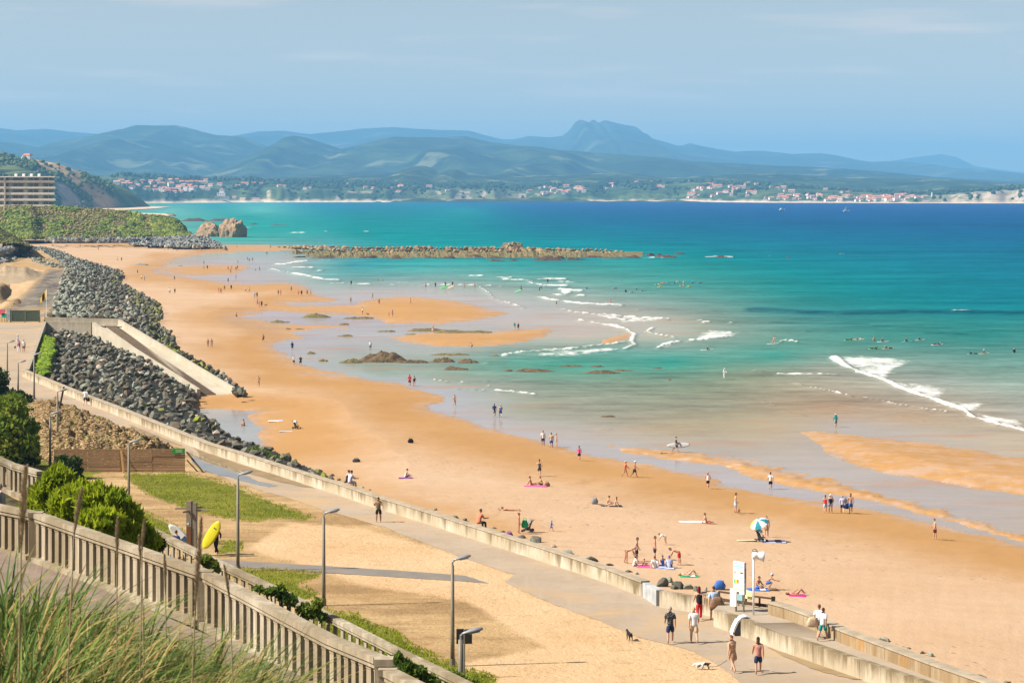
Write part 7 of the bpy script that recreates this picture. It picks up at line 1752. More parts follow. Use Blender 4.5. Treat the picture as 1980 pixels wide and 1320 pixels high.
# --- on the beach: (px, py, pose, facing, clothes, label, height)
BE = [
 (1003,1031,'stand','r','brief:purple bikini:purple bun:hred','sunbather in purple bikini standing behind a pushchair near the wall',1.66),(1066,1027,'walk','r','long:blue shorts:blue hat:turq','small child in blue with a turquoise sun hat alone on the sand',.95),
 (986,987,'prone','l','brief:sky hair:hbrown','sunbather in pale blue trunks lying face down on bare sand',1.74),(1027,938,'sit_long','r','tank:orange brief:black hair:hbrown','person in orange top sitting on a pink towel, left of the pair',1.68),(1048,938,'sit','l','tank:yellow shorts:dgrey hair:hblack','person in yellow top sitting beside a bag, right of the pink towel',1.68),
 (1043,920,'jog','a','tank:dgrey shorts:dgrey hair:hblack','jogger all in dark grey running above the pink towel pair',1.74),(1050,862,'stand','t','tshirt:white shorts:navy hair:hblack','person in white t-shirt and navy shorts, left of the trio at the wet edge',1.78),(1066,866,'stand','a','tshirt:beige shorts:blue hair:hbrown','person in tan top and bright blue shorts, middle of the trio at the wet edge',1.76),(1076,864,'stand','l','brief:beige bikini:beige hair:hblond','slim bather in pale bikini, right of the trio at the wet edge',1.62),
 (1120,890,'jog','a','tank:magenta shorts:black hair:hblack','jogger in bright magenta top and black shorts on the damp sand',1.66),(1209,922,'walk','r','long:orange brief:red hat:beige','walker in rust red cover-up and pale hat, left of two at the wet edge',1.68),(1227,922,'walk_b','r','bikini:black shorts:dgrey hat:white','walker in dark skirt and white hat, right of two at the wet edge',1.72),
 (1174,977,'sit','r','brief:black bikini:brown hair:hbrown','tanned person sitting upright left of two beside a backpack',1.7),(1189,979,'sit_long','l','brief:blue bikini:blue lhair:hbrown','long-haired person in blue swimsuit sitting right of two beside a backpack',1.66),
 (1307,873,'carry','r','long:dgrey shorts:black bun:hbrown','surfer in dark top carrying a grey longboard along the wet sand',1.74),(1369,944,'jog','a','tank:white shorts:black bun:hblond','blond runner in white top and black shorts on the damp sand',1.70),(1490,946,'walk','a','tshirt:white shorts:black hair:hblack','walker in white t-shirt and black shorts in the wet sand film',1.76),
 (1422,991,'stand_hip','r','shorts:sky hair:hblack','shirtless person in grey blue shorts standing over a small sitting child',1.78),(1429,994,'crouch','t','brief:brown hair:hbrown','small child crouching in the sand at the feet of a shirtless adult',.85),
 (1596,991,'walk','a','tank:red shorts:sky hair:hblack','walker in red top and pale blue shorts, leftmost of a group of four',1.64),(1606,991,'stand','a','tank:navy shorts:lav hat:white','walker in white hat and dark vest, second of a group of four',1.68),(1629,992,'walk_b','a','tshirt:lav shorts:navy hair:hgrey','walker with pale backpack and navy shorts, third of a group of four',1.70),(1645,992,'walk','a','shorts:blue hair:hbrown','shirtless walker in blue shorts carrying a bag, rightmost of a group of four',1.84),
 (1808,1042,'stand_hip','l','shorts:wred hair:hbrown','lone shirtless bather in dark red shorts at the far right of the sand',1.72),(1616,826,'walk','a','long:teal shorts:grey hat:white','walker in white hat and teal shirt with a backpack in the shallow channel',1.72),(1401,732,'walk','t','long:white trousers:white hat:white','person dressed all in white wading in ankle-deep sea',1.70),
 (1366,1012,'sit_long','r','shorts:orange hair:hbrown','person in orange shorts sitting on a long white towel',1.74),(1482,1038,'stand','t','dress:flower bun:hbrown','tanned person in patterned dress standing behind the beach umbrella',1.70),
 (1213,1089,'bend','r','brief:black bikini:white hair:hgrey','sunbather in bikini bending down at the left of the picnic group',1.68),(1231,1085,'stand_hip','r','shorts:black hair:hblack','shirtless person in black shorts standing at the left of the picnic group',1.78),(1266,1082,'stand','r','shorts:navy hair:hbrown','shirtless person in navy shorts standing in the middle of the picnic group',1.78),
 (1285,1053,'bend','l','tshirt:white brief:white hair:hbrown','child in white bending down in the sand behind the picnic group',1.25),(1311,1092,'bend','l','shorts:red hair:hbrown','shirtless person in bright red shorts bending over at the right of the picnic group',1.74),(1243,1094,'sit','r','brief:sky hair:hred','small child sitting at the back of the picnic towels',1.05),
 (1266,1098,'sit_long','a','tshirt:white shorts:beige hair:hbrown','person in white t-shirt sitting with back turned in the picnic group',1.72),(1281,1094,'sit_cross','t','tank:blue shorts:blue hair:hblack','person in royal blue top sitting between two others in the picnic group',1.6),(1294,1098,'sit','a','tshirt:lav shorts:dgrey cap:blue','person in lavender shirt and blue cap sitting at the picnic',1.74),(1226,1094,'sit_cross','r','tshirt:white shorts:dgrey lhair:hblack','person in white top sitting at the left end of the picnic towels',1.6),
 (1332,1113,'lie_knees','l','brief:white bikini:red hair:hblond','sunbather lying on the back with knees up near the boulders',1.68),(1464,1138,'sit','tr','shorts:blue hair:hblack','dark-haired shirtless person sitting on a blue towel behind the loudspeaker pole',1.72),(1482,1139,'crouch','r','shorts:blue cap:sky','person in blue shorts crouching on the blue towel, face down',1.70),(1541,1150,'lie_knees','l','brief:pink bikini:pink lhair:hbrown','sunbather lying with knees up on a pink towel beyond the slipway wall',1.64),
 (784,923,'sit','r','tank:white shorts:dgrey hair:hblack','person in white top sitting alone on a dark towel in mid beach',1.68),(792,746,'walk','a','tshirt:red shorts:wred hair:hbrown','walker in deep red t-shirt at the wet edge, left of a pair',1.80),(801,747,'walk_b','a','tank:black brief:black bun:hbrown','walker in black swimsuit at the wet edge, right of the pair with the red one',1.68),
 (879,786,'walk','t','brief:purple bikini:purple bun:hbrown','wader in dark purple swimsuit holding a bag in the wet film',1.70),(956,806,'walk','a','tshirt:navy shorts:grey hair:hblack','walker in navy t-shirt and grey shorts in the wet film',1.78),(968,806,'walk_b','a','tank:blue shorts:navy hat:sky','walker in blue vest with bag, right beside the navy t-shirt',1.72),(500,748,'stand_hip','t','brief:black bikini:black bun:hblack','bather in black bikini standing alone on the sand off the ramp end',1.64),
 (473,823,'sit','l','bikini:orange brief:orange lhair:hbrown','bather sitting at the edge of the shallow pool by the boulders',1.64),(568,706,'walk','t','tshirt:white shorts:dgrey hair:hgrey','walker in white t-shirt and dark shorts at the lagoon edge, left of two',1.76),(581,707,'walk_b','t','tshirt:dgrey shorts:black hair:hgrey','walker in dark grey shirt at the lagoon edge, right of two',1.78),(565,678,'walk','a','long:navy shorts:navy hair:hblack','person in navy jacket wading in the lagoon film',1.76),
 (509,661,'walk_b','t','bikini:red shorts:black bun:hblack','walker with red top and dark wrap on the damp sand tongue',1.64),(402,671,'stand','t','brief:red bikini:red hair:hbrown','bather in red swimsuit on the sand below the mossy boulders, left of two',1.62),(409,672,'stand','t','shorts:sky hair:hbrown','bather in pale blue trunks on the sand below the mossy boulders, right of two',1.74),(457,616,'walk','t','shorts:brown hair:hgrey','lone shirtless walker in brown shorts on the glossy sand',1.78),
 (716,677,'stand','a','long:white shorts:brown hair:hgrey','person in white shirt standing in shallow water beside the big brown rock',1.74),(837,644,'walk','t','shorts:white hair:hgrey','shirtless walker in white shorts in front of the long weedy rock',1.76),(914,673,'crouch','l','brief:dgrey hair:hblack','bather crouching in the shallows beside the lens-shaped sandbank',1.62),(995,638,'walk','a','tshirt:teal brief:teal hair:hblond','walker in teal at the far tip of the sandbank, left of two',1.74),(1002,638,'stand','a','tank:black shorts:black hair:hblond','walker in black swimsuit at the far tip of the sandbank, right of two',1.68),
 (733,589,'walk','t','shorts:brown tank:brown hair:hgrey','walker in brown on the first sandbank',1.78),(720,578,'walk','r','brief:dgrey hair:hbrown','shirtless walker at the back edge of the first sandbank',1.7),(678,586,'stand','t','brief:navy bikini:navy hair:hblack','person in navy swimsuit wading in the narrow pool of the first sandbank',1.68),(793,588,'walk_b','r','shorts:beige hair:hbrown','walker in pale shorts in the middle of the first sandbank',1.74),(752,613,'stand','r','tshirt:red shorts:red hair:hblond','child in red on the front edge of the first sandbank',1.25),(759,613,'stand','l','tshirt:navy shorts:navy hair:hblack','adult in navy beside the child in red on the sandbank',1.74),(701,608,'stand','r','tshirt:white shorts:black hair:hblack','person in white top at the weedy rock with a dark dog',1.74),
 (823,557,'stand','a','shorts:red hair:hbrown','bather in red trunks at the thin foam line',1.72),(842,556,'stand','t','long:black trousers:black hair:hblack','bather in black wetsuit at the thin foam line',1.74),(861,555,'carry','a','long:navy trousers:navy hair:hbrown','bather carrying a green board at the thin foam line',1.74),(875,554,'carry','a','long:black shorts:black hair:hblond','bather with a pale yellow board at the thin foam line',1.74),(898,558,'walk','l','brief:orange hair:hbrown','bather in orange trunks near the curved foam line',1.72),(918,558,'walk','t','brief:navy bikini:navy hair:hbrown','bather in navy swimsuit near the curved foam line',1.68),
 (1008,562,'carry','l','long:black trousers:black hair:hblack','surfer wading with a mint green board among the small waves',1.74),(1044,562,'bend','r','long:navy trousers:navy hair:hblack','surf teacher in navy bending over a green board',1.74),
]
for x, y, ps, fc, sp_, lab, h in BE: person(G(x, y), ps, fc, sp_, lab, h)
# far walkers, each a few pixels tall
FARP = [(328,568,'white','all in white'),(338,568,'black','all in black'),(423,567,'red','in a red top, left of a pair'),(427,568,'black','in black beside the red top'),(434,562,'brown','in brown walking behind a pair'),(447,561,'black','in black ahead of a file'),(475,565,'white','in white with dark shorts'),(482,565,'beige','in beige beside the one in white'),
 (492,576,'lav','in lavender'),(497,576,'navy','in navy beside the lavender one'),(498,590,'purple','in purple at the back of the dog walkers'),(501,594,'pink','in pink among the dog walkers'),(506,594,'black','in black nearest the dog'),(538,571,'grey','in grey beside the bright red shirt'),(543,571,'red','in a bright red shirt'),(563,564,'wred','in dark red'),(577,572,'orange','in orange'),(583,572,'black','in black beside the orange one'),(594,571,'dgrey','in dark grey, left of the last pair'),(600,571,'beige','in beige, right of the last pair'),
 (679,552,'black','in black on the wet sand behind the first sandbank'),(441,523,'red','in red on the sand island'),(446,528,'black','in black on the sand island'),(448,522,'navy','in navy on the sand island'),(456,524,'brown','in brown on the sand island'),(459,521,'olive','in olive on the sand island'),(460,511,'black','in black in the far wet sand'),(394,512,'dgrey','in dark grey beyond the sand island'),(394,522,'turq','in turquoise with a bodyboard'),(401,521,'black','in black beside the bodyboard'),
 (479,504,'wred','in wine red at the far pool'),(482,506,'navy','in navy at the far pool'),(488,505,'grey','in grey at the far pool'),(494,524,'white','in white in the thin water'),(502,524,'navy','in navy in the thin water'),(456,541,'red','in red in the last strip of water'),(441,547,'blue','in blue in the last strip of water'),(516,493,'black','in black towards the breakwater'),(458,480,'brown','in brown at the root of the breakwater'),(337,543,'navy','in navy near the rock bank'),(274,541,'white','in white near the rock bank'),(279,543,'sky','in pale blue near the rock bank'),
 (266,530,'black','in black at the edge of the upper pool'),(227,504,'white','in white on the upper beach'),(235,505,'black','in black on the upper beach'),(190,484,'red','in red high on the beach'),(155,477,'brown','in brown below the grey boulder bank'),(318,485,'beige','in beige at the far end of the dry sand'),(325,484,'navy','in navy at the far end of the dry sand'),(342,486,'dgrey','in dark grey at the far end of the dry sand'),(388,486,'orange','in orange near the boulder tip'),(730,543,'orange','bathing waist deep, left of two'),(739,543,'beige','bathing waist deep, right of two'),(1059,548,'black','in black between two small breakers'),(1181,588,'orange','in coral swimwear knee deep in foam'),(523,480,'black','in black near the breakwater root')]
for k, (x, y, c, w) in enumerate(FARP):
    pl = G(x, y); dz = -.85 if 'waist' in w else (-.45 if 'knee' in w else 0)
    person(pl + Vector((0, 0, dz)), ['walk', 'walk_b', 'stand'][k % 3], ['a', 't', 'l', 'r'][k % 4], ('tshirt:%s shorts:%s hair:%s' % (c, c if c != 'white' else 'dgrey', ['hblack', 'hbrown', 'hgrey'][k % 3])), 'tiny far-off ' + ('bather ' if 'bath' in w else 'person ') + w.replace('bathing ', '') + (' on the far beach' if 'sand' not in w and 'beach' not in w and 'deep' not in w and 'breaker' not in w else ''), 1.72)

# --- surfboards and their riders
def board_mesh(L, w, th):
    n = 13; m_ = MB(); vs = []
    for i in range(n):
        s = i / (n - 1); x = (s - .5) * L; ww = w / 2 * (max(1 - abs(2 * s - 1.02) ** 2.6, 0) ** .62) * (1.0 if s < .9 else .95) + .012; z = .10 * L / 2.4 * max(0, (s - .62) / .38) ** 2 + .02 * max(0, (.2 - s) / .2) ** 2
        vs += [(x, -ww, z), (x, -ww * .7, z + th / 2), (x, 0, z + th * .62), (x, ww * .7, z + th / 2), (x, ww, z), (x, ww * .6, z - th / 2), (x, 0, z - th * .5), (x, -ww * .6, z - th / 2)]
    fs = [((i + 1) * 8 + k, (i + 1) * 8 + (k + 1) % 8, i * 8 + (k + 1) % 8, i * 8 + k) for i in range(n - 1) for k in range(8)] + [tuple(range(8)), tuple((n - 1) * 8 + k for k in reversed(range(8)))]
    m_.add(vs, fs); return m_
BM = {}
def surfboard(loc, c, label, L=2.3, w=.56, rot=(0, 0, 0), group=None, fins=True):
    k = (round(L, 1), w)
    if k not in BM: b = board_mesh(L, w, .07); BM[k] = mesh('board', b.v, b.f, True); BM[k].materials.append(None)
    o = empty('surfboard', loc, 0, label, 'surfboard', group); o.rotation_euler = rot
    q = link('board', BM[k], None, o); q.material_slots[0].link = 'OBJECT'; q.material_slots[0].material = plain('board_' + c, BCOL[c], .35, .4, .05, 3)
    if fins: MB().add([(-L / 2 + .15, -.006, -.03), (-L / 2 + .35, -.006, -.03), (-L / 2 + .10, -.006, -.2), (-L / 2 + .15, .006, -.03), (-L / 2 + .35, .006, -.03), (-L / 2 + .10, .006, -.2)], [(0, 1, 2), (5, 4, 3), (0, 3, 4, 1), (1, 4, 5, 2), (2, 5, 3, 0)]).build('fin', plain('black_fin', (.03, .03, .03), .4), o)
    return o
BCOL = {'white': (.64, .65, .65), 'yellow': (.52, .46, .01), 'blue': (.03, .26, .50), 'mint': (.20, .62, .32), 'green': (.10, .62, .08), 'tan': (.62, .46, .22), 'teal': (.06, .50, .55), 'grey': (.42, .44, .45), 'cream': (.62, .55, .36)}
def orient(u, n):
    x = Vector(u).normalized(); z = Vector(n); z = (z - x * z.dot(x)).normalized(); y = z.cross(x); return Matrix((x, y, z)).transposed().to_euler()
b = surfboard(WY(352, 1040, 151.0), 'white', 'white surfboard with a dark blue band carried on its side by the navy surfer', 2.25, .66, orient((-.69, .1, .72), (-.25, -.9, .1)))
MB().box((-.28, 0, .036), (.55, .50, .02)).build('band', plain('dark_blue_band', (.03, .09, .17), .4), b)
b = surfboard(WY(409, 1034, 150.0), 'yellow', 'bright yellow surfboard held upright on its edge by the black wetsuit surfer', 1.95, .70, orient((.53, 0, .85), (-.3, -.9, .2)))
MB().box((.5, 0, .046), (.16, .20, .012)).build('logo', plain('black_logo', (.03, .03, .03), .5), b)
surfboard(G(1309, 873) + Vector((.15, -.25, .78)), 'grey', 'grey longboard carried under the arm of the surfer on the wet sand', 2.7, .6, (R(76), R(-3), R(-6)))
surfboard(W(1448, 1046, beach_h(1448, 1046)) + Vector((0, 0, .08)), 'cream', 'pale surfboard lying on the sand beside the beach umbrella', 2.0, .52, (0, 0, .15), None, False)
surfboard(W(1002, 563, .55), 'mint', 'mint green board held by the wading surfer among the small waves', 2.4, .55, (R(60), R(-18), .3), None, False)
surfboard(W(1053, 563, .06), 'mint', 'mint green foam board floating in front of the bending teacher', 2.2, .55, (0, 0, .1), None, False)
surfboard(W(858, 556, .8), 'green', 'green board under the arm of a bather at the foam line', 2.2, .55, (R(70), R(-14), .1), None, False)
surfboard(W(872, 555, .8), 'cream', 'pale yellow board under the arm of a bather at the foam line', 2.2, .55, (R(70), R(-22), .1), None, False)
surfboard(W(573, 503, .1), 'white', 'white board floating at the far end of the shallow bay', 2.4, .6, (0, 0, 0), None, False)
SU = [(1136,558.5,'blue','paddle','tshirt:navy','lying on a blue board left of the surf class'),(1189,558.5,'blue','paddle','tshirt:navy','lying on a blue board in the middle of the small waves'),(1181,545,None,'wade','long:teal','standing waist deep behind the small breakers'),(1210,565,None,'wade','long:black','standing waist deep left of two blue boards'),(1221,566,'blue','paddle','tshirt:yellow','with yellow vest on a blue board'),(1231,561,None,'wade','long:black','standing waist deep between two blue boards'),(1243,563.5,'blue','paddle','tshirt:teal','on the right one of two blue boards'),
 (1271,551,'mint','paddle','tshirt:yellow','in a yellow vest left in the surf class'),(1277,555,'cream','sitb','tshirt:yellow','sitting on a cream board at the left of the surf class'),(1284,547,'tan','paddle','tshirt:orange','on a tan board at the back of the surf class'),(1304,549,'teal','wade','long:black','standing with a teal board in the surf class'),(1312,545,'cream','paddle','tshirt:beige','on a cream board at the back of the surf class'),(1319,553,'yellow','paddle','tshirt:orange','on a yellow board in front of the surf class'),(1322,548,None,'wade','tshirt:yellow','standing in a yellow vest in the middle of the surf class'),(1333,555,'green','paddle','tshirt:yellow','on a green board, front right of the surf class'),(1340,548,'blue','sitb','long:navy','sitting on a blue board, second from the right of the surf class'),(1353,548,'blue','paddle','tshirt:navy','on a blue board, right end of the surf class'),
 (1367,677,'white','sitb','long:black','sitting on a white board in the green channel beside the broken wave'),(1495,665,'white','surf','bikini:brown brief:brown','standing on a white board riding a tiny wave'),(1642,658,'green','paddle','long:black','on a bright green board, leftmost of the waiting line'),(1660,657,'white','paddle','bikini:red','with a red top on a white board in the waiting line'),(1690,659,None,'wade','shorts:wred','in the water without a board in the waiting line'),(1708,661,'white','sitb','long:black','sitting on a white board in the middle of the waiting line'),(1754,661,'teal','sitb','long:black','sitting on a teal board in the waiting line'),
 (1779,658,'cream','sitb','long:navy','sitting on a cream board farthest out in the waiting line'),(1812,667,'white','paddle','long:black','turning on a white board in the waiting line'),(1690,675,'green','paddle','long:black','lying on a green board nearest the big breaker'),(1717,674,'tan','paddle','long:black','lying on a long tan board nearest the big breaker'),(1881,685,'teal','paddle','long:black','on a turquoise board at the right of the sea'),(1901,684,'tan','sitb','long:dgrey','sitting with white cap at the right of the sea'),(1961,682,None,'wade','long:black','alone in the water at the far right edge'),(1627,491,'white','sitb','long:black','sitting on a board far out beyond the breakwater'),(1076,588,None,'wade','long:black','in the white foam below the small breakers')]
for x, y, bc, ps, top, w in SU:
    p = W(x, y, 0); 
    if bc: surfboard(p + Vector((0, 0, .06)), bc, (bc + ' board under the surfer ' + w.replace(' on a ' + bc + ' board', '').replace('sitting', 'seated')).replace('surfer on a', 'surfer on a'), 2.5 if bc in ('tan', 'white') else 2.2, .58, (0, R(-3), rng.uniform(-.25, .25)), 'surfboards on the water', False)
    head = ' hair:' + rng.choice(['hblack', 'hbrown', 'hblond'])
    if 'white cap' in w: head = ' cap:white'
    full = top + (' trousers:' + top.split(':')[1] if top.startswith('long') else ('' if ('brief' in top or 'shorts' in top) else ' shorts:black')) + head
    nm = 'surfer ' if bc else 'bather '
    if ps == 'paddle': person(p + Vector((0, 0, .05)), 'paddle', rng.choice('lr'), full, nm + w)
    elif ps == 'wade': person(p + Vector((0, 0, -.8)), 'stand', rng.choice('atlr'), full, nm + w)
    elif ps == 'surf': person(p + Vector((0, 0, .10)), 'surf', 'r', full, nm + w)
    else: person(p + Vector((0, 0, -.02)), 'sit_wall', rng.choice('lrt'), full, nm + w)

# --- dogs
def dog_mesh(k, head_down=0.0, tail=.5):
    vs = []; es = []; rs = []
    def v(p, r): vs.append(p); rs.append(r); return len(vs) - 1
    def chain(i, *pr):
        for p, r in pr: j = v(p, r); es.append((i, j)); i = j
        return i
    c = v((0, 0, .42), .105); r_ = chain(c, ((-.28, 0, .44), .085)); f = chain(c, ((.22, 0, .44), .12))
    hz = .64 - head_down * .42
    chain(f, ((.36, 0, .54 - head_down * .15), .07), ((.45, 0, hz), .072), ((.54, 0, hz - .02 - head_down * .05), .05), ((.61, 0, hz - .045 - head_down * .08), .032))
    chain(r_, ((-.40, 0, .46 + tail * .10), .03), ((-.52, 0, .44 + tail * .3), .02))
    for s in (-1, 1):
        chain(f, ((.20, s * .085, .36), .06), ((.18, s * .09, .20), .032), ((.20, s * .09, .05), .026), ((.235, s * .09, .02), .028))
        chain(r_, ((-.27, s * .085, .34), .07), ((-.20, s * .09, .24), .045), ((-.33, s * .09, .15), .026), ((-.30, s * .09, .04), .024), ((-.26, s * .09, .02), .028))
    V_, Fs = skin_eval(vs, es, rs); m_ = MB(); m_.add([tuple(q) for q in V_], Fs)
    for s in (-1, 1): m_.add([(.42, s * .05, hz + .05), (.47, s * .055, hz + .04), (.43, s * .095, hz - .03), (.44, s * .03, hz + .055)], [(0, 1, 2), (0, 3, 1), (0, 2, 3), (1, 3, 2)])
    return mesh('body', m_.v, m_.f, True)
DM = [dog_mesh(0), dog_mesh(1, .7, 1.0), dog_mesh(2, .9, .1)]
for x, y, k, c, rz, s, lab, ground in [(1217,1237,0,'black',1.9,.72,'black dog standing alone on the sandy ground, facing away',PP),(1353,1293,1,'white',2.9,.58,'small fluffy white dog sniffing the ground beside the grey one',PP),(1363,1293,2,'dgrey',3.3,.58,'small dark grey dog on the leash, head down',PP),(29,674,0,'black',1.5,.6,'small black dog standing beside the trio on the plaza',PP),(514,592,0,'black',0,.85,'black dog walking ahead of the far group on the sand',G),(711,609,0,'dgrey',2.8,.8,'dark dog on the weedy rock by the first sandbank',G),(792,0,0,'black',0,0,'',None)]:
    if not ground: continue
    o = link('dog', DM[k], None, None, ground(x, y), (0, 0, rz), (s,) * 3)
    if len(o.data.materials) == 0: o.data.materials.append(None)
    o.material_slots[0].link = 'OBJECT'; o.material_slots[0].material = plain('dog_coat', CL[c], .9, .1, .3, 14); setp(o, lab, 'dog')
ha = W(1393, 1274, 0); a = WY(1406, 1275, 114.4); b = WY(1369, 1288, 114.6)
pts = [a.lerp(b, s) + Vector((0, 0, -.12 * math.sin(s * math.pi))) for s in np.linspace(0, 1, 9)]
m_ = MB().tube([p - a for p in pts], .012, 5); setp(m_.build('leash', plain('dark_leash', (.05, .045, .04), .8), None, False, a), 'thin dark leash running from the dress wearer to the grey dog', 'leash')

# --- bags, towels, umbrella, pushchairs, bicycle
def bag(loc, c, label, w=.4, h=.35, d=.25, strap=True, rz=0, name='bag', cat='bag'):
    o = empty(name, loc, rz, label, cat); b_ = bmesh.new(); bmesh.ops.create_cube(b_, size=1)
    bmesh.ops.subdivide_edges(b_, edges=b_.edges, cuts=3, use_grid_fill=True)
    for v in b_.verts:
        n_ = v.co.normalized() * .62; v.co = v.co.lerp(n_, .55); v.co = Vector((v.co.x * w * (1.05 - .25 * (v.co.z > .2)), v.co.y * d, (v.co.z + .5) * h))
    me = bpy.data.meshes.new('body'); b_.to_mesh(me); b_.free(); me.polygons.foreach_set('use_smooth', [True] * len(me.polygons))
    link('body', me, plain('bag_cloth', CL[c], .85, .1, .25, 9), o)
    if strap: MB().tube([(-w * .3, 0, h * .9), (-w * .2, .02, h * 1.25), (w * .2, .02, h * 1.25), (w * .3, 0, h * .9)], .018, 5).build('strap', plain('bag_strap', tuple(x * .7 for x in CL[c]), .85), o)
    return o
q = PP(1380, 1199); bag(q + Vector((.16, -.22, .62)), 'brown', 'big slouchy brown shoulder bag hanging at the hip of the pale blue t-shirt', .62, .62, .34)
bag(W(1583, 1233, 8.85) + Vector((-.30, -.1, .55)), 'beige', 'straw beach bag carried by the hidden person on the slipway', .5, .45, .2)
bag(PP(165, 784) + Vector((.32, -.05, .45)), 'black', 'black bag in the hand of the walker by the upper wall', .28, .36, .16)
bag(G(1008, 1030) + Vector((.28, -.05, .45)), 'green', 'green cloth bag hanging from the pushchair handle', .5, .62, .25)
bag(G(1150, 974), 'grey', 'grey backpack standing on the sand left of the sitting pair', .55, .55, .4); bag(G(1058, 940), 'brown', 'brown bag lying at the right end of the pink towel', .5, .4, .3); bag(G(689, 893), 'dgrey', 'dark bag with a pale towel on top lying alone on the sand', .75, .38, .4)
bag(G(794, 856), 'black', 'black bag lying alone in the middle of the beach', .6, .48, .35); bag(G(1392, 1139), 'blue', 'round bright blue bag or ball on the sand behind the rail wall', .7, .62, .6, False)
bag(G(1494, 1141), 'brown', 'pair of brown sandals and a pouch right of the blue towel', .7, .16, .4, False, 0, 'pouch', 'pouch'); bag(G(1462, 1165), 'dgrey', 'dark cloth heap on top of the rusty wall end', .5, .2, .3, False) if False else None
bag(G(1614, 825) + Vector((.16, .1, 1.0)), 'navy', 'dark backpack on the walker in the shallow channel', .34, .46, .2); bag(G(1607, 990) + Vector((.02, -.16, .95)), 'navy', 'navy backpack worn by the one in the white hat', .36, .46, .18); bag(G(1631, 991) + Vector((.1, -.16, .95)), 'grey', 'pale backpack worn by the third of the group of four', .36, .46, .18); bag(G(1640, 991) + Vector((-.1, -.1, .4)), 'navy', 'blue bag in the hand of the shirtless walker', .5, .5, .18)
bag(G(1006, 1036) + Vector((-.9, -.6, 0)), 'purple', 'purple bag on the sand by the boulders below the pushchair', .55, .4, .4)
def towel(x, y, w_px, d, c, label, rz=0.0, stripe=None):
    p = W(x, y, beach_h(x, y)); s = p.y / F; w = w_px * s; o = empty('towel', p, rz, label, 'towel'); m_ = MB(); n = 9
    vs = []
    for i in range(n):
        for j in range(3): vs.append(((i / (n - 1) - .5) * w, (j / 2 - .5) * d, .035 + .02 * vn(i * .9 + x, j * 1.3 + y)))
    N_ = len(vs); vs += [(a, b_, .0) for a, b_, c_ in vs]
    fs = [(i * 3 + j, (i + 1) * 3 + j, (i + 1) * 3 + j + 1, i * 3 + j + 1) for i in range(n - 1) for j in range(2)]
    per = [i * 3 for i in range(n)] + [(n - 1) * 3 + 1] + [i * 3 + 2 for i in reversed(range(n))] + [1]
    fs += [(per[k], per[(k + 1) % len(per)], per[(k + 1) % len(per)] + N_, per[k] + N_) for k in range(len(per))]
    m_.add(vs, fs).build('cloth', plain('towel_cloth', CL[c], .95, .05, .18, 5), o)
    if stripe: MB().box((w * .2, 0, .075), (w * .25, d * .96, .012)).build('stripe', plain('towel_cloth', CL[stripe], .95, .05, .1, 5), o)
    return o
towel(1035, 940, 44, 1.1, 'pink', 'pink beach towel under the orange and yellow pair', .02); towel(1345, 1009, 64, 1.0, 'white', 'long white towel spread left of the orange shorts', .03, 'cream' if False else None); towel(1495, 1047, 48, 1.5, 'lav', 'blue and white towel in the shade of the beach umbrella', -.05, 'navy'); towel(1180, 978, 44, 1.2, 'dgrey', 'dark towel under the pair with the backpack', 0)
towel(1250, 1095, 40, 1.4, 'pink', 'pinkish towel on the left side of the picnic group', .05); towel(1285, 1098, 36, 1.3, 'lav', 'pale towel on the right side of the picnic group', 0); towel(1332, 1114, 36, 1.0, 'green', 'green and white towel under the sunbather with knees up', .05, 'white'); towel(1466, 1140, 42, 1.2, 'blue', 'bright blue towel behind the loudspeaker pole', 0, 'white'); towel(1541, 1151, 32, .9, 'magenta', 'hot pink towel beyond the slipway wall', -.1); towel(784, 924, 26, .9, 'purple', 'dark towel under the lone sitting person in mid beach', 0)
towel(536, 814, 34, 1.6, 'white', 'white and blue towel spread on the sand near the shallow pool', .1, 'sky'); towel(555, 834, 30, .9, 'sky', 'narrow pale towel below the pushchair near the shallow pool', .05)
# beach umbrella
p = W(1468, 1046, beach_h(1468, 1046)); um = empty('beach_umbrella', p, 0, 'tilted beach umbrella with white, teal and yellow panels', 'beach umbrella')
MB().tube([(.1, 0, 0), (-.12, -.1, 1.75)], .022, 6).build('pole', M_wp, um)
Mu = Matrix.Translation((-.12, -.1, 1.75)) @ Matrix.Rotation(R(-24), 4, 'Y') @ Matrix.Rotation(R(22), 4, 'X')
for k in range(8):
    a0, a1 = 2 * math.pi * k / 8, 2 * math.pi * (k + 1) / 8; m_ = MB(); vs = []
    rows_ = [(.0, .02), (.30, -.05), (.58, -.19), (.78, -.38)]
    for r0_, z in rows_:
        for t_ in (0, .5, 1): a = a0 + (a1 - a0) * t_; sag = -.03 * r0_ * (t_ == .5); vs.append(Mu @ Vector((r0_ * math.cos(a), r0_ * math.sin(a), z + sag)))
    n_ = len(vs); vs += [v - (Mu.to_3x3() @ Vector((0, 0, .012))) for v in vs]
    fs = [(i * 3 + j, (i + 1) * 3 + j, (i + 1) * 3 + j + 1, i * 3 + j + 1) for i in range(3) for j in range(2)]; fs += [tuple(n_ + q for q in reversed(f)) for f in fs]
    m_.add(vs, fs).build('panel', plain('umbrella_cloth', [(.66, .66, .66), (.03, .22, .28), (.66, .66, .66), (.70, .66, .02), (.66, .66, .66), (.03, .22, .28), (.66, .66, .66), (.03, .22, .28)][k], .8, .1, .06), um)
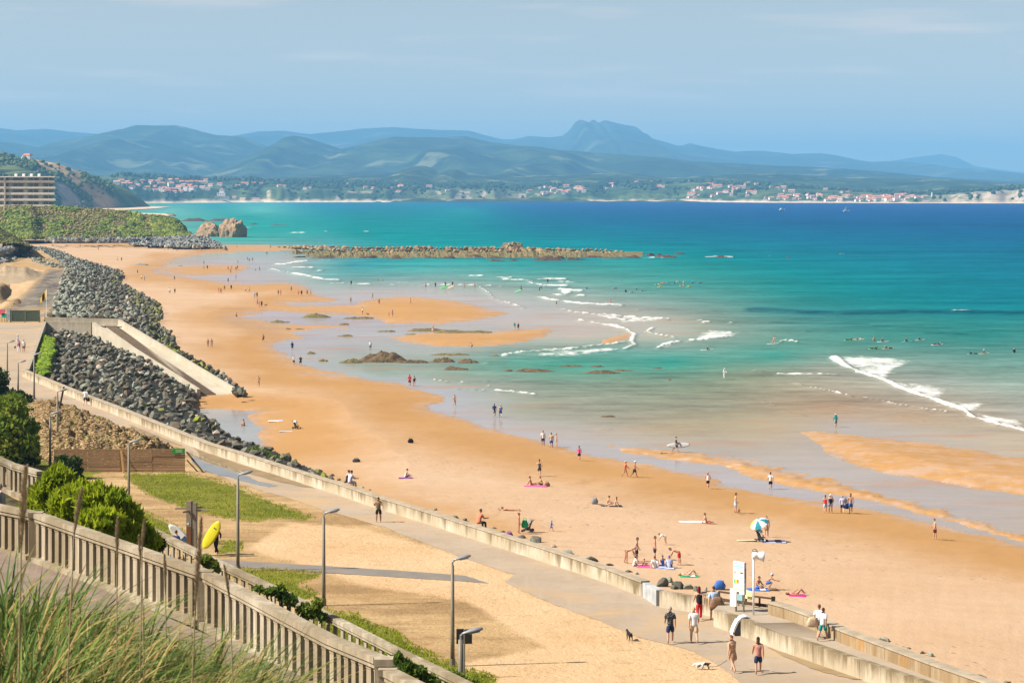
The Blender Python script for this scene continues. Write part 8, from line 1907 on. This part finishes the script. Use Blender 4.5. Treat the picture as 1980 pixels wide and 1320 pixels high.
def pushchair(loc, c, label, rz):
    o = empty('pushchair', loc, rz, label, 'pushchair'); k_ = plain('black_tube', (.03, .03, .033), .5, .3)
    m_ = MB()
    for s in (-1, 1): m_.tube([(.42, s * .26, .10), (.05, s * .25, .50), (-.50, s * .24, 1.02)], .018, 6).tube([(-.32, s * .26, .10), (.12, s * .25, .55)], .018, 6)
    m_.tube([(-.5, -.24, 1.02), (-.5, .24, 1.02)], .02, 6).tube([(-.32, -.26, .1), (-.32, .26, .1)], .015, 6); m_.build('frame', k_, o)
    for x, r_ in ((.42, .11), (-.32, .14)):
        for s in (-1, 1):
            Mw = Matrix.Translation((x, s * .28, r_)) @ Matrix.Rotation(R(90), 4, 'X'); MB().lathe([(r_ * .7, -.02), (r_, -.02), (r_, .02), (r_ * .7, .02)], 14, Mw).build('wheel', k_, o)
    MB().add([(.30, -.2, .42), (.30, .2, .42), (-.10, .2, .40), (-.10, -.2, .40), (-.30, -.2, .92), (-.30, .2, .92), (.30, -.2, .36), (.30, .2, .36), (-.14, .2, .33), (-.14, -.2, .33), (-.36, -.2, .90), (-.36, .2, .90)], [(0, 1, 2, 3), (3, 2, 5, 4), (9, 8, 7, 6), (10, 11, 8, 9), (0, 6, 7, 1), (4, 5, 11, 10), (0, 3, 9, 6), (3, 4, 10, 9), (1, 7, 8, 2), (2, 8, 11, 5)]).build('seat', plain('pushchair_cloth', (.05, .05, .055), .9, .1), o)
    vs = []; n_ = 7
    for i in range(n_):
        a = R(-20 + 105 * i / (n_ - 1))
        for j in range(5): b_ = R(-80 + 160 * j / 4); vs.append((-.22 + .36 * math.sin(a) * math.cos(b_ * .6), .24 * math.sin(b_), .72 + .36 * math.cos(a) * math.cos(b_ * .8)))
    fs = [(i * 5 + j, i * 5 + j + 1, (i + 1) * 5 + j + 1, (i + 1) * 5 + j) for i in range(n_ - 1) for j in range(4)]
    MB().add(vs, fs).build('hood', plain('hood_cloth', c, .85, .1), o, True); MB().box((0, 0, .22), (.42, .36, .14)).build('basket', k_, o)
    return o
pushchair(G(1021, 1028), (.22, .24, .24), 'dark pushchair with a grey hood and green bag near the promenade wall', 2.9); pushchair(G(1471, 1047), (.28, .46, .52), 'pushchair with a pale turquoise hood under the tilted beach umbrella', -.7); pushchair(G(573, 829), (.60, .60, .60), 'small pushchair with a white cover near the shallow pool', -.5)
q = gr_[0].lerp(gr_[1], -.25); q = W(1377, 1184, ZP) + Vector((-.1, 1.2, 0))
bc_ = empty('bicycle', q, R(-12), 'dark bicycle leaning on the wall behind the walking pair', 'bicycle'); kb = plain('dark_bike', (.035, .035, .04), .5, .3)
for x in (-.52, .52):
    Mw = Matrix.Translation((x, 0, .34)) @ Matrix.Rotation(R(90), 4, 'X'); w_ = MB().lathe([(.315, -.018), (.345, -.018), (.345, .018), (.315, .018), (.315, -.018)], 24, Mw, False); wo = w_.build('wheel', kb, bc_)
    m_ = MB()
    for k in range(8): a = k * math.pi / 4; m_.tube([(x, 0, .34), (x + .32 * math.cos(a), 0, .34 + .32 * math.sin(a))], .004, 4)
    m_.build('spokes', kb, wo)
MB().tube([(-.52, 0, .34), (-.08, 0, .32), (-.20, 0, .84)], .016, 6).tube([(-.08, 0, .32), (.38, 0, .78), (-.17, 0, .74)], .018, 6).tube([(-.52, 0, .34), (-.18, 0, .76)], .012, 6).tube([(.52, 0, .34), (.36, 0, .92)], .016, 6).build('frame', kb, bc_)
MB().tube([(.42, -.26, .96), (.35, -.1, .98), (.35, .1, .98), (.42, .26, .96)], .014, 6).build('handlebar', kb, bc_); MB().box((-.22, 0, .87), (.26, .13, .06)).build('saddle', kb, bc_)
bpy.data.scenes.remove(TMP)
# ================================================================= tell look-alikes apart by their place in the row
ORD = ['first', 'second', 'third', 'fourth', 'fifth', 'sixth', 'seventh', 'eighth', 'ninth', 'tenth', 'eleventh', 'twelfth']
bpy.context.view_layer.update()
by = {}
for o in COL.objects:
    if o.parent is None and o.get('label'): by.setdefault(o['label'], []).append(o)
for lab, os_ in by.items():
    if 1 < len(os_) <= 12:
        os_.sort(key=lambda o: o.location.x / max(o.location.y, 1))
        w = lab.split()
        for k, o in enumerate(os_):
            tail = (ORD[k] + ' from the left').split() if len(os_) > 2 else (['left', 'one'] if k == 0 else ['right', 'one'])
            o['label'] = ' '.join(w[:16 - len(tail)]) + ', ' + ' '.join(tail)
for o in COL.objects:
    l = o.get('label')
    if l and len(l.split()) > 16: print('LONG', len(l.split()), l)
# ================================================================= air
hz = MB().box((0, 18500, 372.5), (36000, 40000, 785)).build('haze')
t = NT('haze_air')
vol = t.n('ShaderNodeVolumePrincipled', {'Color': (0.22, 0.58, 1.0, 1), 'Density': 6.7e-5, 'Anisotropy': 0.0})
t.t.links.new(vol.outputs[0], t.out.inputs['Volume'])
hz.data.materials.append(t.mat)
setp(hz, kind='stuff')
